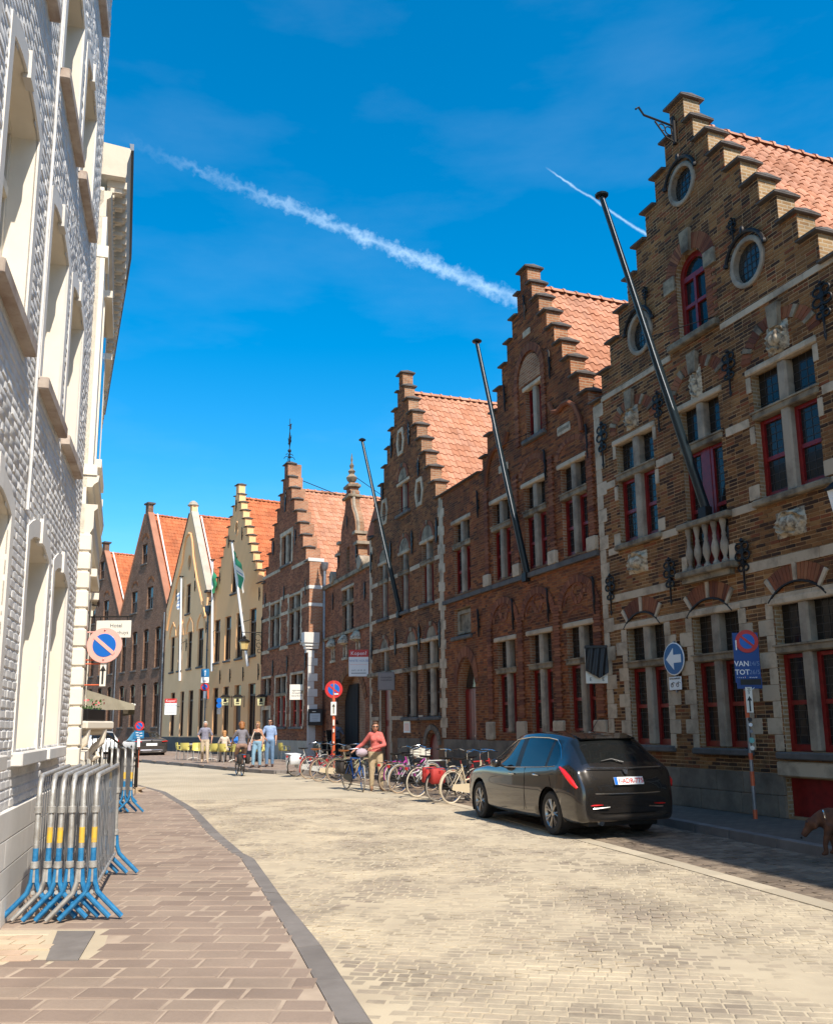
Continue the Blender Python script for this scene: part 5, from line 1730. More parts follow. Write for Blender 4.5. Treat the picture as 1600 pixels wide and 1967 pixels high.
# modillions and dentils
md = MB().box(-.07, .07, -.26, 0, 0, .10).box(-.06, .06, -.2, 0, -.07, 0).tube([(0, -.23, .03), (0, -.17, -.03), (0, -.1, -.05), (0, -.03, -.1)], .05, 6)
md = md.mesh('modillion', MT['soffit'])
dn = MB().box(-.03, .03, -.05, 0, 0, .07).mesh('dentil', MT['soffit'])
for a, b in zip(SEG[:-1], SEG[1:]):
    d = (b - a); l = d.length; d.normalize()
    rz = math.atan2(d.y, d.x)
    n = int(l / .36)
    for k in range(n):
        p = a + d * ((k + .5) * l / n) + Vector((d.y, -d.x, 0)) * .08 - P0
        inst('modillion', md, hotel, (p.x, p.y, 9.10), (0, 0, rz))
    n = int(l / .12)
    for k in range(min(n, 60)):
        p = a + d * ((k + .5) * l / n) + Vector((d.y, -d.x, 0)) * .13 - P0
        inst('dentil', dn, hotel, (p.x, p.y, 8.96), (0, 0, rz))
# rusticated corner pilaster below, plain pilaster above
rot = math.atan2(heading(-18).y, heading(-18).x)
pb = empty('tmp', P0, rot)
def hp(name, mb, mt):
    return mb.build(name, mt, hotel, rz=rot)
for k in range(13):
    z0 = .9 + k * .245
    hp('rusticated_block', MB().box(-.02, .46, -.15, .04, z0 + .012, z0 + .233, bev=.015), MT['white_smooth'])
hp('pilaster', MB().box(0.0, .44, -.125, .04, .9, 4.1), MT['white_smooth'])
hp('pilaster', MB().box(0.0, .44, -.11, .04, 4.86, 8.56).box(-.01, .47, -.15, .04, 7.95, 8.12), MT['white_smooth'])
hp('pilaster_base', MB().box(-.02, .5, -.17, .04, 4.86, 5.0), MT['white_smooth'])
bpy.data.objects.remove(pb)
# upper windows with hoods, seen edge-on
for k in range(4):
    for z0, z1 in ((1.3, 3.7), (5.4, 7.9)):
        a = 1.3 + k * 2.4
        sgm = 0 if a < 2.4 else 1
        base = SEG[0] if sgm == 0 else SEG[1]
        hd = heading(-18) if sgm == 0 else heading(-21.8)
        p = base + hd * (a if sgm == 0 else a - 3.1) - P0
        rz = math.atan2(hd.y, hd.x)
        w = MB().box(0, 1.1, -.09, -.05, z0, z1).box(-.12, 0, -.1, 0, z0, z1).box(1.1, 1.22, -.1, 0, z0, z1).box(-.2, 1.3, -.2, 0, z1, z1 + .11).box(-.2, 1.3, -.18, 0, z0 - .12, z0).build('window', MT['white_smooth'], hotel, loc=p, rz=rz)
        MB().box(.08, 1.02, -.098, -.091, z0 + .08, z1 - .06).build('pane', MT['glass'], w)
# beyond the hotel the left row goes on round the bend
FL3 = Frame(SEG[-1], -33, left=True)
H = House(FL3, 0.0, 'rendered_row_house', 'plain pale house continuing the left row around the bend, behind the hotel')
for k in range(4):
    for z in (1.2, 4.6):
        simple_window(H, 1 + k * 3, 2.2 + k * 3, z, z + 2.1)
H.wall([(14, .02), (14, 8), (0, 8), (0, .02)], [MT['cream2'], MT['cream2']])
H.body(0, 14, 8, MT['cream2'])
H.part('cornice', MB().box(0, 14, -.3, .4, 8, 8.25), MT['soffit'])

# ---------------------------------------------------------------- signs
def disc(r_, y0, y1, n=28, z=0, x=0):
    return MB().lathe([(r_ * .985, y0), (r_, y0 + (y1 - y0) * .3), (r_, y1)], (x, 0, z), n, ax='y')


def no_parking(parent, r_, loc, red='signred', blue='signblue', rz=0.0):
    p = disc(r_, -.012, .0).build('sign_plate', MT[red], parent, loc=loc, rz=rz)
    disc(r_ * .66, -.016, -.012).build('blue_field', MT[blue], p)
    bar = MB().box(-r_ * .74, r_ * .74, -.020, -.013, -r_ * .10, r_ * .10).xform(Matrix.Rotation(R(40), 4, 'Y'))
    bar.build('diagonal_bar', MT[red], p)
    return p


def plate(parent, w, h, loc, mt, name='plate', t=.012, rz=0.0):
    return MB().box(-w / 2, w / 2, -t, 0, -h / 2, h / 2, bev=.004).build(name, mt, parent, loc=loc, rz=rz)


def arrow_up(parent, h, loc, mt, two=False):
    mb = MB().box(-h * .05, h * .05, -.004, 0, -h * .5, h * .25)
    mb.prism([(-h * .16, h * .2), (h * .16, h * .2), (0, h * .5)], -.004, 0)
    return mb.build('arrow', mt, parent, loc=loc)


def words(parent, txt, size, loc, mt, name='lettering', bold=0.0, align='CENTER'):
    return text_mb(txt, size, 0, align, bold).build(name, mt, parent, loc=loc)


MT['ink'] = plain('dark_ink', (.03, .03, .03), .6)
MT['greyink'] = plain('grey_ink', (.22, .22, .23), .6)
MT['kopenred'] = plain('estate_red', (.55, .03, .025), .4)
MT['inkblue'] = plain('pale_blue_ink', (.18, .26, .42), .5)
MT['greyboard'] = plain('grey_board', (.19, .165, .155), .5)
MT['cream_board'] = plain('ivory_board', (.80, .76, .66), .4)
MT['sticker'] = plain('teal_sticker', (.16, .42, .38), .5)

# left: no-parking sign bracketed off the hotel corner
e = empty('no_parking_sign', (-4.35, 11.62, 2.2), 0, 'faded pink and blue no parking sign bracketed off the cream hotel corner', 'sign')
no_parking(e, .228, (.311, -.02, .464), 'signpink')
MT['signblue'].node_tree.nodes['Principled BSDF'].inputs['Base Color'].default_value = (.008, .13, .50, 1)
ap_ = plate(e, .078, .30, (.305, 0, .09), MT['cream_board'])
arrow_up(ap_, .24, (0, -.013, 0), MT['ink'])
for z in (.64, .28, .23, -.04):
    MB().tube([(0.0, .02, z), (.30, .02, z)], .010, 6).build('bracket_rod', MT['signpink'] if z > .5 else MT['orange'], e)
MB().tube([(.0, .02, -.1), (.0, .02, .72)], .014, 6).build('mounting_rail', MT['orange'], e)
for z in (.655, .275):
    MB().ball((.312, -.038, z + (.01 if z < .5 else .01)), .012, 8).build('bolt', MT['signred'], e)
# hotel sign
e = empty('hotel_sign', (-5.16, 14.05, 3.14), 0, 'white hanging hotel sign board with italic lettering on the cream front', 'sign')
b_ = plate(e, .545, .27, (.40, 0, 0), MT['cream_board'], 'board', .02)
t_ = words(b_, 'Hotel', .085, (.04, -.022, .055), MT['greyink']); t_.data.transform(Matrix.Shear('XZ', 4, (0.0, 0.0)))
words(b_, 'ershuys', .080, (.115, -.022, -.055), MT['greyink'])
MB().tube([(-.02, .01, .20), (.68, .01, .20)], .012, 6).tube([(.18, .01, .13), (.18, .01, .20)], .008, 5).tube([(.6, .01, .13), (.6, .01, .20)], .008, 5).build('hanger', MT['iron'], e)
# two spot lamps on the hotel wall
for z, nm in ((3.96, 'upper chrome spot lamp on a bent arm on the hotel wall'), (3.70, 'lower chrome spot lamp on the hotel wall')):
    e = empty('spot_lamp', (-5.62, 15.0, z), 0, nm, 'lamp', 'hotel spot lamps')
    MB().tube([(0, 0, .05), (.1, 0, .06), (.16, -.02, .02)], .022, 6).build('arm', MT['iron'], e, True)
    MB().lathe([(.03, -.06), (.055, 0), (.065, .07)], (.2, -.04, -.02), 10, ax='x').build('lamp_head', MT['chrome'], e, True)

# hotel stoop: console, slab, planter, railing, awning
e = empty('stoop_balcony', (-5.10, 13.45, 1.2), 0, 'small stone balcony on a carved scroll console at the hotel front', 'balcony')
MB().box(-.1, .32, -.25, .9, .40, .52, bev=.02).build('slab', MT['white_smooth'], e)
for yy in (-.1, .6):
    cs = MB()
    P = [(.0, yy, .38), (.28, yy, .36), (.24, yy, .22), (.12, yy, .12), (.06, yy, .02), (.12, yy, -.05), (.20, yy, .0), (.17, yy, .06)]
    cs.tube(P, [.07, .06, .06, .05, .05, .045, .04, .03], 8)
    cs.build('scroll_console', MT['white_smooth'], e, True)
e = empty('flower_box', (-4.92, 13.35, 1.725), 0, 'dark planter box with pink flowers on the hotel balcony', 'planter')
MB().box(-.11, .13, -.14, .6, 0, .17, bev=.01).build('trough', MT['black'], e)
fl = MB(); lf = MB()
rg = random.Random(4)
for k in range(70):
    p = Vector((rg.uniform(-.11, .15), rg.uniform(-.16, .6), .17 + rg.random() ** 1.5 * .16))
    n_ = Vector((rg.uniform(-1, 1), rg.uniform(-1, 1), rg.uniform(-.2, 1))).normalized()
    x_ = n_.orthogonal().normalized(); y_ = n_.cross(x_)
    s_ = rg.uniform(.018, .035)
    (fl if k % 3 == 0 and p.z > .22 else lf).add([tuple(p + x_ * s_), tuple(p + y_ * s_ * .6), tuple(p - x_ * s_), tuple(p - y_ * s_ * .6)], [(0, 1, 2, 3)])
fl.build('flowers', plain('pink_petal', (.70, .10, .12), .6), e)['kind'] = 'stuff'
lf.build('leaves', plain('planter_leaf', (.05, .10, .02), .6), e)['kind'] = 'stuff'
e = empty('stair_railing', (-5.55, 15.2, .1), 0, 'black wrought iron stair railing sloping down from the hotel door', 'railing')
a, b = Vector((-.05, .3, 1.66)), Vector((-.95, 6.0, .85))
MB().tube([tuple(a), tuple(b), tuple(b + Vector((-.03, .15, -.12)))], .02, 6).build('handrail', MT['iron'], e)
bars = MB()
for k in range(14):
    p = a + (b - a) * (k / 13)
    MB().tube([tuple(p), (p.x, p.y, max(.02, p.z - .95))], .009, 4).build('baluster', MT['iron'], e)
MB().tube([tuple(a - Vector((0, 0, .8))), tuple(b - Vector((0, 0, .7)))], .012, 5).build('lower_rail', MT['iron'], e)
MT['awning'] = plain('grey_green_canvas', (.30, .27, .20), .9, c2=(.25, .22, .165), scale=3)
e = empty('awning', (-6.35, 17.2, 0), R(21.8), 'grey-beige canvas awning over the hotel entrance', 'awning')
aw_ = MB().add([(0, 0, 2.36), (0, 3.2, 2.36), (.95, 3.2, 2.06), (.95, 0, 2.06)], [(0, 3, 2, 1), (0, 1, 2, 3)])
aw_.build('canopy', MT['awning'], e)
vl = MB()
n = 14
vs = []
for k in range(n + 1):
    vs += [(.955 + .01 * math.sin(k * 2), 3.2 * k / n, 2.07), (.955 + .02 * math.sin(k * 2.3), 3.2 * k / n, 1.88)]
vl.add(vs, [(2 * k, 2 * k + 1, 2 * k + 3, 2 * k + 2) for k in range(n)])
vs = []
for k in range(7):
    vs += [(.95 * k / 6, -.004 + .008 * math.sin(k * 2), 2.36 - .30 * k / 6), (.95 * k / 6, -.004 + .02 * math.sin(k * 2), 1.96 if k > 1 else 2.0)]
vl.add(vs, [(2 * k, 2 * k + 1, 2 * k + 3, 2 * k + 2) for k in range(6)])
vl.build('valance', MT['awning'], e)
MB().tube([(.95, 0, 2.06), (.95, 3.2, 2.06)], .02, 6).build('front_bar', MT['white'], e)
e = empty('menu_board', (-6.12, 19.0, 2.02), 0, 'small blank white hanging board at the end of the awning', 'sign')
plate(e, .21, .21, (.07, 0, 0), MT['cream_board'], 'board', .02); MB().tube([(.0, .02, .1), (.0, .02, .4)], .01, 5).build('hanger', MT['iron'], e)
# iron post with a stone foot on the pavement
e = empty('iron_sign_post', (-6.74, 22.0, .1), 0, 'short black iron post with scrollwork on a curved stone foot', 'post')
MB().tube([(0, 0, .12), (0, 0, 1.0)], [.045, .035], 8).ball((0, 0, 1.02), .05, 8).build('post', MT['iron'], e, True)
MB().tube([(0, 0, .62), (-.2, 0, .66), (-.3, 0, .52), (-.22, 0, .42), (-.16, 0, .50), (-.2, 0, .54)], .014, 5).tube([(-.3, 0, .7), (-.3, 0, .15)], .012, 5).tube([(0, 0, .75), (-.32, 0, .72)], .012, 5).build('scrollwork', MT['iron'], e, True)
MB().prism([(-.20, .0), (-.14, .03), (-.12, .07), (-.22, .10), (-.22, .13), (.20, .13), (.20, .10), (.10, .07), (.12, .03), (.18, 0)], -.15, .15).build('stone_foot', MT['stone'], e)

# far no-parking sign with blue plate
def pole_sign(name, label, loc, zc, r_, pole_mt, extra=None, red='signred', pr=.03, dx=0.0):
    e = empty(name, loc, 0, label, 'sign')
    MB().tube([(0, .03, 0), (0, .03, zc + r_ * .9)], pr, 8).build('post', pole_mt, e, True)
    no_parking(e, r_, (dx, 0, zc), red)
    return e


e = pole_sign('no_parking_sign', 'small no parking sign with blue plates on an orange pole before the grey saloon', (-11.72, 38.4, 0), 1.72, .20, MT['orange'])
p = plate(e, .42, .32, (0, -.002, 1.36), MT['pblue'], 'blue_plate')
for x, z in ((-.08, .08), (.08, .06), (-.06, -.02), (.09, -.05), (-.02, -.11)): plate(p, .12, .03, (x, -.014, z), MT['white'], 'text_bar', .002)
plate(e, .12, .34, (0, -.002, 1.02), MT['white'], 'white_plate')
e = pole_sign('no_parking_sign', 'round no parking sign on a bright orange pole among the bicycles', (-2.94, 31.7, .118), 2.76, .31, MT['orange'], pr=.055)
p = plate(e, .19, .46, (0, -.03, 2.10), MT['white'], 'white_plate'); plate(p, .13, .40, (0, -.013, 0), MT['cream_board'], 'inner', .002); arrow_up(p, .34, (0, -.016, 0), MT['ink'])
for z, h, w_ in ((1.62, .2, .06), (1.35, .12, .05), (.95, .06, .04)):
    plate(e, w_, h, (.01, -.052, z), MT['cream_board'], 'sticker', .006)
plate(e, .15, .04, (.09, -.022, 2.60), MT['white'], 'smear', .004)
# right: temporary parking sign with handwritten dates
e = pole_sign('parking_notice_sign', 'no parking sign over a blue VAN TOT date board on a rusty sticker-covered post', (5.23, 14.475, .118), 2.76, .185, MT['zinc'], pr=.031, dx=.07)
bl_ = plate(e, .41, .80, (0.05, .012, 2.50), plain('date_board_blue', (.008, .06, .24), .4), 'date_board', .014)
words(bl_, 'VAN', .115, (-.09, -.016, -.10), MT['white'], bold=.002); words(bl_, '24/5', .10, (.11, -.016, -.10), MT['inkblue'])
words(bl_, 'TOT', .115, (-.09, -.016, -.235), MT['white'], bold=.002); words(bl_, '26/5', .10, (.11, -.016, -.235), MT['inkblue'])
words(bl_, 'VAN', .065, (-.11, -.016, -.335), MT['white']); words(bl_, 'TOT', .065, (.08, -.016, -.335), MT['white'])
p2 = plate(e, .40, .17, (.06, .0, 2.09), plain('lower_board_blue', (.008, .05, .20), .4), 'lower_board', .012)
plate(p2, .33, .09, (.02, -.013, .02), MT['black'], 'tape', .003)
MB().tube([(.07 * math.cos(R(t)), -.016, -.05 + .05 * math.sin(R(t))) for t in range(200, 341, 20)], .006, 4).build('symbol', MT['white'], p2)
plate(e, .02, .16, (-.11, -.004, 2.70), MT['white'], 'edge_tag', .01)
p = plate(e, .105, .40, (.025, -.034, 1.83), MT['cream_board'], 'arrow_plate', .01); arrow_up(p, .24, (0, -.012, -.06), MT['ink']); words(p, '30m', .06, (0, -.012, .14), MT['ink']).rotation_euler = (0, R(90), 0)
for z, mt_, r_ in ((1.52, 'ink', .035), (1.44, 'white', .03), (1.34, 'greyink', .03), (1.20, 'sticker', .045), (1.08, 'cream_board', .035)):
    disc(r_, -.042, -.030, 12).build('sticker', MT[mt_], e, loc=(.012, 0, z))
for z0, z1 in ((.0, .14), (.50, .72), (2.0, 2.2), (.9, 1.0), (1.55, 1.98)):
    MB().tube([(0, .03, z0), (0, .03, z1)], .034, 8).build('orange_band', MT['orange'], e, True)
# blue one-way arrow on the nearest gable, with a small plate under it
e = empty('arrow_sign', FF.w(-2.40, -.06, 2.2), FF.rz, 'round blue sign with white left arrow on the nearest gable house', 'sign')
p = disc(.305, -.012, 0).build('sign_plate', MT['white'], e, loc=(0, 0, .57))
disc(.285, -.016, -.012).build('blue_field', plain('arrow_blue', (.012, .12, .30), .3), p)
MB().prism([(-.22, 0), (.0, -.20), (.0, -.075), (.22, -.075), (.22, .075), (.0, .075), (.0, .20)], -.020, -.015).build('arrow', MT['white'], p)
p = plate(e, .36, .24, (0, 0, .12), MT['white'], 'exception_plate'); words(p, 'UITGEZONDERD', .042, (0, -.014, .085), MT['ink'])
for sx in (-.09, .07):
    MB().tube([(sx + .035 * math.cos(R(t)), -.015, -.03 + .035 * math.sin(R(t))) for t in range(0, 360, 30)], .006, 4, closed=True).tube([(sx, -.015, -.03), (sx + .03, -.015, .025), (sx + .09, -.015, .0)], .005, 4).build('bicycle_symbol', MT['ink'], p)
MB().box(-.02, .02, 0, .08, -.05, .9).build('mount', MT['zinc'], e)
# covered sign
e = empty('covered_sign', FF.w(-4.95, 0, 2.4), 0, 'white sign board hooded with black cloth between the two nearest gables', 'sign')
plate(e, .45, .72, (-.20, -.45, .38), MT['cream_board'], 'board', .02)
for sx in (-.33, -.07): words(e, 'E', .10, (sx, -.475, .10), MT['ink'])
cl = MB()
vs = []
n = 14
for j in range(9):
    for i in range(n + 1):
        t = i / n
        zb_ = .78 - (j / 8) * (.52 + .14 * (1 - abs(2 * t - 1.15)))
        vs.append((-.43 + .47 * t, -.51 - .05 * math.sin(t * math.pi) * (j / 8) - .022 * math.sin(t * 23 + j * .6), zb_))
cl.add(vs, [(j * (n + 1) + i, (j + 1) * (n + 1) + i, (j + 1) * (n + 1) + i + 1, j * (n + 1) + i + 1) for j in range(8) for i in range(n)])
cl.build('cloth_hood', MT['black'], e, True, 80)
MB().box(-.43, .04, -.53, -.40, .74, .80, bev=.01).build('cloth_top', MT['black'], e)
MB().tube([(-.2, -.42, .5), (.12, .1, .5)], .018, 6).build('bracket', MT['iron'], e)


def estate_sign(loc, label, s=1.0, t2='WHITE HOUSE'):
    e = empty('estate_sign', loc, R(3), label, 'sign', None)
    b = plate(e, .74 * s, 1.0 * s, (0, 0, 0), MT['white'], 'board', .03)
    plate(b, .74 * s, .27 * s, (0, -.031, .365 * s), MT['kopenred'], 'red_header', .004)
    words(b, 'Kopen?', .20 * s, (0, -.037, .36 * s), MT['white'])
    words(b, t2, .115 * s, (0, -.032, .08 * s), MT['inkblue'])
    plate(b, .66 * s, .012 * s, (0, -.032, -.05 * s), MT['signpink'], 'rule', .002)
    words(b, '0471 69 99 20', .09 * s, (0, -.032, -.28 * s), MT['greyink']); plate(b, .56 * s, .03 * s, (0, -.032, -.38 * s), MT['greyink'], 'small_print', .001)
    MB().box(-.3 * s, .3 * s, .0, .03, -.03, .03).tube([(.2, .02, 0), (.45, .3, 0)], .02, 6).build('bracket', MT['iron'], e)


estate_sign((-2.222, 34.0, 3.946), 'red and white for-sale board above the dark carriage arch')
estate_sign((-15.22, 56.0, 2.913), 'red and white for-sale board on the far pale yellow house', .98)
e = empty('office_sign', (-1.088, 31.2, 3.118), R(2), 'grey square projecting sign above the red door of the third gable', 'sign')
b = plate(e, .58, .62, (0, 0, 0), MT['greyboard'], 'board', .05); plate(b, .5, .54, (0, -.052, 0), plain('grey_face', (.24, .21, .20), .5), 'face', .004)
words(b, 'christelijke', .088, (0, -.058, .13), MT['ink']); words(b, 'mutualiteit', .088, (0, -.058, .04), MT['ink'])
MB().tube([(.25, .02, .2), (.55, .4, .2)], .02, 6).build('bracket', MT['iron'], e)
e = empty('union_sign', (-5.463, 40.9, 3.147), R(2), 'white square projecting sign with grey lettering on the corner restaurant', 'sign')
b = plate(e, .62, .68, (0, 0, 0), MT['cream_board'], 'board', .05)
for k, t_ in enumerate(('algemeen', 'christelijk', 'vakverbond')): words(b, t_, .11, (0, -.055, .08 - k * .12), MT['greyink'])
MB().tube([(.2, .02, .25), (.4, .5, .25)], .02, 6).build('bracket', MT['iron'], e)
e = empty('menu_display', (-4.50, 40.02, 2.02), R(-6), 'black glazed menu case with a lit paper on the corner restaurant wall', 'display case')
b = plate(e, .64, .70, (0, 0, 0), MT['black'], 'case', .12)
plate(b, .46, .36, (0, -.121, -.02), plain('menu_paper', (.45, .50, .52), .3), 'paper', .003)
for k in range(4): plate(b, .36 - .05 * k, .012, (0, -.125, .08 - k * .07), MT['greyink'], 'text_line', .001)
plate(b, .16, .03, (-.05, -.122, .24), MT['cream_board'], 'header_line', .001)
# signs on the cream houses
e = empty('one_way_sign', (-12.34, 52.5, 3.6), R(4), 'stack of blue arrow sign, white plate and no parking sign on the cream house downpipe', 'sign')
p = plate(e, .46, .46, (0, 0, 1.15), MT['pblue'], 'arrow_board'); arrow_up(p, .34, (0, -.013, 0), MT['white'])
p = plate(e, .44, .32, (0, 0, .74), MT['white'], 'white_plate'); plate(p, .2, .06, (0, -.013, -.06), MT['greyink'], 'symbol', .002)
no_parking(e, .24, (0, 0, .34)); plate(e, .14, .42, (.0, 0, -.1), MT['white'], 'lower_plate')
MB().tube([(.1, .05, -.4), (.1, .05, 1.3)], .05, 8).build('post', MT['zinc'], e); plate(e, .1, .7, (.2, .02, .0), MT['orange'], 'orange_strip')
e = empty('parking_disc_sign', (-11.05, 50.5, 2.6), R(4), 'narrow blue and grey sign between cream house windows', 'sign')
disc(.14, -.01, 0).build('round_plate', MT['signblue'], e, loc=(0, 0, .5)); disc(.14, -.01, 0).build('round_plate', MT['signblue'], e, loc=(0, 0, .22)); plate(e, .2, .3, (0, 0, -.1), MT['zinc'], 'plate')
MT['beer'] = plain('pale_yellow_glass', (.62, .56, .30), .4)
for (x, y, z), nm in zip(((-10.383, 49.0, 2.99), (-9.472, 47.8, 2.95), (-7.895, 45.8, 2.88)), ('leftmost small yellow lantern sign on the cream terrace front', 'middle small yellow lantern sign above the cream house door', 'rightmost small yellow lantern sign beside the corner restaurant')):
    e = empty('lantern_sign', (x, y, z), R(5), nm, 'sign', 'lantern signs on the cream house')
    MB().prism([(-.20, .22), (.20, .22), (.16, -.2), (-.16, -.2)], -.14, .14).build('glass_box', MT['beer'], e)
    MB().prism([(-.30, .22), (.30, .22), (.12, .36), (-.12, .36)], -.2, .2).build('roof', MT['iron'], e)
    MB().prism([(-.08, -.02), (.08, -.02), (.06, .14), (0, .18), (-.06, .14)], -.15, -.141).build('emblem', MT['iron'], e)
    plate(e, .18, .05, (0, -.141, -.11), MT['iron'], 'name_strip', .004)
    MB().tube([(.3, .0, .3), (.25, .6, .3)], .015, 5).tube([(.33, 0, .3), (.33, 0, -.3)], .02, 5).build('bracket', MT['iron'], e)
# big street lantern on a scrolled bracket
e = empty('bracket_lantern', FG.w(-7.35, -.03, 5.2), FG.rz, 'black street lantern hanging from a scrolled bracket by the cream house', 'lantern')
MB().tube([(0, 0, -.4), (0, 0, 1.9)], .03, 6).tube([(0, 0, 1.25), (-.1, -1.05, 1.25)], .022, 6).lathe([(.03, 1.85), (.07, 1.95), (.01, 2.1)], (0, 0, 0), 6).build('bracket', MT['iron'], e)
for k, (y, z, r_) in enumerate(((-.2, 1.0, .16), (-.16, .6, .12), (-.12, .3, .1))):
    MB().tube([(0, y + r_ * math.cos(q * .6), z + r_ * math.sin(q * .6)) for q in range(10)], .014, 4).build('scroll', MT['iron'], e)
MB().lathe([(.02, 1.1), (.10, .98), (.08, .92), (.30, .80), (.30, .74)], (-.09, -.9, 0), 6).build('lantern_roof', MT['iron'], e)
MB().lathe([(.25, .74), (.17, .36)], (-.09, -.9, 0), 6).build('lantern_glass', plain('amber_glass', (.70, .50, .20), .3), e)
MB().lathe([(.2, .36), (.2, .31)], (-.09, -.9, 0), 6).build('lantern_base', MT['iron'], e)

# ---------------------------------------------------------------- flags on the cream houses
def flag(u, z, o_, dz, label, cloth=None, seed=1, w=1.3, h=1.5, side=1, hang=.35):
    e = empty('flagpole', FK.w(u, -.05, z), FK.rz, label, 'flagpole', 'white flagpoles on the cream houses')
    d = Vector((0, -o_, dz))
    MB().tube([(0, 0, 0), tuple(d * .5), tuple(d)], [.08, .072, .055], 10).build('pole', MT['white'], e, True)
    MB().lathe([(.10, 0), (.16, .03), (.14, .08)], tuple(d), 10).build('cap', MT['iron'], e)
    MB().tube([tuple(d * .35), (.9, .04, dz * .35 + .15)], .015, 4).build('stay', MT['iron'], e)
    if cloth:
        n = 16
        vs = []
        for j in range(n + 1):
            for i in range(n + 1):
                s_, t_ = i / n, j / n
                p0 = d * (.93 - t_ * h / dz)
                x = side * (s_ * w * (1 - .25 * t_ * 0)) * .72
                zd = -s_ * w * hang - s_ * s_ * .35 * (1 - t_)
                y = .16 * math.sin(s_ * 7 + t_ * 2.2 + seed) * s_ + .05 * math.sin(t_ * 9 + s_ * 4)
                vs.append((p0.x + x + .04 * side, p0.y + y, p0.z + zd))
        fs = [(j * (n + 1) + i, j * (n + 1) + i + 1, (j + 1) * (n + 1) + i + 1, (j + 1) * (n + 1) + i) for j in range(n) for i in range(n)]
        mb = MB().add(vs, [f[::-1] for f in fs])
        for q, f in enumerate(fs):
            j, i = q // n, q % n
            mb.m[q] = cloth(i / n, j / n)
        mb.build('flag', [MT['flag_g'], MT['flag_w'], MT['flag_b']], e, True, 80)
    return e


MT['flag_g'] = plain('green_cloth', (.04, .27, .13), .8)
MT['flag_w'] = plain('white_cloth', (.70, .70, .66), .8)
MT['flag_b'] = plain('blue_cloth', (.22, .30, .44), .8)
flag(-1.81, 4.83, 1.09, 6.70, 'slanting white flagpole with green and white emblem flag, rightmost on the cream house', lambda s_, t_: 0 if (t_ < .30 - s_ * .1 or (t_ > .56 and .08 < s_ < .75)) else (2 if .42 < t_ < .47 and .2 < s_ < .7 else 1), 1, 1.55, 1.85, 1, .42)
flag(-7.78, 4.89, .18, 6.65, 'upright white flagpole with limp plain green flag on the cream stepped gable', lambda s_, t_: 0, 2, .7, 1.3, 1, .5)
flag(-14.28, 4.65, .16, 6.83, 'upright white flagpole with pale blue flag on the pointed gable house', lambda s_, t_: 2 if int(t_ * 9) % 2 else 1, 3, .45, 1.5, -1, .5)

# ---------------------------------------------------------------- crowd barriers
def barrier(loc, rz, label, group, lean=0.0, foot='pblue', bandc=('pblue', 'pyellow'), length=2.3, detail=True):
    e = empty('crowd_barrier', loc, rz, label, 'barrier', group)
    e.rotation_euler = (lean, 0, rz)
    H_ = 1.12
    r_ = .021
    up_ = [(0, 0, .30), (0, 0, H_ - .16), (.03, 0, H_ - .06), (.12, 0, H_), (length - .12, 0, H_), (length - .03, 0, H_ - .06), (length, 0, H_ - .16), (length, 0, .30)]
    MB().tube(up_, r_, 10).build('frame', MT['steel'], e, True)
    MB().tube([(0, 0, .22), (length, 0, .22)], .016, 8).build('bottom_rail', MT['steel'], e, True)
    for k in range(1, 15):
        MB().tube([(length * k / 15, 0, .22), (length * k / 15, 0, H_)], .0055, 5).build('bar', MT['zinc'], e)
    for x in (0, length):
        for sg, m_ in ((-1, foot), (1, foot if sg_alt(e) else 'steel')):
            MB().tube([(x, sg * .012, .40), (x, sg * .02, .30), (x, sg * .045, .22), (x, sg * .10, .16), (x, sg * .235, .022)], r_, 9).build('foot', MT[m_], e, True)
        for z in (.405, .83):
            MB().lathe([(.024, 0), (.033, .004), (.033, .05), (.024, .054)], (x, 0, z), 10).build('collar', MT['steel'], e, True)
    MB().tube([(0, 0, .46), (0, 0, .56)], r_ * 1.06, 10).build('paint_band', MT[bandc[0]], e, True)
    MB().tube([(0, 0, .60), (0, 0, .72)], r_ * 1.06, 10).build('paint_band', MT[bandc[1]], e, True)
    return e


_alt = [0]
def sg_alt(e):
    _alt[0] += 1
    return _alt[0] % 3 != 0


ordn = ['first', 'second', 'third', 'fourth', 'fifth', 'sixth', 'seventh']
for k in range(6):
    barrier((-3.075 + .092 * k, 7.50 + .02 * (k % 2), .108), math.atan2(heading(-14.8 + (k - 2) * .25).y, heading(-14.8 + (k - 2) * .25).x), 'galvanised crowd barrier with blue feet in the near stack, %s from the wall' % ordn[k], 'near stack of crowd barriers', lean=R(rnd.uniform(-.8, .8)), bandc=(('pblue', 'steel'), ('pblue', 'pyellow'), ('pblue', 'pyellow'), ('pblue', 'steel'), ('pblue', 'pyellow'), ('pblue', 'pyellow'))[k])
for k in range(7):
    barrier((-6.02 + .135 * k, 16.72 + .05 * (k % 2), .108), math.atan2(heading(-20).y, heading(-20).x), 'crowd barrier in the far stack beside the hotel, %s from the wall' % ordn[k], 'far stack of crowd barriers', lean=R(rnd.uniform(-1, 1)))

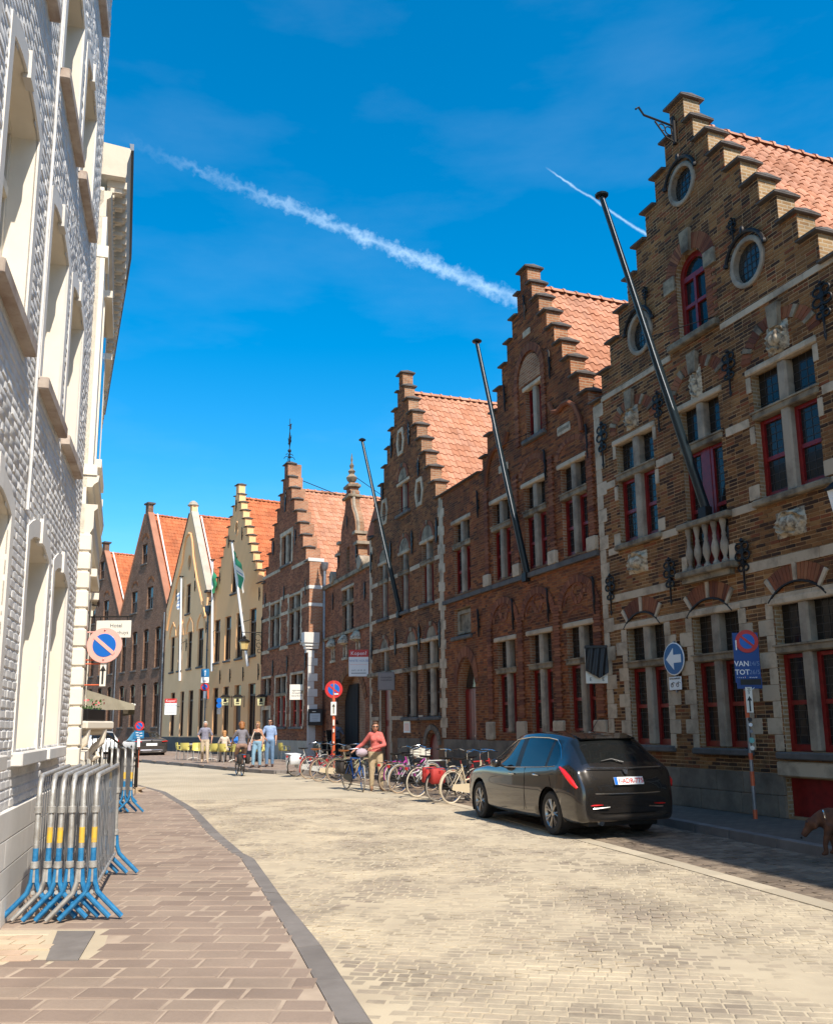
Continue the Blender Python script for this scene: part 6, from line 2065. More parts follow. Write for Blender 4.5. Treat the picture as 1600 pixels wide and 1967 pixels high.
# ---------------------------------------------------------------- cafe terrace
MT['lime'] = plain('lime_yellow_plastic', (.60, .52, .14), .5)
def chair_meshes():
    sh = MB()
    n = 8
    # seat pan and wrapped back in one shell
    vs, fs = [], []
    prof = [(-.22, .44), (-.2, .46), (0, .45), (.16, .46), (.21, .52), (.24, .66), (.26, .80)]
    for y, z in prof:
        for i in range(n + 1):
            t = -1 + 2 * i / n
            vs.append((t * .23 * (1 - .1 * max(0, z - .5)), y - (.10 * t * t if z > .5 else 0), z + (.02 * t * t if z < .5 else 0)))
    for j in range(len(prof) - 1):
        for i in range(n):
            q = j * (n + 1) + i
            fs.append((q, q + 1, q + n + 2, q + n + 1))
    sh.add(vs, fs); k = len(vs)
    sh.add([(x, y + .012, z - .012) for x, y, z in vs], [f[::-1] for f in fs])
    leg = MB().tube([(0, 0, .45), (.02, -.02, .0)], .012, 6)
    arm = MB().tube([(0, .2, .66), (.03, .05, .66), (.03, -.18, .64), (0, -.2, .45)], .013, 6)
    return sh.mesh('seat_shell', MT['lime'], True, 60), leg.mesh('leg', MT['steel'], True), arm.mesh('armrest', MT['lime'], True)


CS, CL, CA = chair_meshes()
def chair(x, y, rz, label):
    e = empty('terrace_chair', (x, y, .128), rz, label, 'chair', 'lime yellow terrace chairs')
    inst('seat_shell', CS, e)
    for sx in (-.19, .19):
        for sy in (-.18, .18): inst('leg', CL, e, (sx, sy, 0), (0, 0, math.atan2(sy, sx)))
        inst('armrest', CA, e, (sx * 1.15, 0, 0), (0, 0, 0), (math.copysign(1, sx), 1, 1))
    return e


def table(x, y, label):
    e = empty('terrace_table', (x, y, .128), 0, label, 'table', 'small terrace tables')
    MB().lathe([(.33, .70), (.35, .715), (.35, .735), (.33, .74)], n=20).build('table_top', MT['cream_board'], e, True)
    MB().tube([(0, 0, .02), (0, 0, .7)], .03, 8).build('pedestal', MT['steel'], e, True)
    for k in range(4):
        a = k * math.pi / 2 + .4
        MB().tube([(0, 0, .10), (.16 * math.cos(a), .16 * math.sin(a), .07), (.3 * math.cos(a), .3 * math.sin(a), .012)], .016, 6).build('foot', MT['steel'], e, True)


CH = [(-11.45, 44.2, 100, 'leftmost lime chair at the end of the terrace'), (-10.95, 43.2, 170, 'second lime chair from the terrace end, empty'), (-10.25, 42.6, 20, 'third lime chair from the terrace end, empty'),
      (-9.75, 41.6, 190, 'lime chair just behind the walking man'), (-8.95, 40.5, 170, 'lime chair to the right of the walking man'), (-8.45, 39.9, 150, 'lime chair holding the blonde guest in cream'),
      (-8.15, 41.3, 20, 'lime chair holding the guest in bright blue'), (-7.75, 39.55, 180, 'empty lime chair between blonde guest and cyclist'), (-6.95, 39.9, 175, 'lime chair behind the cyclist holding the dark-haired guest'), (-7.05, 41.3, 10, 'lime chair against the front behind the cyclist'), (-5.95, 40.6, 120, 'rightmost lime chair beside the couple')]
for x, y, a, l in CH: chair(x, y, R(a), l)
for (x, y), l in zip(((-10.75, 43.9), (-9.6, 42.5), (-8.1, 40.7), (-7.2, 40.6)), ('terrace table farthest left', 'terrace table behind the walking man', 'terrace table of the blonde guest', 'terrace table behind the cyclist')): table(x, y, l)

# ---------------------------------------------------------------- bicycles
_wheels = {}
def wheel_meshes(tyre, r_=.335):
    k = (tyre, r_)
    if k not in _wheels:
        c = lambda rr, n=28: [(rr * math.cos(2 * math.pi * i / n), 0, rr * math.sin(2 * math.pi * i / n)) for i in range(n)]
        ty = MB().tube(c(r_ - .018), .018, 6, closed=True).mesh('tyre', MT[tyre], True)
        rm = MB().tube(c(r_ - .040), .011, 5, closed=True).mesh('rim', MT['chrome'], True)
        sp = MB()
        for i in range(18):
            a = 2 * math.pi * i / 18
            sp.tube([(.015 * math.cos(a + .6), .03 if i % 2 else -.03, .015 * math.sin(a + .6)), ((r_ - .045) * math.cos(a), 0, (r_ - .045) * math.sin(a))], .0022, 3, caps=False)
        sp.lathe([(.022, -.045), (.022, .045)], (0, 0, 0), 8, ax='y')
        _wheels[k] = (ty, rm, sp.mesh('spokes', MT['zinc']))
    return _wheels[k]


def bicycle(loc, head, label, frame, tyre='rubber', kind='city', extras=(), steer=0.0, lean=R(4), guard=None, saddle='black', group='parked bicycles'):
    """local x forward; origin on the ground under the rear axle"""
    d = heading(head)
    e = empty('bicycle', loc, math.atan2(d.y, d.x), label, 'bicycle', group)
    e.rotation_euler = (lean, 0, math.atan2(d.y, d.x))
    WR, WB = .335, 1.06
    fm = MT[frame]
    for x, st in ((0, 0), (WB, steer)):
        ty, rm, sp = wheel_meshes(tyre)
        w = inst('wheel', ty, e, (x, 0, WR), (0, 0, st)); inst('rim', rm, w); inst('spokes', sp, w)
        a0, a1 = (20, 200) if x == 0 else (10, 150)
        mg = MB().tube([(x + (WR + .02) * math.cos(R(t)), 0, WR + (WR + .02) * math.sin(R(t))) for t in range(a0, a1 + 1, 15)], .022, 5, flat=.4)
        mg.build('mudguard', fm if kind != 'diamond' else MT['black'], e, True)
    bb, st, hb, ht = (.46, 0, .29), (.27, 0, .80), (.90, 0, .60), (.855, 0, .86)
    f = MB()
    f.tube([bb, st], .016, 7).tube([bb, hb], .019, 7).tube([hb, ht], .02, 7)
    if kind == 'city': f.tube([(.39, 0, .46), (.62, 0, .50), (.875, 0, .76)], .017, 7)
    else: f.tube([st, (.862, 0, .80)], .017, 7)
    for sy in (-.05, .05):
        f.tube([(0, sy, WR), (.46, sy * .6, .29)], .010, 6).tube([(0, sy, WR), (.30, sy * .4, .72)], .009, 6)
    f.build('frame', fm, e, True)
    fk = MB().tube([(.905, 0, .58), (.93, 0, .52)], .02, 6)
    for sy in (-.05, .05): fk.tube([(.90, 0, .62), (.925, sy, .56), (.97, sy, .45), (WB, sy, WR)], .011, 6)
    fk.build('fork', fm, e, True)
    hbm = MB().tube([(.855, 0, .86), (.84, 0, 1.0), (.87, 0, 1.04)], .013, 6)
    if kind == 'diamond': hbm.tube([(.80, -.29, 1.03), (.88, -.1, 1.05), (.88, .1, 1.05), (.80, .29, 1.03)], .012, 6)
    else: hbm.tube([(.58, -.27, 1.02), (.70, -.28, 1.05), (.84, -.24, 1.07), (.89, -.08, 1.04), (.89, .08, 1.04), (.84, .24, 1.07), (.70, .28, 1.05), (.58, .27, 1.02)], .011, 6)
    hb_ = hbm.build('handlebar', MT['chrome'], e, True)
    for sy in (-1, 1):
        p = [(.58, sy * .27, 1.02), (.69, sy * .28, 1.05)] if kind == 'city' else [(.80, sy * .29, 1.03), (.83, sy * .2, 1.035)]
        MB().tube(p, .017, 6).build('grip', MT['black'], hb_, True)
    MB().tube([st, (.25, 0, .90)], .013, 6).build('seat_post', MT['chrome'], e)
    sd = MB().add([(.10, -.09, .93), (.10, .09, .93), (.20, -.09, .925), (.20, .09, .925), (.33, -.03, .92), (.33, .03, .92), (.42, -.015, .925), (.42, .015, .925), (.11, -.07, .885), (.11, .07, .885), (.2, -.06, .88), (.2, .06, .88), (.33, -.02, .89), (.33, .02, .89), (.41, -.012, .90), (.41, .012, .90)],
                  [(0, 2, 3, 1), (2, 4, 5, 3), (4, 6, 7, 5), (0, 8, 10, 2), (2, 10, 12, 4), (4, 12, 14, 6), (1, 3, 11, 9), (3, 5, 13, 11), (5, 7, 15, 13), (0, 1, 9, 8), (6, 14, 15, 7)])
    sd.build('saddle', MT[saddle], e, True, 60)
    rk = MB()
    for sy in (-.06, .06): rk.tube([(.22, sy, .70), (-.32, sy, .71)], .006, 4).tube([(-.2, sy, .71), (0, sy * 1.2, WR)], .006, 4)
    for x in (-.30, -.15, 0, .12): rk.tube([(x, -.06, .71), (x, .06, .71)], .005, 4)
    rk.build('rear_rack', MT['chrome'], e)
    cg = MB().prism([(-.05, .30), (-.02, .40), (.44, .40), (.56, .34), (.56, .24), (.44, .20), (-.02, .28)], -.075, -.06)
    cg.build('chain_guard', MT[guard or 'black'], e)
    cw = MB().lathe([(.085, -.058), (.085, -.05)], (.46, 0, .29), 14, ax='y').tube([(.46, -.08, .29), (.56, -.09, .16)], .010, 5).tube([(.46, .07, .29), (.36, .08, .42)], .010, 5)
    c_ = cw.build('crank', MT['chrome'], e)
    for x, y, z in ((.56, -.13, .16), (.36, .12, .42)): MB().box(x - .045, x + .045, y - .04, y + .04, z - .012, z + .012).build('pedal', MT['black'], c_)
    MB().lathe([(.04, 0), (.05, .05), (.045, .06)], (.93, 0, .80), 10, ax='x').build('headlamp', MT['chrome'], e, True)
    MB().box(-.36, -.33, -.035, .035, .62, .68).build('rear_light', MT['signred'], e)
    if lean > .02: MB().tube([(.42, .04, .28), (.36, .16, .012)], .008, 5).build('kickstand', MT['chrome'], e)
    for x in extras:
        if x[0] == 'pannier':
            for sy in (-1, 1):
                y0, y1 = (.075, .20) if sy > 0 else (-.20, -.075)
                MB().box(-.30, .06, y0, y1, .40, .72, bev=.03).build('pannier', MT[x[1]], e, True, 50)
            if len(x) > 2: MB().box(-.32, .08, -.20, .20, .715, .745, bev=.01).build('pannier_top', MT[x[2]], e)
        if x[0] == 'crate':
            cb_ = MB()
            cb_.box(.95, 1.28, -.2, .2, .80, .82)
            for z in (.84, .91, .98):
                cb_.box(.95, .965, -.2, .2, z, z + .05); cb_.box(1.265, 1.28, -.2, .2, z, z + .05); cb_.box(.965, 1.265, -.2, -.185, z, z + .05); cb_.box(.965, 1.265, .185, .2, z, z + .05)
            cb_.build('crate', MT[x[1]], e)
        if x[0] == 'bag':
            MB().ball((.98, 0, .95), (.13, .16, .11), 10).build('handlebar_bag', MT[x[1]], e, True)
        if x[0] == 'skirt':
            for sy in (-.07, .07):
                MB().prism([(.02, WR)] + [((WR + .01) * math.cos(R(t)), WR + (WR + .01) * math.sin(R(t))) for t in range(70, 201, 13)], sy - .003, sy + .003).build('coat_guard', MT[x[1]], e)
    return e


for k, c, r_ in (('fr_cream', (.62, .52, .36), .35), ('fr_silver', (.52, .52, .50), .3), ('fr_red', (.42, .03, .03), .35), ('fr_blue', (.01, .12, .48), .3), ('fr_olive', (.22, .22, .13), .4), ('fr_pink', (.55, .05, .38), .4), ('fr_black', (.02, .02, .02), .35), ('fr_brown', (.20, .12, .08), .4), ('bag_red', (.38, .03, .025), .7), ('bag_black', (.025, .02, .018), .8), ('bag_lav', (.40, .32, .36), .8), ('bag_white', (.68, .70, .72), .6), ('tan_leather', (.45, .16, .05), .5), ('tyre_cream', (.55, .48, .37), .8), ('tyre_grey', (.30, .27, .23), .8), ('tyre_tan', (.36, .27, .19), .8)):
    MT[k] = plain(k, c, r_)
bicycle((.66, 19.25, 0), 47, 'cream bicycle with cream tyres nearest the parked car', 'fr_cream', 'tyre_cream', guard='fr_cream', saddle='black')
bicycle((.38, 19.75, 0), 50, 'black bicycle with red panniers half hidden by the cream one', 'fr_black', 'tyre_grey', extras=(('pannier', 'bag_red'),))
bicycle((.95, 20.3, 0), 44, 'red-framed bicycle deep in the row behind the cream one', 'fr_red', 'tyre_grey', 'diamond')
bicycle((-.05, 21.1, 0), 50, 'silver bicycle with red rear light, third from the car', 'fr_silver', 'tyre_cream', 'diamond')
bicycle((-.50, 22.3, 0), 48, 'silver city bicycle with tan tyres beside the woman in pink', 'fr_silver', 'tyre_tan')
bicycle((-.78, 23.1, 0), 44, 'dark bicycle right behind the woman in pink', 'fr_black', 'tyre_tan', extras=(('crate', 'cream_board'),))
bicycle((-.62, 24.3, 0), 60, 'small magenta bicycle partly hidden behind the woman in pink', 'fr_pink', 'tyre_cream', guard='fr_pink')
bicycle((-2.42, 26.85, 0), 52, 'olive bicycle with tan saddle left of the woman in pink', 'fr_olive', 'tyre_tan', saddle='tan_leather', extras=(('bag', 'bag_black'),))
bicycle((-2.98, 27.5, 0), 50, 'brown bicycle with cream chain guard in front of the orange pole', 'fr_brown', 'tyre_tan', guard='fr_cream', extras=(('bag', 'bag_black'),))
bicycle((-3.45, 28.8, 0), 48, 'red city bicycle second from the left end of the row', 'fr_red', 'tyre_tan', guard='fr_silver', saddle='tan_leather')
bicycle((-2.6, 28.9, 0), 46, 'black bicycle with tangled handlebar by the orange pole', 'fr_black', 'rubber', 'diamond', extras=(('bag', 'bag_black'),))
bicycle((-4.05, 30.3, 0), 55, 'silver bicycle with white panniers at the left end of the row', 'fr_silver', 'rubber', extras=(('pannier', 'bag_white', 'bag_white'),), guard='fr_silver')
bicycle((-1.88, 24.0, 0), 153, 'blue bicycle with black panniers pushed by the woman in pink', 'fr_blue', 'tyre_grey', 'diamond', extras=(('pannier', 'bag_black', 'bag_black'), ('bag', 'bag_lav')), steer=R(-14), lean=0.0, group=None)
bicycle((-5.95, 31.1, 0), -21, 'dark bicycle with black panniers ridden by the cyclist', 'fr_black', 'rubber', extras=(('pannier', 'bag_black'),), lean=0.0, group=None)

# scooter in front of the carriage arch
e = empty('motor_scooter', (-4.12, 38.6, .118), R(-60), 'black motor scooter parked by the corner restaurant', 'scooter')
for x in (0, 1.25):
    w = MB().tube([(x + .19 * math.cos(a * .45), 0, .25 + .19 * math.sin(a * .45)) for a in range(14)], .06, 8, closed=True).build('wheel', MT['rubber'], e, True)
    MB().lathe([(.13, -.05), (.13, .05)], (x, 0, .25), 12, ax='y').build('rim', MT['zinc'], w)
MB().prism([(-.25, .42), (.45, .32), (.55, .25), (1.0, .25), (1.08, .45), (1.14, .95), (1.04, 1.0), (.92, .42), (.62, .36), (.50, .72), (-.35, .80), (-.42, .65)], -.17, .17).build('bodywork', MT['black'], e)
MB().box(-.35, .52, -.16, .16, .78, .88, bev=.04).build('seat', MT['black'], e, True)
MB().prism([(1.02, .9), (1.10, .9), (1.0, 1.35), (.96, 1.35)], -.2, .2).build('windscreen', MT['glass'], e)
MB().tube([(1.02, -.34, 1.1), (1.06, 0, 1.02), (1.02, .34, 1.1)], .02, 6).build('handlebar', MT['black'], e)
for sy in (-.3, .3): MB().ball((1.05, sy, 1.28), (.02, .06, .04), 8).tube([(1.04, sy, 1.1), (1.05, sy, 1.27)], .008, 4).build('mirror', MT['black'], e)
MB().ball((1.13, 0, .85), (.04, .09, .07), 8).build('headlamp', MT['chrome'], e)

# ---------------------------------------------------------------- cars
def crom(p0, p1, p2, p3, t):
    return tuple(.5 * ((2 * b) + (-a + c) * t + (2 * a - 5 * b + 4 * c - d) * t * t + (-a + 3 * b - 3 * c + d) * t ** 3) for a, b, c, d in zip(p0, p1, p2, p3))


def refine(P, k):
    out_ = []
    n = len(P)
    for i in range(n - 1):
        for j in range(k):
            out_.append(crom(P[max(i - 1, 0)], P[i], P[i + 1], P[min(i + 2, n - 1)], j / k))
    out_.append(P[-1])
    return out_


def car(name, label, loc, head, stations, paint, wb=2.75, WR=.315, rears=(.45, 1.9), glass=None, tail=None, plate_txt=None, group=None, hero=False, wr=(5, 7), ws=(10.2, 12), sw=(7.2, 11.2)):
    """stations: (x, half width, z low, z belt, half roof width, z top). local x forward, origin under the rear axle"""
    d = heading(head)
    e = empty(name, loc, math.atan2(d.y, d.x), label, 'car', group)
    KS, KR_ = 6, 4
    rings = []
    for x, w, zl, zb, yt, zt in stations:
        zb = min(zb, zt - .07)
        k = min(1, max(0, (zt - zb - .07) / .3))
        zm1, zm2 = zl + (zb - zl) * .38, zl + (zb - zl) * .72
        rings.append([(x, 0, zl), (x, w * .72, zl), (x, w * .95, zl + .03), (x, w * 1.0, zm1), (x, w * .995, zm2), (x, w * .955, zb), (x, yt, zt - .035 - .065 * k), (x, yt * .80, zt - .012 - .02 * k), (x, 0, zt)])
    fine = [refine(r_, KR_) for r_ in rings]
    cols2 = list(zip(*fine))
    cols2 = [refine(list(c_), KS) for c_ in cols2]
    G = list(zip(*cols2))                      # G[station][ring]
    ns, nr = len(G), len(G[0])
    def reg(i, j):
        """which part a face belongs to (fine station i, fine ring j)"""
        s_, t_ = (i + .5) / KS, (j + .5) / KR_
        if t_ > 5.9 and wr[0] < s_ < wr[1] and not (t_ < 6.35 and False): return 'rear_window'
        if t_ > 6.0 and ws[0] < s_ < ws[1]: return 'windscreen'
        if 5.08 < t_ < 5.95 and sw[0] < s_ < sw[1]:
            f = (s_ - sw[0]) / (sw[1] - sw[0])
            lo = 5.08
            if t_ - 5.0 > 1.15 - max(0, (f - .62)) * 2.6 + 0: return 'body'
            if t_ - 5.0 > .25 + f * 6: return 'body'
            if abs(f - .52) < .022 or abs(f - .2) < .014: return 'pillar'
            return 'side_window'
        return 'body'
    parts = {}
    axles = (0.0, wb)
    AR = WR + .065
    for i in range(ns - 1):
        for j in range(nr - 1):
            q = [G[i][j], G[i + 1][j], G[i + 1][j + 1], G[i][j + 1]]
            cx_, cy_, cz_ = (sum(p[k] for p in q) / 4 for k in range(3))
            if cy_ > .45 and any((cx_ - a) ** 2 + (cz_ - WR) ** 2 < AR ** 2 for a in axles) and (j + .5) / KR_ > 1.0: continue
            if (j + .5) / KR_ <= 1.0 and any(abs(cx_ - a) < AR for a in axles): continue
            parts.setdefault(reg(i, j), []).append(q)
    def snap(p):
        x, y, z = p
        for a in axles:
            dx, dz = x - a, z - WR
            r_ = math.hypot(dx, dz)
            if y > .5 and AR - .07 < r_ < AR + .075 and z > .2:
                s_ = AR / r_
                return (a + dx * s_, y, WR + dz * s_)
        return p
    def build(nm, quads, mt, sides=(1, -1), off_=0.0, snp=True):
        mb = MB()
        idx = {}
        for sg in sides:
            idx = {}
            for q in quads:
                f = []
                for p in q:
                    p = snap(p) if snp else p
                    k = tuple(round(c_, 5) for c_ in p)
                    if k not in idx:
                        idx[k] = len(mb.v); mb.v.append((p[0], p[1] * sg, p[2]))
                    f.append(idx[k])
                f = f[::-1] if sg > 0 else f
                ff = []
                for v_ in f:
                    if v_ not in ff: ff.append(v_)
                if len(ff) > 2: mb.f.append(ff); mb.m.append(0)
        o = mb.build(nm, mt, e, True, 50)
        return o
    # close the open bumper ends
    for i in (0, ns - 1):
        for j in range(nr - 1):
            parts['body'].append([G[i][j], G[i][j + 1], (G[i][j + 1][0], 0, G[i][j + 1][2]), (G[i][j][0], 0, G[i][j][2])])
    body = build('body', parts['body'], paint)
    gl = glass or MT['carglass']
    for nm in ('rear_window', 'windscreen'):
        if nm in parts: build(nm, parts[nm], gl)
    if 'side_window' in parts:
        for sg in (1, -1): build('side_window', parts['side_window'], gl, (sg,))
    if 'pillar' in parts:
        for sg in (1, -1): build('door_pillar', parts['pillar'], MT['black'], (sg,))['kind'] = 'stuff'
    # underside, arches, wheels
    MB().box(-.7, wb + .75, -.62, .62, .18, .34).build('underbody', MT['black'], e)
    for a in axles:
        for sg in (1, -1):
            yo = stations[len(stations) // 2][1] - .02
            mb = MB()
            vs = []
            for y in (sg * (yo - .015), sg * .45):
                for k in range(25):
                    t = math.pi * 2 * k / 24
                    vs.append((a + AR * math.cos(t), y, max(.12, WR + AR * math.sin(t))))
            mb.add(vs, [(k, k + 1, 25 + k + 1, 25 + k) for k in range(24)])
            mb.add([(a + AR * math.cos(math.pi * 2 * k / 24), sg * .5, max(.12, WR + AR * math.sin(math.pi * 2 * k / 24))) for k in range(24)], [tuple(range(24))])
            mb.build('wheel_arch', MT['black'], e)
            prof = [(WR * .66, -.10), (WR * .9, -.105), (WR * .985, -.085), (WR, -.05), (WR, .05), (WR * .985, .085), (WR * .9, .105), (WR * .66, .10)]
            w = MB().lathe(prof, (0, 0, 0), 32, ax='y', cap=False).build('wheel', MT['rubber'], e, True, loc=(a, sg * (yo - .11), WR))
            rm = MB().lathe([(WR * .67, -.10), (WR * .63, -.085), (WR * .61, -.02)], (0, 0, 0), 32, ax='y', cap=False)
            rm.lathe([(.0, -.075), (.035, -.08), (.055, -.07), (.06, -.03)], (0, 0, 0), 14, ax='y', cap=False)
            ns_ = 7 if hero else 6
            for q in range(ns_):
                for dd in ((-.13, .13) if hero else (0,)):
                    a0 = 2 * math.pi * q / ns_ + dd * .5
                    a1 = 2 * math.pi * q / ns_ + dd * 1.1
                    rm.tube([(.05 * math.cos(a0), -.072, .05 * math.sin(a0)), (WR * .4 * math.cos((a0 + a1) / 2), -.08, WR * .4 * math.sin((a0 + a1) / 2)), (WR * .64 * math.cos(a1), -.085, WR * .64 * math.sin(a1))], [.014, .011, .013], 5)
            if sg > 0: rm.xform(Matrix.Rotation(math.pi, 4, 'Z'))
            rm.build('rim', MT['alloy'], w, True)
            MB().lathe([(WR * .6, -.02 * sg * -1), (WR * .6, .0)], (0, 0, 0), 20, ax='y').build('brake_shadow', MT['black'], w)
    return e, G, KS, KR_, build


MT['carglass'] = plain('tinted_car_glass', (.010, .011, .011), .03, spec=.5)
MT['carpaint'] = plain('dark_grey_metallic', (.030, .026, .023), .22, .55, spec=.7, coat=1.0)
MT['carpaint2'] = plain('mid_grey_metallic', (.085, .078, .072), .25, .6, coat=1.0)
MT['carwhite'] = plain('white_car_paint', (.70, .70, .68), .3, coat=.8)
MT['alloy'] = plain('alloy_wheel', (.42, .40, .38), .32, .9)
MT['tail'] = plain('tail_lamp_red', (.55, .015, .012), .12, spec=.8)
MT['clear'] = plain('clear_lamp', (.70, .68, .66), .12, .3)
# the hero hatchback
ST = [(-.86, .55, .34, .50, .50, .44), (-.875, .70, .30, .56, .60, .60), (-.86, .79, .26, .70, .66, .76), (-.80, .85, .24, .86, .70, .92), (-.73, .875, .23, .95, .70, 1.03), (-.52, .893, .22, 1.02, .66, 1.24), (-.30, .90, .22, 1.01, .63, 1.41), (-.12, .90, .22, 1.0, .635, 1.455),
      (.35, .90, .21, .97, .645, 1.495), (.95, .90, .20, .945, .645, 1.50), (1.50, .90, .20, .925, .625, 1.455), (1.95, .895, .20, .91, .60, 1.27), (2.45, .885, .21, .90, .60, 1.02), (2.75, .875, .21, .88, .60, .965), (3.10, .855, .22, .83, .58, .90), (3.38, .80, .23, .74, .52, .80), (3.54, .70, .26, .62, .46, .66), (3.58, .58, .32, .52, .40, .50)]
CARP = (1.93 + .79 * .9483, 13.64 + .79 * .3173 + .05, 0)
e, G, KS, KR_, cb_ = car('hatchback_car', 'dark grey metallic hatchback parked at the kerb, seen from behind', CARP, -18.5, ST, MT['carpaint'], hero=True, wr=(4.15, 6.1), ws=(10.3, 12.3), sw=(6.5, 11.9))
e.scale = (1.0, .90, 1.0)


def patch(nm, i0, i1, j0, j1, mt, off_=.006, sides=(1, -1), test=None):
    """a lamp or trim lying on the body skin: the skin's own faces pushed out a little"""
    for sg in sides:
        mb = MB()
        for i in range(int(i0 * KS), int(i1 * KS)):
            for j in range(int(j0 * KR_), int(j1 * KR_)):
                if test and not test((i + .5) / KS, (j + .5) / KR_): continue
                q = [Vector(G[i][j]), Vector(G[i + 1][j]), Vector(G[i + 1][j + 1]), Vector(G[i][j + 1])]
                n_ = (q[1] - q[0]).cross(q[3] - q[0])
                n_ = n_.normalized() if n_.length > 1e-9 else Vector((0, 1, 0))
                if n_.y < 0 and n_.x > 0: n_ = -n_
                if n_.dot(Vector((-.3, 1, .2))) < 0: n_ = -n_
                vs = [p + n_ * off_ for p in q]
                mb.add([(p.x, p.y * sg, p.z) for p in vs], [(3, 2, 1, 0) if sg > 0 else (0, 1, 2, 3)])
        if mb.v: mb.build(nm, mt, e, True, 60)


def ribbon(nm, path, widths, mt, thick=.02, parent=None):
    """tapered lamp: flattened tube along a path"""
    return MB().tube(path, widths, 10, flat=.45).build(nm, mt, parent or e, True)


for sg in (1, -1):
    # boomerang tail lamp wrapping the corner: red with a clear rim on the inside edge
    P = [(-.34, sg * .872, .99), (-.48, sg * .878, .94), (-.61, sg * .872, .865), (-.72, sg * .852, .785), (-.79, sg * .825, .715)]
    ribbon('tail_lamp', P, [.02, .060, .075, .078, .045], MT['tail'])
    P2 = [(p[0] - .022, p[1] - sg * .012, p[2] - .055) for p in P]
    ribbon('lamp_rim', P2, [.012, .018, .02, .022, .02], MT['clear'])
    ribbon('fog_lamp', [(-.845, sg * .70, .475), (-.872, sg * .58, .478), (-.885, sg * .46, .482)], [.02, .03, .008], MT['tail'])
    MB().tube([(-.835, sg * .76, .435), (-.878, sg * .55, .435), (-.895, sg * .35, .45)], .010, 6).build('bumper_trim', MT['chrome'], e, True)
    # mirrors, handles
    MB().ball((1.72, sg * 1.00, .98), (.07, .10, .075), 10).tube([(1.72, sg * .86, .93), (1.72, sg * .96, .95)], .025, 6).build('door_mirror', MT['carpaint'], e, True)
    for x, z in ((.42, .845), (1.30, .825)):
        MB().tube([(x - .09, sg * .905, z), (x - .05, sg * .925, z + .005), (x + .06, sg * .925, z + .005), (x + .10, sg * .905, z)], .012, 6).build('door_handle', MT['chrome'], e, True)
    # chrome line round the side glass
    MB().tube([(-.18, sg * .868, .995), (.35, sg * .870, .965), (.95, sg * .866, .94), (1.5, sg * .862, .92), (2.25, sg * .85, .905)], .007, 5).build('window_trim', MT['chrome'], e, True)
    MB().tube([(-.28, sg * .80, 1.10), (-.10, sg * .70, 1.28), (.05, sg * .662, 1.372), (.35, sg * .655, 1.398), (.95, sg * .655, 1.403), (1.5, sg * .636, 1.36), (1.80, sg * .64, 1.25), (2.05, sg * .70, 1.11), (2.30, sg * .82, .95)], .008, 5).build('roof_trim', MT['chrome'], e, True)
    # door shut lines
    for x in (.86,):
        MB().tube([(x, sg * .904, .30), (x - .01, sg * .905, .60), (x - .01, sg * .897, .80), (x, sg * .868, .94)], .004, 4).build('door_gap', MT['black'], e)
    MB().tube([(-.07, sg * .900, .70), (-.01, sg * .893, .84), (.06, sg * .87, .965)], .004, 4).build('door_gap', MT['black'], e)
# spoiler, wiper, handle strip, plate, emblem, exhaust, number plate
MB().add([(-.08, -.50, 1.462), (-.08, .50, 1.462), (-.40, .50, 1.388), (-.40, -.50, 1.388), (-.14, -.5, 1.43), (-.14, .5, 1.43), (-.39, .49, 1.372), (-.39, -.49, 1.372)], [(0, 3, 2, 1), (4, 5, 6, 7), (2, 3, 7, 6), (0, 4, 7, 3), (1, 2, 6, 5)]).build('roof_spoiler', MT['carpaint'], e, True, 50)
MB().tube([(-.752, -.02, 1.055), (-.70, .16, 1.10), (-.715, .36, 1.075)], [.012, .012, .006], 6).build('rear_wiper', MT['black'], e, True)
MB().tube([(-.80, -.66, .985), (-.815, 0, .975), (-.80, .66, .985)], .008, 6).build('hatch_trim', MT['chrome'], e, True)
MB().tube([(-.868, -.58, .635), (-.885, -.3, .628), (-.889, .3, .628), (-.868, .58, .635)], .008, 6).build('hatch_trim', MT['chrome'], e, True)
npl = MB().box(-.26, .26, -.010, 0, -.055, .055, bev=.004).build('number_plate', MT['white'], e)
npl.matrix_local = Matrix.Translation((-.872, -.02, .80)) @ Matrix.Rotation(R(-90), 4, 'Z') @ Matrix.Rotation(R(-20), 4, 'X')
words(npl, '1-ADR-775', .098, (.03, -.012, -.004), MT['signred'], bold=.0015)
MB().box(-.258, -.205, -.0125, -.010, -.053, .053).build('country_band', MT['signblue'], npl)
em = MB().prism([(-.045, .035), (-.03, -.02), (0, -.05), (.03, -.02), (.045, .035), (.015, .02), (0, .04), (-.015, .02)], -.012, 0).build('emblem', MT['chrome'], e)
em.matrix_local = Matrix.Translation((-.823, 0, .925)) @ Matrix.Rotation(R(-90), 4, 'Z') @ Matrix.Rotation(R(-30), 4, 'X')
MB().lathe([(.04, -.06), (.045, .0), (.035, .0)], (-.80, .48, .24), 12, ax='x').build('exhaust', MT['chrome'], e)
MB().tube([(.1, 0, 1.49), (-.12, 0, 1.66)], [.008, .003], 5).build('aerial', MT['black'], e)
MB().box(.3, .36, -.55, .55, .80, .98).build('rear_seat', MT['black'], e)

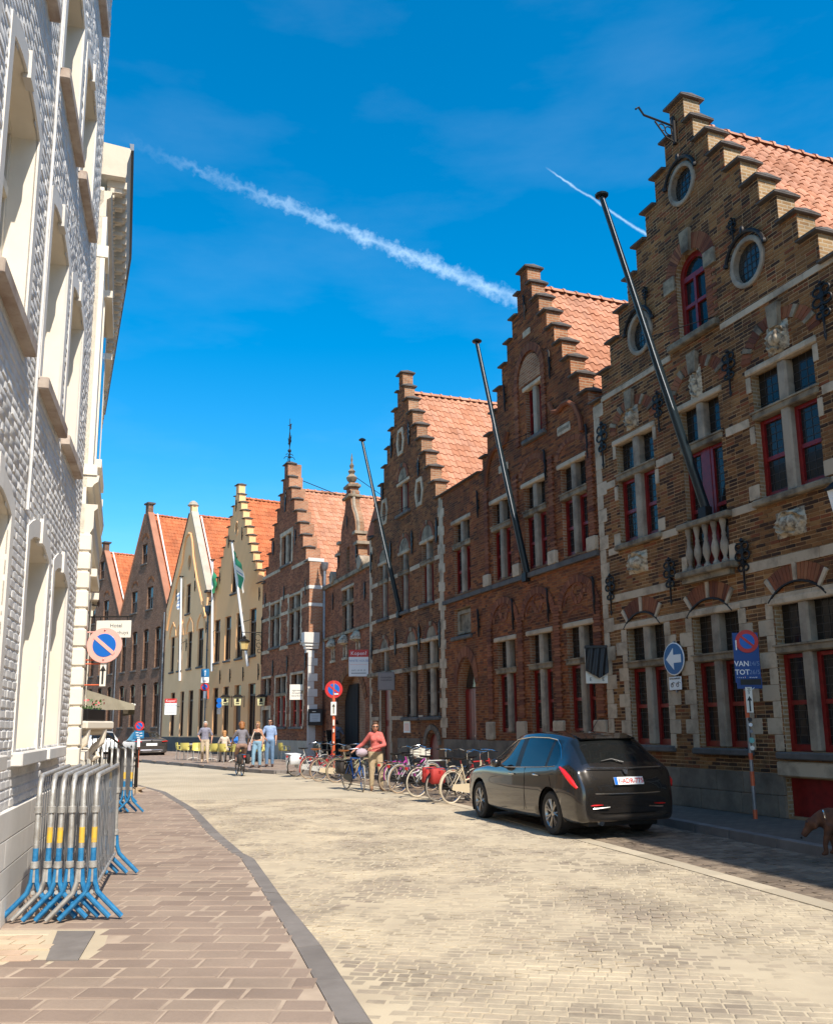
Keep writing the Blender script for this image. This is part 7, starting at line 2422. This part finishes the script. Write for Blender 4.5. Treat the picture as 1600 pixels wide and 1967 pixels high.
# grey saloon and white car farther on
ST2 = [(-1.0, .55, .36, .60, .5, .48), (-1.02, .74, .32, .70, .62, .66), (-1.0, .83, .28, .84, .68, .86), (-.95, .88, .26, .95, .72, 1.0), (-.80, .90, .25, .98, .72, 1.06), (-.45, .91, .24, .98, .66, 1.10), (-.15, .91, .24, .97, .60, 1.24), (.25, .91, .22, .96, .60, 1.42), (.7, .91, .21, .95, .62, 1.46), (1.2, .91, .20, .94, .62, 1.46), (1.6, .91, .20, .93, .62, 1.42), (2.1, .90, .2, .92, .60, 1.22), (2.6, .89, .21, .90, .6, 1.0), (3.1, .87, .22, .86, .6, .92), (3.5, .80, .24, .74, .5, .80), (3.62, .6, .32, .52, .4, .52)]
e, G, KS, KR_, cb_ = car('saloon_car', 'grey saloon car with lit-up red tail lamps parked at the bend', (-15.4, 52.2, 0), -28, ST2, MT['carpaint2'], wb=2.85, wr=(5.1, 7.0), ws=(10.3, 12.2), sw=(5.6, 11.6))
for sg in (1, -1):
    ribbon('tail_lamp', [(-.86, sg * .89, .90), (-.98, sg * .80, .90), (-1.03, sg * .55, .88)], [.05, .075, .05], MT['tail'])
MB().box(-1.04, -1.02, -.30, .30, .66, .80).build('number_plate', MT['white'], e)
MB().tube([(-1.02, -.6, .42), (-1.045, 0, .42), (-1.02, .6, .42)], .03, 6).build('bumper_trim', MT['chrome'], e)
MB().lathe([(.05, -.01), (.05, .0)], (-1.02, 0, .93), 10, ax='x').build('emblem', MT['chrome'], e)
e, G, KS, KR_, cb_ = car('white_car', 'white car partly hidden behind the grey saloon and the stair railing', (-19.2, 55.6, 0), -24, ST, MT['carwhite'], wr=(4.15, 6.1), ws=(10.3, 12.3), sw=(6.5, 11.9))
for sg in (1, -1):
    ribbon('tail_lamp', [(-.46, sg * .868, .965), (-.60, sg * .862, .885), (-.715, sg * .842, .80)], [.03, .056, .04], MT['tail'])

# ---------------------------------------------------------------- people
def organic(name, mb, mt, parent, voxel=.02, it=5, fac=.5, matrix=None):
    """fuse overlapping lumps into one continuous skin"""
    me = mb.mesh(name, mt)
    o = bpy.data.objects.new(name, me)
    r_ = o.modifiers.new('r', 'REMESH'); r_.mode = 'VOXEL'; r_.voxel_size = voxel
    s_ = o.modifiers.new('s', 'SMOOTH'); s_.factor = fac; s_.iterations = it
    dg = tmp_link(o)
    m2 = bpy.data.meshes.new_from_object(o.evaluated_get(dg))
    bpy.data.objects.remove(o)
    m2.materials.clear(); m2.materials.append(mt)
    m2.polygons.foreach_set('use_smooth', [True] * len(m2.polygons))
    return inst(name, m2, parent)


BASE = dict(head=(0, .02, 1.60), neck=(0, 0, 1.45), chest=(0, 0, 1.28), waist=(0, 0, 1.07), pelvis=(0, 0, .94),
            shL=(-.158, 0, 1.39), shR=(.158, 0, 1.39), elL=(-.215, -.03, 1.12), elR=(.215, -.03, 1.12), wrL=(-.225, .06, .89), wrR=(.225, .06, .89),
            hpL=(-.09, 0, .90), hpR=(.09, 0, .90), knL=(-.10, .02, .49), knR=(.10, .02, .49), anL=(-.10, -.02, .09), anR=(.10, -.02, .09), toL=(-.12, .14, .03), toR=(.12, .14, .03))


def person(label, loc, facing, pose=None, top=(.5, .5, .5), legs=(.3, .3, .3), hair=(.05, .03, .02), skin=(.52, .28, .18), sleeve='short', scale=1.0, fem=False, shoes=(.06, .03, .02), hair_long=0.0, shorts=False, glasses=None, extras=None, top2=None, strapless=False, hair_r=1.0, plaid=False):
    d = heading(facing)
    e = empty('person', loc, math.atan2(d.y, d.x) - math.pi / 2, label, 'person')
    e.scale = (scale,) * 3
    J = {k: Vector(v) for k, v in BASE.items()}
    M = Matrix.LocRotScale(Vector(loc), e.rotation_euler, Vector((scale,) * 3)).inverted()
    for k, v in (pose or {}).items():
        J[k] = (M @ Vector(v[1:])) if v[0] == 'w' else Vector(v)
    sk = plain('skin', skin, .55, var=.12, scale=30)
    tm = plain('top_cloth', top, .85, c2=top2 or tuple(x * .8 for x in top), scale=26 if plaid else (40 if top2 else 14), bmp=.2, bscale=40)
    lm = plain('leg_cloth', legs, .85, var=.2, scale=16, bmp=.2, bscale=40)
    hm = plain('hair', hair, .6, var=.4, scale=60, bmp=.6, bscale=120)
    w = .86 if fem else 1.0
    if fem:
        for k in ('shL', 'shR'): J[k].x *= .84
    def torso(g=0.0, lo=0.0):
        mb = MB()
        mb.ball(J['chest'] + Vector((0, .0, .02)), (.150 * w + g, .102 + g, .17 + g), 14)
        mb.ball((J['chest'] + J['waist']) / 2, (.138 * w + g, .098 + g, .15 + g), 14)
        mb.ball(J['waist'], (.135 * w + g, .098 + g, .13 + g), 14)
        mb.ball((J['waist'] + J['pelvis']) / 2 - Vector((0, 0, lo)), (.155 + g, .112 + g, .11 + g), 14)
        if fem:
            for s_ in (-1, 1): mb.ball(J['chest'] + Vector((s_ * .07, .085, -.01)), (.06 + g, .05 + g, .06 + g), 10)
        for s_ in 'LR':
            mb.tube([tuple(J['chest'] + Vector((0, 0, .09))), tuple(J['sh' + s_])], [.085 + g, .062 + g], 10)
        return mb
    def arm(mb, s_, g=0.0, full=True):
        a, b, c = J['sh' + s_], J['el' + s_], J['wr' + s_]
        mb.ball(a, .054 + g, 10)
        mb.tube([tuple(a), tuple(a + (b - a) * .5), tuple(b)], [.050 + g, .045 + g, .038 + g], 10)
        if full:
            mb.ball(b, .041 + g, 8)
            mb.tube([tuple(b), tuple(b + (c - b) * .35), tuple(c)], [.040 + g, .038 + g, .026 + g], 10)
    def leg(mb, s_, g=0.0, full=True):
        a, b, c = J['hp' + s_], J['kn' + s_], J['an' + s_]
        mb.ball(a, .095 + g, 10)
        mb.tube([tuple(a), tuple(a + (b - a) * .5), tuple(b)], [.088 + g, .074 + g, .055 + g], 12)
        if full:
            mb.ball(b, .056 + g, 10)
            mb.tube([tuple(b), tuple(b + (c - b) * .3), tuple(c)], [.054 + g, .054 + g, .036 + g * 1.4], 12)
    hd = J['head']
    fwd = Vector((hd.x - J['neck'].x, 0, 0)) * 0
    body = torso()
    body.ball(J['pelvis'], (.155, .115, .11), 12)
    body.tube([tuple(J['neck'] - Vector((0, 0, .06))), tuple(J['neck'] + Vector((0, 0, .02))), tuple(hd - Vector((0, 0, .06)))], [.07, .052, .052], 10)
    body.ball(hd, (.080, .098, .118), 14); body.ball(hd + Vector((0, .035, -.065)), (.052, .055, .045), 10)
    body.ball(hd + Vector((0, .098, -.012)), (.016, .022, .024), 8)
    for s_ in (-1, 1): body.ball(hd + Vector((s_ * .078, -.005, -.01)), (.014, .022, .03), 8)
    for s_ in 'LR':
        arm(body, s_); leg(body, s_)
        body.tube([tuple(J['an' + s_]), tuple(J['to' + s_])], [.04, .03], 8)
    bo = organic('body', body, sk, e, .018)
    # face
    for s_ in (-1, 1): MB().ball(hd + Vector((s_ * .030, .086, .008)), (.011, .010, .008), 8).build('eye', MT['ink'], bo)
    MB().ball(hd + Vector((0, .088, -.058)), (.022, .010, .006), 8).build('mouth', plain('lip', (.35, .10, .08), .5), bo)
    if glasses:
        g_ = MB()
        for s_ in (-1, 1): g_.ball(hd + Vector((s_ * .034, .096, .008)), (.028, .008, .020), 10); g_.tube([tuple(hd + Vector((s_ * .06, .09, .012))), tuple(hd + Vector((s_ * .080, .0, .012)))], .003, 4)
        g_.tube([tuple(hd + Vector((-.01, .10, .012))), tuple(hd + Vector((.01, .10, .012)))], .003, 4)
        g_.build('glasses', MT['black'], e, True)
    # hands
    for s_ in 'LR':
        c, b = J['wr' + s_], J['el' + s_]
        ax = (c - b).normalized()
        sd_ = ax.orthogonal().normalized() if abs(ax.x) > .9 else Vector((1, 0, 0)).cross(ax).normalized()
        hm_ = MB()
        hm_.tube([tuple(c - ax * .01), tuple(c + ax * .03), tuple(c + ax * .085)], [.026, .034, .030], 8, flat=.55)
        bend = Vector((0, 0, -1)) * .5 + Vector((0, .6, 0))
        for q in range(4):
            o_ = sd_ * (q - 1.5) * .017
            l = (.060, .070, .066, .052)[q]
            hm_.tube([tuple(c + ax * .075 + o_), tuple(c + ax * (.075 + l * .55) + o_ + bend * .008), tuple(c + ax * (.075 + l * .85) + o_ + bend * .024)], [.0095, .009, .007], 6)
        hm_.tube([tuple(c + ax * .02 + sd_ * .028), tuple(c + ax * .05 + sd_ * .048 + bend * .01), tuple(c + ax * .08 + sd_ * .046 + bend * .02)], [.012, .010, .008], 6)
        hm_.build('hand', sk, bo, True)
    # clothes
    sh = torso(.016, .02)
    if not strapless:
        for s_ in 'LR': arm(sh, s_, .014, sleeve == 'long')
    else:
        sh = MB(); sh.ball(J['chest'] + Vector((0, .01, -.03)), (.168 * w, .118, .12), 14); sh.ball((J['chest'] + J['waist']) / 2, (.158 * w, .114, .16), 14); sh.ball(J['waist'], (.150 * w, .112, .14), 14)
        for s_ in (-1, 1): sh.ball(J['chest'] + Vector((s_ * .07, .09, -.01)), (.068, .058, .066), 10)
    organic('top', sh, tm, e, .018)
    tr = MB().ball(J['pelvis'], (.172, .130, .12), 14).ball((J['waist'] + J['pelvis']) / 2 - Vector((0, 0, .05)), (.162, .122, .09), 12)
    for s_ in 'LR': leg(tr, s_, .016 if not shorts else .02, not shorts)
    organic('trousers' if not shorts else 'skirt', tr, lm, e, .018)
    shm = plain('shoe', shoes, .5)
    for s_ in 'LR':
        a, t = J['an' + s_], J['to' + s_]
        MB().tube([tuple(a + Vector((0, -.035, -.035))), tuple(a + Vector((0, .02, -.03))), tuple(a + (t - a) * .6), tuple(t + (t - a).normalized() * .02)], [.042, .050, .046, .030], 10, flat=.9).build('shoe', shm, e, True)
    # hair: cap over the skull, longer at the back if asked
    h_ = MB()
    h_.ball(hd + Vector((0, -.022, .030)), (.086 * hair_r, .096 * hair_r, .098 * hair_r), 14)
    h_.ball(hd + Vector((0, .035, .085)), (.066 * hair_r, .06, .04), 10)
    for s_ in (-1, 1): h_.ball(hd + Vector((s_ * .062 * hair_r, -.02, .0)), (.030 * hair_r, .055, .06 + hair_long * .4), 10)
    if hair_long: h_.tube([tuple(hd + Vector((0, -.06, .0))), tuple(hd + Vector((0, -.085, -.08 - hair_long * .5))), tuple(hd + Vector((0, -.075, -.10 - hair_long)))], [.075 * hair_r, .075 * hair_r, .04], 10)
    rgh = random.Random(int(hd.z * 1000) + len(label))
    for q in range(26):
        a, b = rgh.uniform(0, 6.28), rgh.uniform(-.2, 1.2)
        p = hd + Vector((.085 * hair_r * math.cos(a) * math.cos(b), -.022 + .095 * hair_r * math.sin(a) * math.cos(b), .03 + .095 * hair_r * math.sin(b)))
        if p.y < hd.y + .05 or p.z > hd.z + .07: h_.ball(p, .022 * hair_r, 6)
    organic('hair', h_, hm, e, .012, 2)
    return e, J


# woman in pink pushing the blue bicycle
e, J = person('woman in coral pink top and beige trousers pushing a blue bicycle, looking down', (-1.10, 23.42, 0), 172,
    dict(head=(.01, .06, 1.585), wrR=('w', -1.62, 23.50, 1.02), elR=('w', -1.42, 23.50, 1.16), wrL=('w', -1.17, 23.05, 1.05), elL=('w', -.86, 23.28, 1.13), anL=(-.14, .06, .09), toL=(-.17, .21, .03), knL=(-.12, .07, .49)),
    top=(.60, .16, .13), top2=(.50, .10, .09), legs=(.47, .36, .22), hair=(.12, .06, .03), skin=(.55, .27, .17), fem=True, sleeve='long', glasses=True, shoes=(.30, .17, .10))
# cyclist seen from behind
person('cyclist in grey T-shirt with auburn hair riding away from the camera', (-5.95 - .358 * .22, 31.1 + .934 * .22, 0), -21,
    dict(pelvis=(0, .0, 1.02), waist=(0, .02, 1.15), chest=(0, .06, 1.36), neck=(0, .08, 1.53), head=(0, .10, 1.68), shL=(-.16, .06, 1.47), shR=(.16, .06, 1.47), elL=(-.27, .20, 1.24), elR=(.27, .20, 1.24), wrL=(-.28, .36, 1.08), wrR=(.28, .36, 1.08), hpL=(-.10, .02, .97), hpR=(.10, .02, .97), knL=(-.12, .36, .74), knR=(.12, .30, .60), anL=(-.12, .16, .46), anR=(.13, .32, .20), toL=(-.13, .30, .42), toR=(.14, .46, .15)),
    top=(.20, .19, .22), legs=(.34, .21, .16), hair=(.34, .13, .035), fem=True, hair_r=1.15, hair_long=.04)
# elderly man walking
person('white-haired man in checked shirt and beige trousers walking past the terrace', (-9.2, 39.5, .128), 168,
    dict(anL=(-.12, .24, .10), toL=(-.15, .40, .05), knL=(-.11, .20, .50), anR=(.10, -.24, .16), toR=(.12, -.10, .04), knR=(.10, .03, .49), elR=(.29, -.05, 1.14), wrR=(.20, .10, .98), elL=(-.29, -.05, 1.13), wrL=(-.27, .04, .88)),
    top=(.26, .25, .30), top2=(.17, .17, .23), legs=(.50, .40, .28), hair=(.62, .60, .56), skin=(.56, .29, .19), scale=1.02, plaid=True, sleeve='short', shoes=(.42, .30, .20))
# couple
person('man in pale blue shirt, jeans and sunglasses standing beside his companion', (-5.66, 34.9, .128), 176, dict(wrR=(.14, .16, 1.0), elR=(.28, .0, 1.13)), top=(.30, .42, .66), legs=(.14, .24, .38), hair=(.03, .02, .015), scale=1.05, glasses=True)
person('woman in black strapless top and light jeans with a shoulder bag', (-6.02, 34.3, .128), 190, dict(anR=(.12, .12, .10), toR=(.15, .28, .05), knR=(.11, .12, .5)), top=(.012, .011, .011), legs=(.22, .38, .50), hair=(.40, .22, .09), fem=True, strapless=True, hair_long=.14, scale=.98, glasses=True)
bg_ = empty('shoulder_bag', (-6.28, 34.1, .128 + .62), 0, 'grey shoulder bag hanging at the woman in black', 'bag')
MB().box(-.05, .05, -.12, .12, 0, .30, bev=.03).build('pouch', MT['bag_lav'], bg_, True)
MB().tube([(0, .08, .28), (.16, .12, .72), (.02, -.08, .28)], .008, 4).build('strap', MT['cream_board'], bg_)
# seated guests
SIT = dict(pelvis=(0, 0, .56), waist=(0, .02, .70), chest=(0, .05, .92), neck=(0, .07, 1.09), head=(0, .11, 1.24), shL=(-.16, .05, 1.03), shR=(.16, .05, 1.03), elL=(-.24, .16, .80), elR=(.24, .16, .80), wrL=(-.12, .36, .76), wrR=(.12, .36, .76), hpL=(-.10, .04, .54), hpR=(.10, .04, .54), knL=(-.12, .44, .50), knR=(.12, .44, .50), anL=(-.12, .42, .09), anR=(.12, .40, .09), toL=(-.13, .56, .03), toR=(.13, .54, .03))
def seated(label, x, y, a, **kw):
    person(label, (x, y, .128), a, SIT, **kw)
seated('blonde guest in cream seated on the terrace, back half turned', -8.45, 39.95, -20, top=(.66, .54, .44), legs=(.5, .45, .4), hair=(.50, .24, .08), fem=True, hair_long=.12)
seated('guest in bright blue seated at the terrace table', -8.15, 41.25, 195, top=(.03, .18, .55), legs=(.1, .1, .12), hair=(.52, .30, .10), fem=True)
seated('dark-haired guest in pale top seated behind the cyclist', -6.95, 39.95, -5, top=(.66, .56, .46), legs=(.2, .2, .22), hair=(.10, .04, .025), fem=True)
# man at the carriage arch
person('man in grey-blue shirt seen from behind at the carriage arch', (-3.42, 38.2, .128), 8, dict(wrL=(-.18, .14, .98), elL=(-.29, .02, 1.14), wrR=(.18, .14, .98), elR=(.29, .02, 1.14)), top=(.17, .18, .22), legs=(.02, .02, .025), hair=(.05, .035, .025), scale=1.0)

# ---------------------------------------------------------------- dog at the right edge
d = heading(-72)
e = empty('dog', (4.80, 10.46, .12), math.atan2(d.y, d.x), 'reddish brown dog sniffing along the dark right pavement', 'dog')
dg_ = MB()
dg_.ball((.12, 0, .38), (.20, .115, .14), 12); dg_.ball((-.10, 0, .40), (.20, .105, .12), 12); dg_.ball((-.32, 0, .41), (.16, .10, .125), 12)
dg_.tube([(.16, 0, .43), (.26, 0, .42), (.34, 0, .37)], [.10, .08, .065], 10)
dg_.ball((.37, 0, .34), (.08, .070, .070), 12); dg_.tube([(.40, 0, .31), (.45, 0, .24), (.475, 0, .20)], [.05, .042, .035], 8)
for sy in (-1, 1):
    dg_.ball((.34, sy * .072, .33), (.03, .018, .055), 8)
    dg_.tube([(.20, sy * .07, .34), (.20 + .03 * sy, sy * .075, .22), (.21 + .05 * sy, sy * .075, .12), (.20 + .05 * sy, sy * .075, .03)], [.062, .042, .030, .028], 8)
    dg_.ball((.225 + .05 * sy, sy * .075, .022), (.045, .03, .022), 8)
    dg_.tube([(-.34, sy * .06, .38), (-.28 - .05 * sy, sy * .07, .26), (-.38 - .05 * sy, sy * .07, .16), (-.36 - .05 * sy, sy * .07, .03)], [.085, .06, .032, .028], 8)
    dg_.ball((-.335 - .05 * sy, sy * .07, .022), (.045, .03, .022), 8)
dg_.tube([(-.46, 0, .44), (-.60, 0, .40), (-.70, 0, .30)], [.04, .035, .02], 8)
MT['fur'] = plain('red_brown_fur', (.12, .045, .018), .8, c2=(.06, .022, .010), scale=14, bmp=.8, bscale=150)
bo = organic('body', dg_, MT['fur'], e, .016, 4)
MB().ball((.495, 0, .185), (.015, .018, .014), 8).build('nose', MT['black'], bo)
for sy in (-1, 1): MB().ball((.425, sy * .045, .365), .010, 6).build('eye', MT['black'], bo)
MB().tube([(.235 + .01 * math.cos(a), .088 * math.sin(a), .42 + .080 * math.cos(a)) for a in [k * math.pi / 8 for k in range(16)]], .009, 5, closed=True).build('collar', MT['chrome'], e, True)

bpy.data.scenes.remove(TMP)
